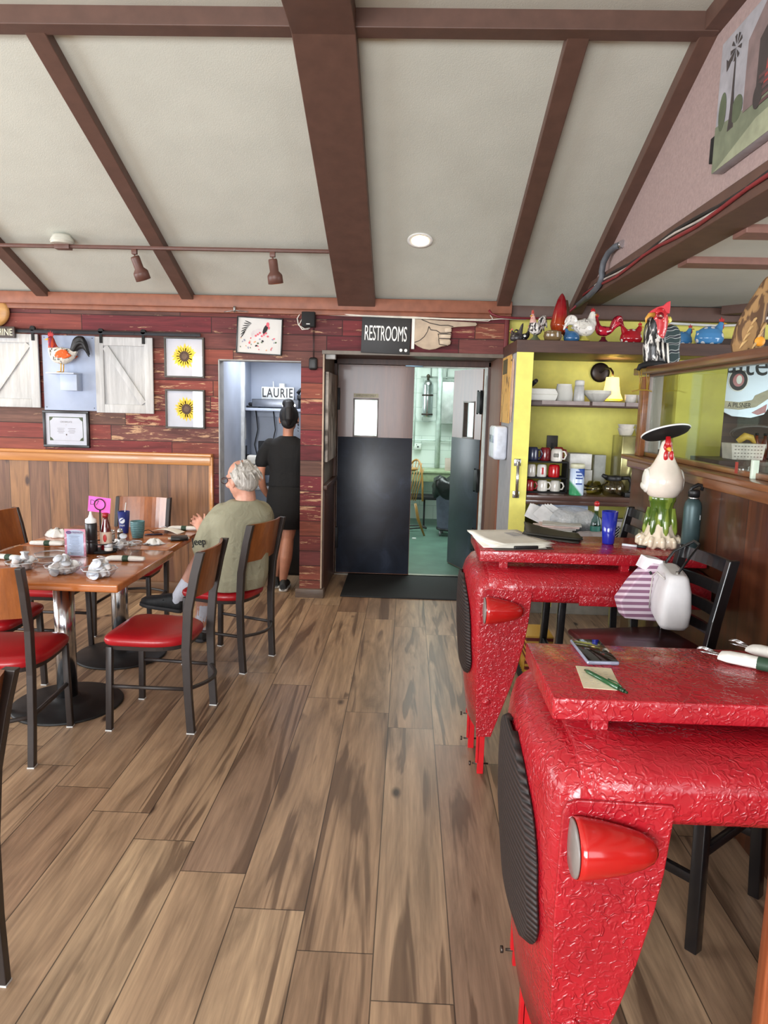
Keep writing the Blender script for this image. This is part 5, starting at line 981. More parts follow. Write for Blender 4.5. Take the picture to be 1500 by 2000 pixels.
b = MB(); b.tube([(0, .02, .115), (0, -.12, .14), (0, -.26, .13), (0, -.33, .10), (0, -.335, .06)], .008, 8); b.build('arm', plain((48, 36, 32), .35, .4), g)
SHD = plain((255, 226, 150), .5, emit=(255, 214, 128), es=1.25, name='glowing lamp shade')
b = MB(); b.lathe([(.045, .062), (.048, .05), (.052, .0), (.062, -.055), (.082, -.10)], n=32, c=(0, -.335, 0), cap=False); b.build('lamp_shade', SHD, g, solid=.003)
b = MB(); b.lathe([(.082, -.10), (.084, -.106), (.070, -.11)], n=32, c=(0, -.335, 0), cap=False); b.build('shade_rim', plain((250, 190, 60), .5, emit=(255, 180, 50), es=.9, name='amber rim'), g, solid=.002)
l = bpy.data.lights.new('lamp_light', 'POINT'); l.energy = 9; l.color = (1, .78, .36); l.shadow_soft_size = .03; lo = bpy.data.objects.new('lamp_light', l); col.objects.link(lo); lo.parent = g; lo.location = (0, -.335, -.03)
CERA = plain((226, 220, 210), .25, coat=.3, name='white ceramic')
for i, (x, y) in enumerate(((1.635, 5.42), (1.725, 5.42), (1.68, 5.54))):
    b = MB(); b.lathe([(.024, 0), (.036, .004), (.042, .055), (.044, .06), (.040, .058), (.033, .008), (.001, .007)], n=24); tag(b.build('ramekin', CERA, loc=(x, y, Z1)), 'small white ramekin right of the glowing lamp, '+('nearest the lamp', 'farthest from the lamp', 'behind the other two')[i], 'bowl', 'ramekins on the middle shelf')
b = MB(); b.cyl((.905, 5.50, 1.775), (.935, 5.42, 1.815), .016, n=14); b.mi = 1; b.cyl((.935, 5.42, 1.815), (.938, 5.412, 1.819), .014, n=14); b.cyl((.905, 5.5, 1.762), (.905, 5.5, 1.79), .008, n=8); tag(b.build('flashlight', [BLK, CHR]), 'black flashlight on top of the foam clamshell box', 'flashlight')
# ---- counter things (z = 1.0)
Z2 = 1.0
g = empty('mug_rack', (1.03, 5.36, Z2), 0, 'black three-tier rack of mugs on the alcove counter', 'rack')
for z in (.0, .105, .222): b = MB(); b.box(-.155, .150, -.09, .09, z+.0, z+.012, .002); b.build('tier', BLKM, g)
for x in (-.15, .145): b = MB(); b.box(x-.005, x+.005, -.09, .09, 0, .225, .001); b.build('side', BLKM, g)
def mug(loc, rz, c, r, h, label, dots=False, inv=True):
    m = plain(c, .18, var=.03, coat=.4, name='glazed mug'); g = empty('mug', loc, rz, label, 'mug', None)
    b = MB(); pr = [(r*.9, 0), (r*.97, .003), (r, .012), (r*.97, h*.8), (r*.86, h-.006), (r*.7, h)] if inv else [(r*.7, 0), (r*.9, .006), (r, h*.3), (r, h), (r*.92, h), (r*.9, .01)]
    b.lathe(pr, n=24); b.build('cup', m, g)
    b = MB(); b.tube([(r*.9, 0, h*.8), (r*1.35, 0, h*.78), (r*1.62, 0, h*.5), (r*1.35, 0, h*.2), (r*.9, 0, h*.2)], .0065, 8); b.build('handle', m, g)
    return g
R1, R2, R3 = Z2+.234, Z2+.117, Z2+.012
mug((.925, 5.33, R1), -.3, (38, 44, 72), .043, .10, 'navy blue mug upside down on the top tier of the mug rack'); mug((1.02, 5.34, R1), 1.9, (118, 22, 32), .040, .098, 'dark red mug on the top tier beside the navy mug')
g = mug((1.095, 5.30, R1), -.2, (222, 218, 210), .042, .092, 'white mug with grey print on the top tier of the mug rack'); b = MB(); b.box(-.022, .016, -.044, -.036, .03, .06, .008); b.build('print', plain((130, 128, 120), .5), g)
mug((1.13, 5.41, R1), -.1, (128, 26, 36), .038, .10, 'dark red mug behind the white printed mug')
for x, c, lb in ((.915, (196, 190, 182), 'white mug at the left end of the middle tier'), (.995, (222, 220, 216), 'white mug with a small red label on the middle tier'), (1.085, (196, 20, 30), 'bright red mug on the middle tier')): g = mug((x, 5.31, R2), 1.7, c, .036 if x < 1.05 else .042, .092, lb)
b = MB(); b.box(.988, 1.002, 5.270, 5.276, R2+.02, R2+.07); tag(b.build('mug_label', plain((190, 60, 66), .5)), 'small red label on the white middle-tier mug', 'label')
for x, c, lb in ((.905, (150, 24, 34), 'dark red mug at the left end of the bottom tier'), (1.005, (226, 222, 214), 'white cup in the centre of the bottom tier'), (1.10, (226, 222, 214), 'white cup at the right end of the bottom tier')): mug((x, 5.31, R3), -.3, c, .038, .082, lb)
g = empty('wipes_canister', (1.235, 5.22, Z2), 0, 'blue and white plastic canister of wipes beside the mug rack', 'canister'); b = MB(); b.lathe([(.050, 0), (.052, .005), (.052, .19), (.049, .194)], n=28); s = N('blue green label'); sp = s.n('ShaderNodeSeparateXYZ', Vector=s.tc).outputs
f_ = s.math('ADD', sp[2], s.math('MULTIPLY', sp[0], 1.2)); b.build('body', s.out(s.ramp(s.math('MULTIPLY_ADD', f_, 4.0, .1), [(.22, (60, 150, 100)), (.30, (210, 226, 240)), (.42, (196, 214, 236)), (.80, (190, 206, 232)), (.86, (30, 74, 160))]), .3, 0, .3), g)
b = MB(); b.lathe([(.051, .194), (.052, .22), (.044, .228), (.001, .228)], n=28); b.build('lid', plain((214, 214, 186), .4), g)
b = MB()
for w_, z in ((.052, .165), (.04, .14), (.05, .12), (.045, .08)): b.box(-w_/2+.004, w_/2+.004, -.0535, -.05, z, z+.010)
b.build('print', plain((40, 70, 140), .5), g)
for k_ in range(4): b = MB(); b.lathe([(.05, 0), (.055, .003), (.082, .016), (.083, .019), (.05, .008), (.001, .006)], n=32); tag(b.build('saucer', CERA if k_ != 2 else BLK, loc=(1.335, 5.36, Z2+.010*k_)), 'white saucer, %s in the small pile right of the wipes canister' % ('bottom', 'second', '', 'top')[k_] if k_ != 2 else 'black plate in the pile of white saucers', 'saucer', 'pile of saucers')
b = MB(); b.box(1.235, 1.40, 5.44, 5.62, Z2, Z2+.165, .004); b.box(1.225, 1.39, 5.44, 5.62, Z2+.168, Z2+.285, .004); b.build_ = None; tag(b.build('napkin_stack', plain((226, 226, 222), .8, bump=.1)), 'tall stack of white folded napkins behind the wipes canister', 'napkins')
g = empty('wall_plate', (1.185, 5.95, 1.31), 0, 'dark outlet plate on the yellow wall behind the mugs', 'plate'); b = MB(); b.box(-.045, .045, -.012, 0, -.09, .09, .003); b.build('plate', plain((62, 58, 56), .5), g); b = MB(); b.box(-.01, .01, -.014, -.012, -.03, .03); b.build('socket', BLK, g)
# glass coffee pot
g = empty('coffee_pot', (1.50, 5.22, Z2), 0, 'round glass coffee pot with black handle and lid on the alcove counter', 'coffee pot')
b = MB(); b.lathe([(.055, 0), (.07, .008), (.082, .04), (.080, .075), (.062, .105), (.048, .118)], n=32, cap=False); b.build('glass_body', glassmat((236, 232, 220), ior=1.6), g, solid=.003)
b = MB(); b.lathe([(.050, .112), (.054, .118), (.054, .14), (.046, .148), (.001, .150)], n=24); b.tube([(-.045, 0, .13), (-.085, 0, .150)], [.02, .012], 8); b.build('lid', BLK, g)
b = MB(); b.tube([(.05, 0, .13), (.10, -.01, .135), (.125, -.01, .10), (.122, -.01, .04), (.10, -.005, .02)], .011, 8, flat=1.3); b.build('handle', BLK, g)
g = empty('coffee_pot', (1.38, 5.30, Z2), 0, 'second empty glass pot with thin dark handle, left of the round coffee pot', 'coffee pot'); b = MB(); b.lathe([(.04, 0), (.055, .008), (.065, .035), (.060, .06), (.045, .085), (.04, .095)], n=28, cap=False); b.build('glass_body', glassmat((226, 222, 180), ior=1.6), g, solid=.002); b = MB(); b.tube([(-.09, 0, .07), (-.02, -.04, .055), (.05, -.03, .07), (.10, 0, .09)], .005, 8); b.build('handle', BLK, g)
g = empty('coffee_maker', (1.665, 5.34, Z2), 0, 'black and steel coffee maker at the right end of the alcove counter', 'coffee maker')
b = MB(); b.box(-.10, .13, -.04, .22, 0, .43, .006); b.build('tower', plain((166, 160, 110), .2, .6, name='polished steel side'), g); b = MB(); b.box(.0, .13, -.19, -.04, .29, .43, .006); b.build('brew_head', BLK, g); b = MB(); b.box(-.10, .13, -.20, -.04, 0, .035, .004); b.build('base', BLK, g)
b = MB(); b.lathe([(.04, 0), (.062, .01), (.066, .12), (.05, .165), (.045, .20)], n=28, c=(.02, -.12, .038)); b.build('thermos', CHR, g); b = MB(); b.tube([(.075, -.13, .20), (.11, -.14, .19), (.115, -.14, .10), (.09, -.135, .06)], .012, 8, flat=1.2); b.build('thermos_handle', BLK, g)
b = MB(); b.box(.01, .12, -.192, -.19, .35, .415, .001); b.build('control_panel', plain((210, 212, 214), .4), g); b = MB(); b.box(.03, .06, -.194, -.192, .36, .40, .001); b.build('drink_picture', plain((150, 90, 60), .5), g)
bowl_stack('soup_bowl', (1.62, 5.42, Z2+.432), .045, .060, .05, 2, 'white soup bowl stacked on the coffee maker, left pile', .030, cat='bowl', mat=CERA, group='bowls left on the coffee maker')
bowl_stack('soup_bowl', (1.745, 5.42, Z2+.432), .045, .060, .05, 2, 'white soup bowl stacked on the coffee maker, right pile', .030, cat='bowl', mat=CERA, group='bowls right on the coffee maker')
b = MB(); b.box(1.455, 1.545, 5.62, 5.70, Z2, Z2+.27, .004); tag(b.build('filter_box', plain((200, 202, 198), .5)), 'plain white box between the coffee pot and the coffee maker', 'box')
# ---- lower shelf (z = .735)
Z3 = .735
random.seed(12)
for k_ in range(5):
    a = random.uniform(-.2, .3); b = MB(); b.box(-.13, .13, -.10, .10, 0, .008, .001); o = b.build('paper_bundle', plain((176+8*k_ % 30, 176, 170), .7), loc=(1.0+.02*k_, 4.92, Z3+.055+.0095*k_)); o.rotation_euler = (0, 0, a); tag(o, 'grey menu sheets on the lower shelf of the alcove, %s of the pile' % ('bottom', 'second', 'third', 'fourth', 'top')[k_], 'papers', 'menu sheets on the lower shelf')
b = MB(); b.box(.88, 1.16, 4.80, 5.05, Z3, Z3+.054, .004); tag(b.build('tray', plain((96, 92, 88), .5)), 'grey tray under the menu sheets on the lower shelf', 'tray')
b = MB()
for k_ in range(6): a = random.uniform(-.5, .5); b.box(-.07, .07, -.002, .002, 0, .10, 0, Matrix.Translation((.90+.025*k_, 5.02, Z3+.10)) @ Matrix.Rotation(.5+a*.6, 4, 'Y') @ Matrix.Rotation(a, 4, 'X'))
tag(b.build('crumpled_papers', plain((206, 206, 206), .6)), 'crumpled silver and white papers behind the menu sheets', 'papers')
s = N('clear plastic film'); s.bump(s.noise(34, None, 4, .6, 1.5), 1.0, .02); FILM = s.out((206, 210, 216), .12, 0, .5, alpha=.45)
g = empty('cup_sleeve_bag', (1.20, 5.05, Z3), .12, 'clear crinkled plastic bag of stacked cups on the lower shelf', 'bag')
for j, (y, z) in enumerate(((-.05, .10), (.05, .12))):
    b = MB()
    for k_ in range(11): M_ = Matrix.Translation((-.14+.024*k_, y, z+.01*math.sin(k_))) @ Matrix.Rotation(PI/2+.15, 4, 'Y'); b.lathe([(.030, 0), (.045, .05), (.047, .052), (.043, .052)], n=18, M=M_)
    b.build('cup_sleeve', plain((214, 214, 212), .5), g)
b = MB(); b.ball((0, 0, .10), (.20, .13, .10), 24, 14, Matrix.Rotation(.15, 3, 'Y')); b.build('film', FILM, g)
b = MB(); b.cyl((.98, 5.25, Z3+.19), (1.32, 5.25, Z3+.14), .055, n=20); tag(b.build('paper_roll', plain((176, 190, 214), .6)), 'pale blue roll lying behind the bag of cups', 'roll')
g = empty('sauce_bottle', (1.29, 4.84, Z3), 0, 'clear glass bottle with red cap and green label on the lower shelf', 'bottle')
b = MB(); b.lathe([(.030, 0), (.033, .006), (.033, .11), (.026, .145), (.014, .17), (.012, .21)], n=22); b.build('glass_body', glassmat((176, 206, 204), ior=1.6), g); b = MB(); b.lathe([(.0335, .03), (.0338, .032), (.0338, .10), (.0335, .102)], n=22, cap=False); b.build('label', plain((40, 110, 100), .5), g, solid=.001)
b = MB(); b.lathe([(.013, .205), (.0145, .215), (.0145, .235)], n=18); b.build('collar', WHT, g); b = MB(); b.ball((0, 0, .252), .019, 16, 10); b.build('cap', REDC, g)
b = MB(); random.seed(4)
for k_ in range(7): b.ball((1.19+.03*k_, 4.80+.015*(k_ % 3), Z3+.035), (.045, .04, .034), 10, 8)
tag(b.build('cloth_heap', cloth((150, 142, 142), 'grey rag', .5), remesh=.008, smooth=3), 'crumpled grey cloth in front of the bag of cups', 'cloth')
g = empty('plastic_basket', (1.50, 4.86, Z3), 0, 'grey lattice plastic basket on the lower shelf', 'basket')
GB = plain((150, 148, 150), .5, name='grey plastic'); b = MB()
for s_ in (-1, 1): b.box(-.09, .09, s_*.07-.002, s_*.07+.002, .11, .14); b.box(s_*.09-.002, s_*.09+.002, -.07, .07, .11, .14)
b.build('rim', GB, g); b = MB(); b.box(-.09, .09, -.07, .07, 0, .006); b.build('base', GB, g); b = MB()
for k_ in range(-9, 10):
    for d_ in (-1, 1):
        x0 = .02*k_; pts = [(x0, .006), (x0+d_*.105, .111)]
        pts = [p for p in pts]; xa, za = pts[0]; xb, zb = pts[1]
        if xa < -.09: t = (-.09-xa)/(xb-xa) if xb != xa else 0; xa, za = -.09, za+(zb-za)*t
        if xa > .09: continue
        if xb > .09: t = (.09-xa)/(xb-xa); zb = za+(zb-za)*t; xb = .09
        if xb < -.09: continue
        if abs(xa) <= .0901 and abs(xb) <= .0901 and zb > za+.004: b.bar((xa, -.07, za), (xb, -.07, zb), .003, .004, 0, up=(0, 1, 0))
b.build('lattice', GB, g); b = MB(); b.box(-.075, .075, -.055, .055, .006, .10, .01); b.mi = 1; b.tube([(-.05, 0, .1), (.06, .02, .16)], .012, 8); b.build('contents', [BLKM, BLK], g)
# ---- right part seen through the glass
g = empty('beer_mirror', (2.66, 5.84, 1.83), 0, 'mirror-like beer advertising sign with black lettering and round red badge behind the glass', 'sign'); s = N('brushed silver'); sil = s.out((176, 184, 196), .22, .25)
mats = [sil]; b = MB(); b.prism([(-.175, -.20), (-.1, -.235), (.05, -.245), (.15, -.215), (.175, -.17), (.17, .245), (-.15, .245), (-.165, .0)], (0, 0, 0), U, V_, .02)
def q2(m, pts, d): b.mi = mat_i(mats, m); b.prism(pts, (0, -.020-d, 0), U, V_, .0012); b.mi = 0
q2(plain((40, 34, 34), .4), [(-.175, .255), (-.11, .295), (.0, .308), (.1, .30), (.17, .27), (.17, .245), (-.16, .245)], 0); q2(WHG, [(-.15, .262), (-.10, .286), (-.045, .296), (-.045, .26)], .001); q2(plain((90, 30, 40), .4), [(-.04, .296), (.03, .3), (.03, .25), (-.04, .25)], .001); q2(WHG, [(.035, .298), (.12, .285), (.15, .262), (.15, .25), (.035, .25)], .001)
q2(WHG, ell(-.075, .045, .078, .088, 28), .001); q2(BLK, ell(-.075, .045, .070, .080, 28), .002); q2(REDC, ell(-.075, .045, .044, .050, 24), .003); q2(WHG, ell(-.07, .05, .022, .034, 18), .004)
q2(plain((206, 196, 170), .4), [(-.185, -.115), (-.05, -.125), (.05, -.105), (.065, -.07), (.17, -.02), (.175, -.09), (.08, -.16), (-.05, -.185), (-.185, -.175)], .001); q2(REDC, [(.05, -.205), (.165, -.135), (.16, -.20), (.10, -.222)], .001); q2(BLK, [(-.16, .115), (-.10, .125), (-.125, .10), (-.155, .10)], .001)
b.mi = mat_i(mats, BLK); b.text('lite', .26, (.005, -.0225, .165), U, V_, .0012, 'CENTER', .9)
b.text('A TRUE PILSNER', .024, (-.078, -.0245, .111), U, V_, .0012, 'CENTER', .62); b.text('A PILSNER', .055, (-.05, -.0225, -.150), U, V_, .0012, 'CENTER', .72); b.text('TASTE', .030, (-.095, -.0225, .272), U, V_, .0012, 'CENTER', .8); b.mi = 0; b.build('panel', mats, g)
g = empty('white_basket', (2.34, 5.1, 1.30), 0, 'white perforated plastic basket behind the partition glass', 'basket')
b = MB(); b.prism([(-.10, 0), (.105, 0), (.12, .11), (-.115, .11)], (0, -.08, 0), U, V_, -.16); b.build('body', plain((226, 214, 206), .5), g); b = MB()
for r_ in range(4):
    for c_ in range(9): b.box(-.09+.022*c_, -.078+.022*c_, -.0815, -.08, .018+.024*r_, .023+.024*r_)
b.build('slots', plain((110, 96, 92), .6), g)
b = MB(); b.box(2.1, 2.75, 4.9, 5.4, 1.262, 1.298, .003); b.box(2.12, 2.16, 4.92, 5.3, 0, 1.262); b.box(2.69, 2.73, 4.92, 5.3, 0, 1.262); tag(b.build('side_table', DB), 'dark shelf table behind the partition carrying the white basket', 'table')
for x, y, h, c, lb in ((2.36, 5.12, .06, (214, 176, 84), 'yellow bundle lying in the white basket'),): b = MB(); b.tube([(x-.05, y, 1.42), (x-.01, y-.02, 1.46), (x+.04, y, 1.45), (x+.07, y, 1.41)], [.02, .026, .022, .01], 10); tag(b.build('yellow_bundle', plain(c, .5)), lb, 'bundle')
for k_, (x, c) in enumerate(((2.50, (120, 52, 30)), (2.56, (92, 44, 30)), (2.62, (150, 70, 34)))):
    g = empty('liquor_bottle', (x, 5.25, 1.298), 0, 'amber bottle, %s of the three behind the white basket' % ('leftmost', 'middle', 'rightmost')[k_], 'bottle'); b = MB(); b.lathe([(.024, 0), (.025, .10), (.012, .14), (.010, .17)], n=18); b.build('glass_body', plain(c, .15, coat=.5), g); b = MB(); b.cyl((0, 0, .165), (0, 0, .18), .012, n=12); b.build('cap', BLK, g)
g = empty('name_card_holder', (1.345, 2.80, 1.362), 0, 'white plastic clip standing on the partition cap beside a small glass', 'holder'); b = MB(); b.box(-.03, -.005, -.03, -.012, 0, .072, .002); b.build('clip', plain((206, 220, 204), .4), g); g = empty('small_glass', (1.34, 2.90, 1.362), 0, 'small glass with a red rooster picture on the partition cap', 'glass'); b = MB(); b.lathe([(.020, 0), (.022, .004), (.026, .07)], n=22, cap=False); b.build('tumbler', GLASS, g, solid=.0015); b = MB(); b.box(-.027, -.0255, -.012, .012, .01, .055, 0); b.build('picture', plain((150, 50, 40), .5), g)
# ================================================================ CERAMIC ROOSTERS ON THE TOP BOARD (z = 2.085)
T = 2.085
SPB = spots((226, 224, 218), (26, 24, 28), 26, .22); SPR = spots((232, 228, 220), (160, 22, 34), 24, .26); SPBL = spots((232, 234, 238), (74, 136, 190), 20, .28)
hen('rooster_figurine', 'small black speckled hen figurine at the left end of the top board', (.755, 5.28, T), PI*.9, .09, plain((46, 42, 44), .3, var=.4, scale=80), point=2.0)
rooster('rooster_figurine', 'black rooster figurine with white dots and pink comb near the left end of the board', (.815, 5.31, T), -.3, .14, SPB, comb=plain((196, 88, 96), .3), fat=.85, n_tail=3)
FG = feather((232, 226, 220), (52, 48, 50), 60, .25)
rooster('rooster_figurine', 'grey and white speckled rooster figurine with green base, third from the left', (.885, 5.25, T), PI+.9, .235, FG, FG, tr=1.5, comb=plain((186, 84, 74), .3), base=plain((86, 96, 70), .3, coat=.3), tl=1.1, neck=plain((206, 160, 150), .3))
b = MB(); limb(b, [(1.055, 5.32, T+.05), (1.058, 5.32, T+.12), (1.063, 5.32, T+.22), (1.068, 5.32, T+.30), (1.070, 5.32, T+.345)], [.034, .062, .048, .030, .004], 20)
g = empty('rooster_figurine', (0, 0, 0), 0, 'tall amber and red pointed rooster figurine rising highest above the top board', 'figurine'); s = N('amber glaze'); sp = s.n('ShaderNodeSeparateXYZ', Vector=s.tc).outputs
b.build('body', s.out(s.ramp(s.math('MULTIPLY_ADD', sp[2], 3.2, s.math('MULTIPLY_ADD', s.noise(30), .3, -6.75)), [(.1, (120, 44, 14)), (.5, (166, 60, 20)), (.7, (150, 20, 24)), (1, (120, 12, 22))]), .15, 0, .6), g, remesh=.005, smooth=2)
b = MB(); b.tube([(1.10, 5.34, T+.05), (1.115, 5.34, T+.2), (1.105, 5.34, T+.30)], [.02, .024, .012], 10); b.build('tail', plain((70, 46, 30), .3, coat=.4), g); b = MB(); b.tube([(1.04, 5.30, T), (1.045, 5.31, T+.06)], .014, 8); b.tube([(1.07, 5.30, T), (1.065, 5.31, T+.06)], .014, 8); b.build('leg', plain((60, 44, 34), .3), g)
b = MB(); b.lathe([(.035, 0), (.055, .008), (.064, .035), (.058, .06), (.062, .064), (.03, .075), (.001, .078)], n=30); tag(b.build('ceramic_dish', plain((112, 92, 62), .2, coat=.4, name='olive brown glaze'), loc=(1.00, 5.22, T)), 'round olive brown lidded ceramic dish below the tall amber figurine', 'dish')
b = MB(); b.tube([(1.055, 5.22, T), (1.06, 5.22, T+.05)], [.012, .006], 8); b.tube([(1.05, 5.22, T+.03), (1.07, 5.22, T+.045)], .007, 8); tag(b.build('small_figurine', plain((196, 166, 110), .4)), 'tiny tan figurine right of the olive brown dish', 'figurine')
hen('hen_figurine', 'small blue ceramic hen partly hidden under the big white rooster', (1.135, 5.23, T), PI, .11, plain((50, 96, 140), .15, coat=.5))
FWH = feather((120, 112, 110), (230, 226, 218), 46, .2, coat=.5, mid=.36)
rooster('rooster_figurine', 'big white rooster figurine with red comb in the middle of the top board', (1.225, 5.26, T+.01), .25, .26, FWH, wing=WHG, fat=1.30, n_tail=5, tl=.7, tr=1.6, comb=plain((170, 16, 28), .15, coat=.5), neck=WHG, base=plain((176, 166, 70), .3, coat=.3))
RW = feather((126, 14, 30), (186, 34, 56), 30, .15, coat=.6)
rooster('rooster_figurine', 'glossy crimson rooster figurine with broad tail just right of the big white rooster', (1.375, 5.30, T), PI, .235, RW, fat=.8, n_tail=6, tl=1.15, tr=2.0, base=plain((90, 20, 34), .3)); bpy.context.view_layer.update()
hen('hen_figurine', 'dark red ceramic hen with white dots left of the black and white rooster', (1.565, 5.28, T), 0, .15, SPR, point=1.2)
rooster('rooster_figurine', 'brown rooster figurine standing behind the striped tail of the black rooster', (1.83, 5.42, T), PI/2+.4, .20, plain((104, 66, 50), .4, var=.3, scale=40), base=plain((70, 48, 38), .4), fat=.7)
hen('hen_figurine', 'smaller blue dotted ceramic hen, left one of the blue pair', (1.945, 5.36, T), -.2, .15, SPBL)
hen('hen_figurine', 'larger blue dotted ceramic hen with red comb, right one of the blue pair', (2.09, 5.22, T), -.15, .185, SPBL)
# shelf-sitting rooster on the partition rail
g = empty('sitting_rooster', (1.345, 4.06, 1.85), 0, 'large carved rooster with red head and striped tail sitting on the rail end', 'figurine')
BW = feather((220, 216, 210), (26, 24, 26), 44, .4, coat=.1, mid=.43)
b = MB(); limb(b, [(-.01, 0, .04), (-.015, 0, .11), (-.02, 0, .18), (-.02, -.01, .24)], [.055, .058, .045, .036], 18); b.build('body', BW, g, remesh=.005, smooth=2)
b = MB(); limb(b, [(.0, -.01, .17), (.005, -.015, .22), (.0, -.02, .265), (-.004, -.02, .285)], [.036, .040, .042, .034], 16); b.build('head', spots((240, 200, 190), (196, 40, 48), 60, .2, .4), g, remesh=.005, smooth=2)
b = MB(); b.prism([(-.070, .262), (-.062, .288), (-.048, .302), (-.02, .318), (.012, .327), (.030, .345), (.046, .352), (.048, .318), (.046, .284), (.03, .288), (0, .292), (-.04, .282)], (0, -.010, 0), U, V_, .022); b.build('comb', spots((250, 210, 205), (214, 60, 70), 70, .2, .4), g, bevel=.003)
b = MB(); b.tube([(-.035, -.028, .275), (-.062, -.032, .275), (-.078, -.034, .255), (-.078, -.034, .232)], [.016, .012, .007, .002], 10); b.build('beak', plain((206, 150, 64), .3), g)
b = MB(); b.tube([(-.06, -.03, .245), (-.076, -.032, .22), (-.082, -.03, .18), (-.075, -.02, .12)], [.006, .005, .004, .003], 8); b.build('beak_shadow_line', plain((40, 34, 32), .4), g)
b = MB(); b.lathe([(.001, 0), (.018, .001), (.019, .003), (.001, .006)], n=20, M=Matrix.Translation((-.012, -.058, .268)) @ Matrix.Rotation(PI/2, 4, 'X')); b.build('eye_patch', plain((130, 24, 34), .3), g); b = MB(); b.ball((-.012, -.063, .268), .006, 10, 8); b.build('eye', plain((190, 180, 150), .2), g)
for k_ in range(5):
    b = MB(); x = -.012+.013*k_; b.tube([(x, -.052, .135-.002*k_), (x+.002, -.060, .09), (x+.010, -.058, .035+.012*(4-k_)), (x+.018, -.050, .010+.012*(4-k_))], [.006, .0065, .006, .003], 8, flat=.6); b.build('wing_feather', WHG if k_ % 2 == 0 else BLK, g)
s = N('striped tail'); wv = s.n('ShaderNodeTexWave', Vector=s.map((1, 1, 1), rot=(0, .2, 0)), Scale=7.5, Distortion=4.0, Detail=1.0, _wave_type='BANDS', _bands_direction='Z'); wv.inputs['Detail Scale'].default_value = 2.0
TM = s.out(s.ramp(wv.outputs['Fac'], [(.70, (36, 56, 58)), (.80, (206, 212, 208)), (.9, (36, 44, 52))]), .4)
b = MB(); b.prism([(.035, .0), (.032, .10), (.026, .16), (.034, .205), (.06, .228), (.095, .225), (.118, .195), (.125, .15), (.120, .10), (.128, .05), (.112, .004), (.08, -.005)], (0, .02, 0), U, V_, .045, True); b.build('tail', TM, g, bevel=.012)
b = MB(); b.tube([(.055, -.02, .012), (0, -.04, .016), (-.06, -.05, .012), (-.098, -.055, .0), (-.108, -.056, -.02)], [.018, .021, .018, .015, .010], 12); b.build('thigh', BLKM, g)
b = MB()
for x in (-.105, -.065): b.tube([(x, -.056, -.01), (x+.010, -.058, -.07), (x+.012, -.058, -.125)], .0028, 6); b.tube([(x+.016, -.056, -.01), (x+.020, -.058, -.07), (x+.014, -.058, -.125)], .0022, 6)
b.tube([(-.135, -.058, -.135), (-.095, -.058, -.125), (-.05, -.058, -.125), (-.025, -.058, -.132)], .004, 6); b.build('dangling_leg', plain((150, 120, 40), .4), g)
for z in (.315,): b = MB(); b.ball((.052, .0, .255), (.020, .018, .020), 10, 8); b.build('bead', plain((206, 176, 90), .4, var=.4, scale=90), g)
# straw figure at the right edge of the rail
g = empty('straw_rooster', (1.345, 2.98, 1.85), 0, 'tan and brown straw rooster on the rail at the right picture edge', 'figurine'); ST = feather((150, 116, 74), (88, 62, 40), 30, .8, coat=0)
b = MB(); limb(b, [(0, 0, .03), (0, -.01, .09), (.012, -.02, .16), (.03, -.03, .22), (.045, -.035, .27)], [.062, .056, .042, .032, .022], 16); b.build('body', ST, g, remesh=.006, smooth=1)
b = MB()
for k_ in range(7): a = k_*.5; b.tube([(-.02+.01*k_, -.05, .05+.03*(k_ % 4)), (-.045+.012*k_, -.062, .03+.03*(k_ % 4)), (-.055+.012*k_, -.06, .01+.03*(k_ % 4))], [.006, .005, .002], 6)
b.build('straw_tuft', plain((196, 160, 106), .7), g); b = MB(); b.ball((.02, -.058, .04), (.022, .012, .02), 10, 8); b.build('sunflower_trim', plain((226, 150, 40), .6), g)
# ================================================================ THINGS ON THE RED COUNTERS (top z = 1.0)
g = empty('ceramic_rooster', (1.158, 3.255, 1.0), 0, 'tall white ceramic rooster with green leaf body, ruffled base and black sombrero', 'figurine')
CRM = plain((222, 206, 182), .18, coat=.6, var=.05, name='cream glaze'); GRG = feather((70, 96, 30), (132, 150, 60), 14, .15, coat=.6)
b = MB(); b.lathe([(.076, 0), (.082, .01), (.080, .035), (.066, .065), (.058, .09), (.050, .13)], n=64, fn=lambda r_, z, t: (r_*math.cos(t)*(1+(.10*math.sin(11*t+z*60)+.05*math.sin(23*t))*max(0, 1-z/.11)), r_*math.sin(t)*(1+(.10*math.sin(11*t+z*60)+.05*math.sin(23*t))*max(0, 1-z/.11)), z+.008*math.sin(9*t)*max(0, 1-z/.1)))
for k_ in range(11):
    t = 2*PI*k_/11; c, s_ = math.cos(t), math.sin(t); b.tube([(.078*c, .078*s_, .052), (.092*c, .092*s_, .036), (.094*c, .094*s_, .014), (.080*c, .080*s_, .004)], [.010, .013, .011, .006], 8)
b.build('ruffled_base', CRM, g, remesh=.004, smooth=1)
b = MB(); b.lathe([(.050, .085), (.056, .10), (.051, .14), (.049, .18), (.053, .205), (.058, .212), (.058, .235), (.052, .24)], n=36, fn=lambda r_, z, t: (r_*math.cos(t)*(1+.02*math.sin(5*t+20*z)), r_*math.sin(t), z))
for k_ in range(7): t = 2*PI*k_/7+.3; c, s_ = math.cos(t), math.sin(t); b.tube([(.051*c, .051*s_, .18), (.057*c, .057*s_, .12), (.066*c, .066*s_, .075), (.070*c, .070*s_, .06)], [.010, .016, .012, .003], 10, flat=.6)
b.build('leaf_body', GRG, g)
b = MB(); b.lathe([(.050, .222), (.068, .24), (.082, .27), (.084, .31), (.070, .35), (.048, .385), (.032, .42), (.026, .455), (.022, .475), (.010, .485)], n=36); b.build('body', plain((226, 214, 200), .18, coat=.6, var=.03, name='white glaze'), g)
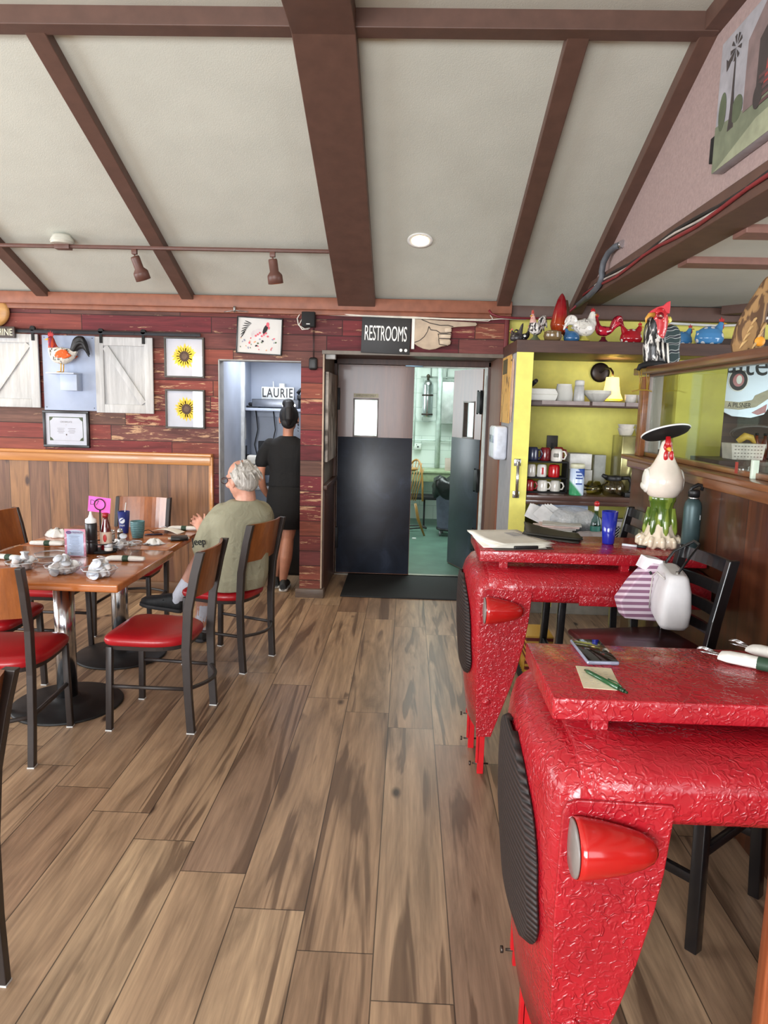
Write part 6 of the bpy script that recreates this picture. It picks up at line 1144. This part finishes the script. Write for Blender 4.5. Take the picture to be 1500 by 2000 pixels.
for e in (-1, 1): b = MB(); b.ball((e*.074, .01, .30), (.016, .045, .055), 14, 10); b.ball((e*.080, .02, .275), (.012, .04, .02), 10, 8); b.tube([(e*.06, .01, .36), (e*.08, .015, .345), (e*.075, .0, .33)], [.004, .006, .002], 6); b.build('wing', WHG, g)
b = MB(); b.tube([(-.004, -.022, .50), (-.003, -.027, .47), (-.002, -.030, .45)], [.010, .014, .013], 12)
for e in (-1, 1): b.ball((e*.012, -.036, .415), (.011, .008, .024), 12, 8)
b.ball((0, -.018, .452), (.020, .016, .028), 12, 8); b.build('comb_and_wattle', REDC, g); b = MB(); b.lathe([(.012, 0), (.008, .012), (.002, .026)], n=12, M=Matrix.Translation((-.001, -.034, .448)) @ Matrix.Rotation(R(115), 4, 'X')); b.build('beak', plain((220, 160, 60), .25), g)
M = Matrix.Translation((.0, .012, .503)) @ Matrix.Rotation(-.17, 4, 'Y') @ Matrix.Rotation(-.34, 4, 'X')
HB = plain((16, 15, 16), .7, name='black felt'); b = MB(); b.lathe([(.001, .002), (.06, .0), (.095, .005), (.104, .014), (.106, .018), (.10, .016), (.06, .010), (.032, .010), (.030, .026), (.022, .040), (.001, .044)], n=44, M=M, fn=None); b.build('hat', HB, g); b = MB(); b.lathe([(.1045, .013), (.108, .017), (.105, .021), (.102, .017)], n=44, M=M, cap=False); b.build('hat_trim', WHT, g)
g = empty('water_bottle', (1.248, 3.13, 1.0), 0, 'dark green steel water bottle with black carry lid beside the white rooster', 'bottle'); b = MB(); b.lathe([(.034, 0), (.037, .004), (.037, .20), (.033, .222), (.022, .238)], n=32); b.build('body', plain((58, 78, 80), .4, .3, name='green powder coat'), g)
b = MB(); b.lathe([(.021, .235), (.021, .248)], n=24); b.build('neck_ring', CHR, g); b = MB(); b.lathe([(.024, .248), (.024, .272), (.020, .277), (.001, .278)], n=24); b.tube([(-.02, 0, .262), (-.012, 0, .285), (.015, 0, .30), (.034, 0, .296), (.030, 0, .275)], .008, 10); b.build('lid', BLK, g)
b = MB(); b.box(.020, .024, -.030, -.026, .15, .17); b.build('emblem', plain((190, 196, 196), .4), g)
BLU = N('cobalt tumbler'); BLUM = BLU.out((28, 40, 150), .15, 0, .4)
def tumbler(loc, label, r0, r1, h, logo=False):
    g = empty('tumbler', loc, 0, label, 'tumbler'); b = MB(); b.lathe([(r0*.9, 0), (r0, .004), (r1, h), (r1-.002, h), (r0-.003, .008), (.001, .007)], n=36); b.build('cup', BLUM if not logo else plain((30, 44, 120), .4, name='blue plastic'), g); return g
tumbler((.938, 3.285, 1.0), 'translucent cobalt blue plastic tumbler on the farther red counter', .027, .037, .152)
# papers on clipboard, menu folder
g = empty('paper_sheets', (.48, 3.25, 1.0), 0, 'fanned white printed sheets on a clipboard at the corner of the farther red counter', 'papers')
b = MB(); b.box(-.14, .13, -.19, .13, 0, .004, .001, Matrix.Rotation(.25, 4, 'Z')); b.build('clipboard', plain((70, 60, 54), .5), g)
for k_, (a, dx) in enumerate(((.10, .0), (.2, .01), (.32, .0), (.45, .005))):
    b = MB(); fn = lambda u_, v_: Matrix.Rotation(a, 4, 'Z') @ Vector((-.155+.28*u_+dx, -.17+.30*v_, .006+.004*k_+.05*(.5+k_*.2)*max(0, v_-.45)**1.5*(1-.5*u_)+.012*(1-v_)*(1-u_)*k_*.3)); b.grid(fn, 8, 10); b.build('sheet', PAP, g, solid=.0008)
b = MB()
for k_ in range(7): b.box(.02, .10-.004*k_, .0+.012*k_, .003+.012*k_, .0265+.0003*k_, .0272+.0003*k_, 0, Matrix.Rotation(.45, 4, 'Z'))
b.build('print_lines', plain((120, 120, 130), .7), g); b = MB(); b.box(-.05, .06, -.185, -.17, .004, .016, .003, Matrix.Rotation(.25, 4, 'Z')); b.build('clip', BLK, g)
g = empty('menu_folder', (.70, 3.37, 1.0), -.35, 'black open menu folders lying behind the white sheets', 'folder')
for k_, (a, z) in enumerate(((0, 0), (.25, .012))):
    b = MB(); fn = lambda u_, v_: Matrix.Rotation(a, 4, 'Z') @ Vector((-.13+.26*u_, -.08+.17*v_, z+.004+.045*(1-u_)**1.6*(.4+.6*v_))); b.grid(fn, 8, 5); b.build('cover', plain((42, 40, 34), .5, name='black leatherette'), g, solid=.005)
for k_, (x, y, a, c) in enumerate(((1.03, 3.22, -.5, (214, 216, 222)),)):
    g = empty('marker_pen', (x, y, 1.006), a, 'white and black pen lying beside the ceramic rooster', 'pen'); b = MB(); b.cyl((-.045, 0, 0), (.02, 0, 0), .006, n=12); b.build('barrel', plain(c, .3), g); b = MB(); b.cyl((.02, 0, 0), (.06, 0, 0), .0065, n=12); b.build('cap', BLK, g)
g = empty('smartphone', (.482, 1.744, 1.0), .03, 'black smartphone in a clear case on the nearest red counter', 'phone'); b = MB(); b.box(-.039, .039, -.083, .083, .0, .010, .004, seg=3); b.build('case', plain((150, 156, 176), .15, .3, coat=.3, name='silver edge'), g); b = MB(); b.box(-.036, .036, -.080, .080, .0098, .0112, .0005); b.build('screen', plain((14, 14, 14), .06, var=0, coat=.6, name='black glass'), g)
g = empty('order_note', (.45, 1.578, 1.0), -.10, 'cream order note sheet with faint handwriting under the green pen', 'note'); b = MB()
b.box(-.041, .041, -.068, .068, .0003, .0012); b.build('sheet', plain((226, 214, 184), .8), g); b = MB(); random.seed(2)
for k_ in range(8):
    x0 = -.034 if k_ != 0 else -.01
    for q in range(5):
        if random.random() < .8: b.box(x0+.013*q, x0+.013*q+random.uniform(.005, .011), -.055+.0155*k_, -.0538+.0155*k_, .0012, .0014)
b.build('handwriting', plain((164, 156, 150), .8), g)
g = empty('ballpoint_pen', (.457, 1.543, 1.007), math.atan2(-.135, .062)+PI/2-.0, 'dark green ballpoint pen lying across the order note', 'pen'); PENG = plain((18, 70, 34), .25, coat=.4, name='green plastic')
b = MB(); b.tube([(0, .072, 0), (0, .060, 0), (0, -.045, 0)], [.002, .0048, .0055], 14); b.build('barrel', PENG, g); b = MB(); b.cyl((0, -.045, 0), (0, -.062, 0), .0052, .004, 12); b.cyl((0, -.062, 0), (0, -.070, 0), .0028, n=10); b.build('clicker', plain((14, 50, 26), .3), g); b = MB(); b.tube([(.004, -.048, .004), (.004, -.03, .0075), (.003, -.005, .0065)], .0016, 6); b.build('clip', PENG, g)
# rolled cutlery
NAPK = cloth((236, 232, 226), 'paper napkin', .3, 50); BAND = plain((40, 66, 48), .6, name='dark green paper band')
def roll(loc, rz, label, L=.20, fork=True, tilt=0, group=None):
    g = empty('cutlery_roll', loc, rz, label, 'cutlery roll', group); g.rotation_euler = (0, tilt, rz)
    b = MB(); rs = []
    for t, w_, h in ((-.5, .012, .006), (-.47, .019, .011), (-.2, .021, .014), (.0, .018, .014), (.2, .022, .015), (.40, .027, .013), (.5, .031, .007)): rs.append([b.bm.verts.new((t*L, w_*math.cos(a)*(1+.08*math.sin(3*a+t*9)), .015+h*math.sin(a))) for a in [2*PI*q/18 for q in range(18)]])
    b.skinrings(rs); b.build('napkin', NAPK, g)
    b = MB(); b.lathe([(.0195, -.016), (.020, -.014), (.020, .014), (.0195, .016)], n=24, M=Matrix.Translation((-.0, 0, .015)) @ Matrix.Rotation(PI/2, 4, 'Y') @ Matrix.Diagonal((.78, 1, 1, 1)), cap=False); b.build('band', BAND, g, solid=.001)
    if fork:
        b = MB(); x0 = L*.5
        b.tube([(x0-.04, -.008, .016), (x0+.01, -.008, .016), (x0+.02, -.008, .017)], [.003, .004, .010], 8, flat=.3)
        for k_ in range(4): b.tube([(x0+.016, -.016+.0053*k_, .017), (x0+.04, -.0165+.0056*k_, .022), (x0+.055, -.0165+.0056*k_, .019)], .0011, 6)
        b.build('fork', CHR, g); b = MB(); b.tube([(x0-.04, .010, .018), (x0+.03, .012, .018), (x0+.045, .012, .017)], [.003, .006, .002], 8, flat=.25); b.build('knife', CHR, g)
    return g
r1 = roll((.868, 1.668, 1.0), PI-.62, 'white napkin cutlery roll with green band, nearest and leftmost on the near red counter')
def more(loc, rz, lb, tilt=0):
    c = copy_tree(r1, loc, rz, lb); c.rotation_euler = (0, tilt, rz); return c
more((.955, 1.715, 1.0), PI-.85, 'napkin cutlery roll lying just right of the nearest roll on the near red counter'); more((1.01, 1.62, 1.0), PI-.3, 'napkin cutlery roll at the right picture edge on the near red counter')
# purse and striped bag on the bar chair
g = empty('purse', (1.035, 2.73, 0), -.18, 'white leather purse hanging inside the black chair back', 'purse'); PUR = plain((214, 212, 214), .45, var=.03, bump=.1, bs=150, name='white leather')
b = MB(); rs = []
for z, hx, hy in ((.796, .03, .09), (.80, .048, .115), (.815, .058, .132), (.87, .062, .142), (.95, .056, .140), (1.0, .042, .132), (1.008, .036, .126), (1.012, .02, .11)): rs.append([b.bm.verts.new((hx*math.copysign(abs(math.cos(a))**.42, math.cos(a)), hy*math.copysign(abs(math.sin(a))**.42, math.sin(a)), z)) for a in [2*PI*q/36 for q in range(36)]])
b.skinrings(rs); b.build('bag_body', PUR, g, smooth=2)
b = MB(); b.tube([(-.045, -.10, .99), (-.066, -.05, 1.005), (-.072, 0, .98), (-.070, .04, .90), (-.062, .08, .83)], .003, 6); b.build('zipper', plain((196, 190, 186), .4), g); b = MB(); b.cyl((-.072, .03, .985), (-.080, .03, .98), .007, n=12); b.build('zipper_pull', BLK, g)
b = MB(); b.tube([(-.02, .10, 1.0), (.02, .12, 1.06), (.09, .115, 1.105), (.10, .06, 1.10), (.05, -.02, 1.06), (.0, -.09, 1.01)], .008, 8, flat=.5); b.build('strap', BLK, g); b = MB(); b.tube([(-.02, .10, .99), (-.015, .105, 1.02)], .007, 8); b.tube([(.0, -.09, .99), (.0, -.09, 1.02)], .007, 8); b.build('ring', CHR, g)
s = N('pink and white stripes'); wv = s.n('ShaderNodeTexWave', Vector=s.map((1, 1, 1), rot=(.25, 0, .15)), Scale=13.0, _bands_direction='Z'); STR = s.out(s.ramp(wv.outputs['Fac'], [(.40, (214, 196, 208)), (.55, (128, 88, 116)), (.85, (140, 98, 124))]), .7)
b = MB(); g = empty('striped_bag', (.97, 2.86, 0), .05, 'pink and white striped paper bag hanging beside the white purse', 'bag')
b.prism([(-.10, .85), (-.075, .78), (.10, .765), (.19, .78), (.18, .90), (.08, 1.0), (.02, 1.01), (-.05, .93)], (0, .05, 0), U, V_, .08); b.build('bag_body', STR, g, bevel=.006); b = MB(); b.prism([(-.02, .985), (.0, 1.03), (.06, 1.02), (.09, .99), (.05, .96)], (0, .045, 0), U, V_, .07); b.build('tissue', plain((232, 226, 232), .8), g)
# popcorn-striped crate on the floor between the counters
g = empty('striped_crate', (.80, 4.15, 0), 0, 'red and yellow striped basket on a black base behind the farther counter', 'basket'); s = N('red yellow stripes'); wv = s.n('ShaderNodeTexWave', Vector=s.tc, Scale=9.0, _bands_direction='Z'); CS = s.out(s.ramp(wv.outputs['Fac'], [(.55, (110, 24, 24)), (.65, (214, 170, 70))]), .5)
b = MB(); b.box(-.09, .10, -.12, .16, .0, .07, .01); b.build('base', BLKM, g); b = MB(); b.box(-.075, .085, -.10, .14, .07, .30, .006); b.build('body', CS, g); b = MB()
for k_ in range(6): b.cyl((-.078, -.09+.035*k_, .07), (-.078, -.09+.035*k_, .16), .005, n=6)
b.build('post', plain((206, 160, 60), .5), g)
# ================================================================ THINGS ON THE DINING TABLES (top z = .76)
TZ = .760
def crolls(lst):
    for x, y, a, lb in lst: more((x, y, TZ), a, lb)
crolls([(-1.46, 3.645, PI+.02, 'napkin cutlery roll in the middle of the near dining table'), (-2.045, 3.975, .04+0, 'napkin cutlery roll pointing left, far left on the near dining table'), (-2.05, 3.585, -.25, 'napkin cutlery roll at the left picture edge of the near dining table')])
more((-1.45, 4.60, TZ), PI+.05, 'napkin cutlery roll at the back edge of the far dining table')
CLR = glassmat((246, 248, 250), ior=1.5, name='clear plastic')
CUPM = plain((232, 230, 228), .35, coat=.2, name='white creamer cup'); LIDM = plain((214, 218, 228), .4, name='foil lid'); PURP = plain((120, 110, 160), .5, name='printed lid')
def clearbowl(x, y, r, h, label):
    g = empty('clear_bowl', (x, y, TZ), 0, label, 'bowl'); b = MB(); b.lathe([(r*.5, 0), (r*.6, .002), (r*.85, h*.45), (r, h), (r*1.05, h+.003)], n=40, cap=False, fn=lambda q, z, t: (q*math.cos(t)*(1+.05*math.sin(8*t)*z/h), q*math.sin(t)*(1+.05*math.sin(8*t)*z/h), z))
    b.build('shell', CLR, g, solid=.0015); b = MB(); b.lathe([(r*1.03, h), (r*1.07, h+.002), (r*1.05, h+.004)], n=40, cap=False, fn=lambda q, z, t: (q*math.cos(t)*(1+.05*math.sin(8*t)), q*math.sin(t)*(1+.05*math.sin(8*t)), z)); b.build('rim', plain((226, 228, 230), .2, alpha=.75, name='plastic rim'), g, solid=.001)
    b = MB(); b.lathe([(.001, .001), (r*.5, .001)], n=24, cap=False); b.build('bottom', CLR, g); return g
random.seed(21); cup0 = None
def fill(x, y, r, h, n, label, group):
    global cup0
    for k_ in range(n):
        lay = 0 if k_ < n*.45 else (1 if k_ < n*.8 else 2); a = k_*2.4; rr = r*(.70, .62, .32)[lay]*math.sqrt(((k_*7) % 10)/10+.08)
        loc = (x+rr*math.cos(a), y+rr*math.sin(a), TZ+.012+.024*lay)
        if cup0 is None:
            cup0 = empty('creamer_cup', loc, 0, label, 'creamer cup', group); b = MB(); b.lathe([(.012, 0), (.013, .002), (.019, .023), (.021, .024)], n=16); b.build('cup', CUPM, cup0); b = MB(); b.lathe([(.0215, .024), (.0215, .0255), (.001, .026)], n=16); b.build('lid', LIDM, cup0); c = cup0
        else: c = copy_tree(cup0, loc, 0, label, group)
        c.rotation_euler = (random.uniform(-1.2, 1.2), random.uniform(-1.2, 1.2), random.uniform(0, 6))
for x, y, r, h, n, lb, lc, gr in ((-1.645, 3.335, .080, .040, 30, 'clear scalloped bowl of creamer cups, middle one at the front of the near table', 'white creamer cup in the middle front bowl', 'creamer cups in the middle front bowl'),
        (-1.445, 3.285, .076, .042, 34, 'clear scalloped bowl heaped highest with creamer cups at the table corner', 'white creamer cup heaped in the bowl at the table corner', 'creamer cups in the corner bowl'),
        (-1.875, 3.385, .070, .040, 12, 'clear bowl of creamer cups partly hidden by the front chair back', 'white creamer cup in the bowl behind the front chair back', 'creamer cups in the left bowl'),
        (-1.605, 3.93, .058, .035, 9, 'small clear bowl of creamer cups and jam tubs right of the condiment caddy', 'white creamer cup in the small bowl by the caddy', 'creamer cups in the small bowl')):
    clearbowl(x, y, r, h, lb); fill(x, y, r, h, n, lc, gr)
clearbowl(-1.80, 3.49, .072, .028, 'empty clear plastic bowl behind the middle front bowl'); clearbowl(-1.86, 3.66, .082, .022, 'empty clear plastic lid lying left of the pink menu card'); clearbowl(-1.50, 3.88, .035, .055, 'small empty clear dish right of the small creamer bowl')
# menu card in acrylic stand
g = empty('menu_card', (-1.76, 3.715, TZ), .05, 'small upright pink bordered menu card in front of the condiments', 'menu')
b = MB(); b.box(-.055, .055, -.004, .004, .002, .150); b.build('card', plain((226, 140, 160), .4, name='pink card'), g); b = MB(); b.box(-.043, .045, -.0052, -.004, .006, .122); b.build('list_field', plain((206, 216, 236), .5), g)
b = MB(); b.prism(ell(0, .130, .050, .016, 24), (0, -.0042, 0), U, V_, .0008); b.build('header_field', WHP, g); b = MB(); b.text('PREMIUM', .014, (.014, -.0062, .132), U, V_, .0004); b.prism(ell(-.032, .132, .015, .009, 16), (0, -.0052, 0), U, V_, .0006); b.build('header_text', plain((96, 50, 110), .5), g)
b = MB(); random.seed(8)
for k_ in range(14): w_ = random.uniform(.02, .034); b.box(-w_, w_*.8, -.0058, -.0052, .014+.0075*k_, .0160+.0075*k_)
b.build('print_lines', plain((140, 146, 170), .6), g); b = MB(); b.box(-.057, .057, -.0065, -.0055, 0, .152); b.box(-.057, .057, -.02, .03, 0, .002); b.build('acrylic_stand', CLR, g)
# condiment caddy and bottles
g = empty('condiment_caddy', (-1.675, 3.86, TZ), 0, 'black round condiment caddy with a ring handle on the near table', 'caddy')
b = MB(); b.lathe([(.07, 0), (.075, .004), (.075, .012), (.06, .014)], n=36); b.cyl((-.01, 0, .01), (-.01, 0, .235), .004, n=8); b.lathe([(.073, .05), (.076, .052), (.073, .056)], n=36, cap=False); b.build('frame', BLKM, g)
b = MB(); b.tube([(-.01+.030*math.cos(t), 0, .265+.030*math.sin(t)) for t in [2*PI*i/28 for i in range(29)]], .0028, 8); b.build('ring_handle', BLKM, g)
g = empty('squeeze_bottle', (-1.715, 3.81, TZ), 0, 'black squeeze bottle with white nozzle cap beside the menu card', 'bottle'); b = MB(); b.lathe([(.029, 0), (.031, .003), (.031, .06), (.030, .062), (.031, .064), (.031, .075), (.030, .077), (.031, .079), (.031, .165), (.027, .172)], n=28); b.build('body', plain((30, 28, 30), .35, name='black squeeze plastic'), g)
b = MB(); b.lathe([(.029, .170), (.030, .174), (.029, .190), (.014, .200), (.010, .212), (.008, .215), (.0055, .232), (.001, .233)], n=24); b.build('nozzle_cap', WHT, g)
g = empty('ketchup_bottle', (-1.655, 3.86, TZ+.014), 0, 'dark red ketchup bottle with tomato label standing in the caddy', 'bottle'); b = MB(); b.lathe([(.028, 0), (.030, .004), (.030, .09), (.024, .13), (.014, .17), (.013, .185)], n=24); b.build('glass_body', plain((92, 14, 18), .12, coat=.6, name='ketchup in glass'), g); b = MB(); b.lathe([(.015, .183), (.016, .190), (.016, .204), (.001, .206)], n=18); b.build('cap', plain((150, 24, 26), .4), g)
b = MB(); b.lathe([(.0304, .03), (.0308, .032), (.0308, .10), (.0304, .102)], n=24, cap=False); b.build('label', plain((206, 180, 160), .5), g, solid=.0006); b = MB(); b.ball((.006, -.0305, .068), (.010, .002, .022), 10, 8); b.build('label_picture', plain((190, 40, 36), .5), g)
for k_, (x, y, lb) in enumerate(((-1.628, 3.825, 'white and black round sauce cup at the foot of the ketchup bottle, upper'), (-1.628, 3.825, 'white and black round sauce cup at the foot of the ketchup bottle, lower'))): b = MB(); b.lathe([(.020, 0), (.022, .001), (.022, .016), (.019, .018), (.001, .018)], n=22); tag(b.build('jam_tub', WHT if k_ else plain((206, 208, 214), .3), loc=(x, y, TZ+.015+.021*(1-k_))), lb, 'sauce cup')
for x, y, c, lb in ((-1.738, 4.14, (150, 148, 146), 'glass salt shaker with chrome top behind the small creamer bowl'), (-1.71, 4.19, (70, 60, 54), 'glass pepper shaker with chrome top behind the salt shaker')):
    g = empty('shaker', (x, y, TZ), 0, lb, 'shaker'); b = MB(); b.lathe([(.017, 0), (.019, .003), (.017, .05)], n=10); b.build('jar', plain(c, .15, coat=.4), g); b = MB(); b.lathe([(.0175, .05), (.018, .055), (.013, .072), (.001, .076)], n=18); b.build('cap', CHR, g)
g = empty('table_card', (-1.70, 3.87, TZ+.215), 0, 'bright pink card with handwriting held behind the caddy ring', 'card'); g.rotation_euler = (0, .10, 0)
b = MB(); b.box(-.058, .066, 0, .0012, .005, .090); b.build('card', plain((255, 96, 190), .6, name='fluorescent pink card'), g); b = MB(); b.text('D7', .042, (-.024, -.0002, .055), U, V_, .0006); b.build('writing', plain((90, 60, 110), .6), g)
tb = tumbler((-1.785, 4.44, TZ), 'dark blue plastic tumbler with white round logo and straw on the far dining table', .027, .037, .140, True)
b = MB(); b.prism(ell(0, .085, .018, .018, 24), (.002, -.0345, 0), U, V_, .002); b.build('logo_disc', plain((226, 230, 240), .5), tb); b = MB(); b.prism([(-.017, .080), (-.006, .082), (.004, .090), (.014, .096), (.010, .100), (.0, .096), (-.008, .088)], (.002, -.0368, 0), U, V_, .001); b.build('logo_wave', plain((30, 44, 120), .4), tb)
b = MB(); b.text('pepsi', .016, (.002, -.0345, .055), U, V_, .003); b.build('logo_text', plain((210, 216, 236), .5), tb); b = MB(); b.tube([(-.01, 0, .01), (.012, .01, .195)], .0032, 8); b.build('straw', WHT, tb)
g = empty('ceramic_cup', (-1.645, 4.30, TZ), 0, 'teal ribbed ceramic cup on the far dining table', 'cup'); s = N('teal ribbed glaze'); wv = s.n('ShaderNodeTexWave', Vector=s.tc, Scale=28.0, _bands_direction='Z'); s.bump(wv.outputs['Fac'], .4, .003); TEAL = s.out(s.ramp(wv.outputs['Fac'], [(.3, (74, 116, 122)), (.7, (98, 142, 146))]), .35)
b = MB(); b.lathe([(.030, 0), (.033, .004), (.041, .05), (.043, .100), (.0435, .104), (.040, .102), (.036, .05), (.028, .01), (.001, .008)], n=36); b.build('cup', TEAL, g)
g = empty('wallet', (-1.375, 4.265, TZ), .35, 'black folded leather wallet on the far dining table beside the man', 'wallet'); b = MB(); b.box(-.052, .052, -.042, .042, .002, .011, .004); b.box(-.050, .050, -.040, .040, .013, .024, .004); b.cyl((-.045, -.038, .013), (.045, -.038, .013), .010, n=10); b.build('leather', plain((24, 23, 25), .45, bump=.2, bs=200, name='black leather'), g); b = MB(); b.box(-.066, .060, -.02, .03, .0105, .0125); b.build('paper_slip', PAP, g)
g = empty('ballpoint_pen', (-1.58, 4.40, TZ+.005), .3, 'dark pen lying left of the receipt on the far table', 'pen'); b = MB(); b.cyl((-.055, 0, 0), (.05, 0, 0), .0048, n=10); b.build('barrel', plain((40, 42, 70), .3), g); b = MB(); b.cyl((.05, 0, 0), (.066, 0, 0), .0035, .001, 10); b.build('tip', CHR, g)
b = MB(); b.grid(lambda u_, v_: Vector((-1.64+.20*u_+.02*v_, 4.49+.10*v_-.06*u_, TZ+.004+.022*math.sin(PI*u_)*(1-.3*v_))), 12, 4); tag(b.build('receipt', PAP, solid=.0008), 'curled white receipt at the back of the far dining table', 'receipt')
b = MB(); b.tube([(-1.70, 4.42, TZ+.004), (-1.68, 4.45, TZ+.01), (-1.64, 4.47, TZ+.02), (-1.60, 4.46, TZ+.004)], .0025, 6); tag(b.build('eyeglass_cord', BLK), 'thin black cord lying beside the receipt', 'cord')
def crumple(name, x, y, r, h, lb, cat, seed, m=NAPK):
    random.seed(seed); b = MB()
    b.lathe([(.001, .0)]+[(r*q, h*z) for q, z in ((.9, .02), (1, .2), (.8, .55), (.5, .85), (.1, 1))], n=30, fn=lambda q, z, t: (q*math.cos(t)*(1.25+.20*math.sin(5*t+seed)), q*math.sin(t)*(.8+.18*math.sin(7*t)), max(0, z+.35*z*math.sin(4*t+seed+q*80))))
    return tag(b.build(name, m, loc=(x, y, TZ)), lb, cat)
crumple('crumpled_napkin', -1.475, 4.12, .045, .028, 'crumpled white napkin on a small plate in front of the wallet', 'napkin', 1); crumple('crumpled_napkin', -2.12, 4.24, .055, .045, 'crumpled white napkin at the back left of the tables', 'napkin', 5); crumple('crumpled_napkin', -1.60, 4.05, .03, .02, 'small torn white wrapper beside the teal cup', 'wrapper', 7)
b = MB(); b.lathe([(.05, 0), (.055, .002), (.062, .006), (.05, .004)], n=30); tag(b.build('small_plate', CLR, loc=(-1.475, 4.10, TZ)), 'clear small plate under the crumpled napkin by the wallet', 'plate')
g = empty('spoon', (-1.56, 4.06, TZ+.004), .5, 'metal spoon lying between the teal cup and the crumpled napkin', 'spoon'); b = MB(); b.tube([(-.07, 0, 0), (.02, 0, .004), (.04, 0, .003)], .003, 8, flat=.5); b.build('handle', CHR, g); b = MB(); b.ball((.055, 0, .003), (.02, .012, .004), 14, 8); b.build('bowl', CHR, g)
g = empty('sunglasses', (-1.99, 4.36, TZ), .1, 'dark glasses lying at the back of the table behind the menu card', 'eyeglasses'); b = MB()
for e in (-1, 1): b.tube([(e*.03+.022*math.cos(t), 0, .018+.014*math.sin(t)) for t in [2*PI*q/14 for q in range(15)]], .002, 6)
b.tube([(-.055, 0, .02), (-.055, .06, .006)], .002, 6); b.tube([(.055, 0, .02), (.055, .06, .006)], .002, 6); b.build('frame', BLK, g)
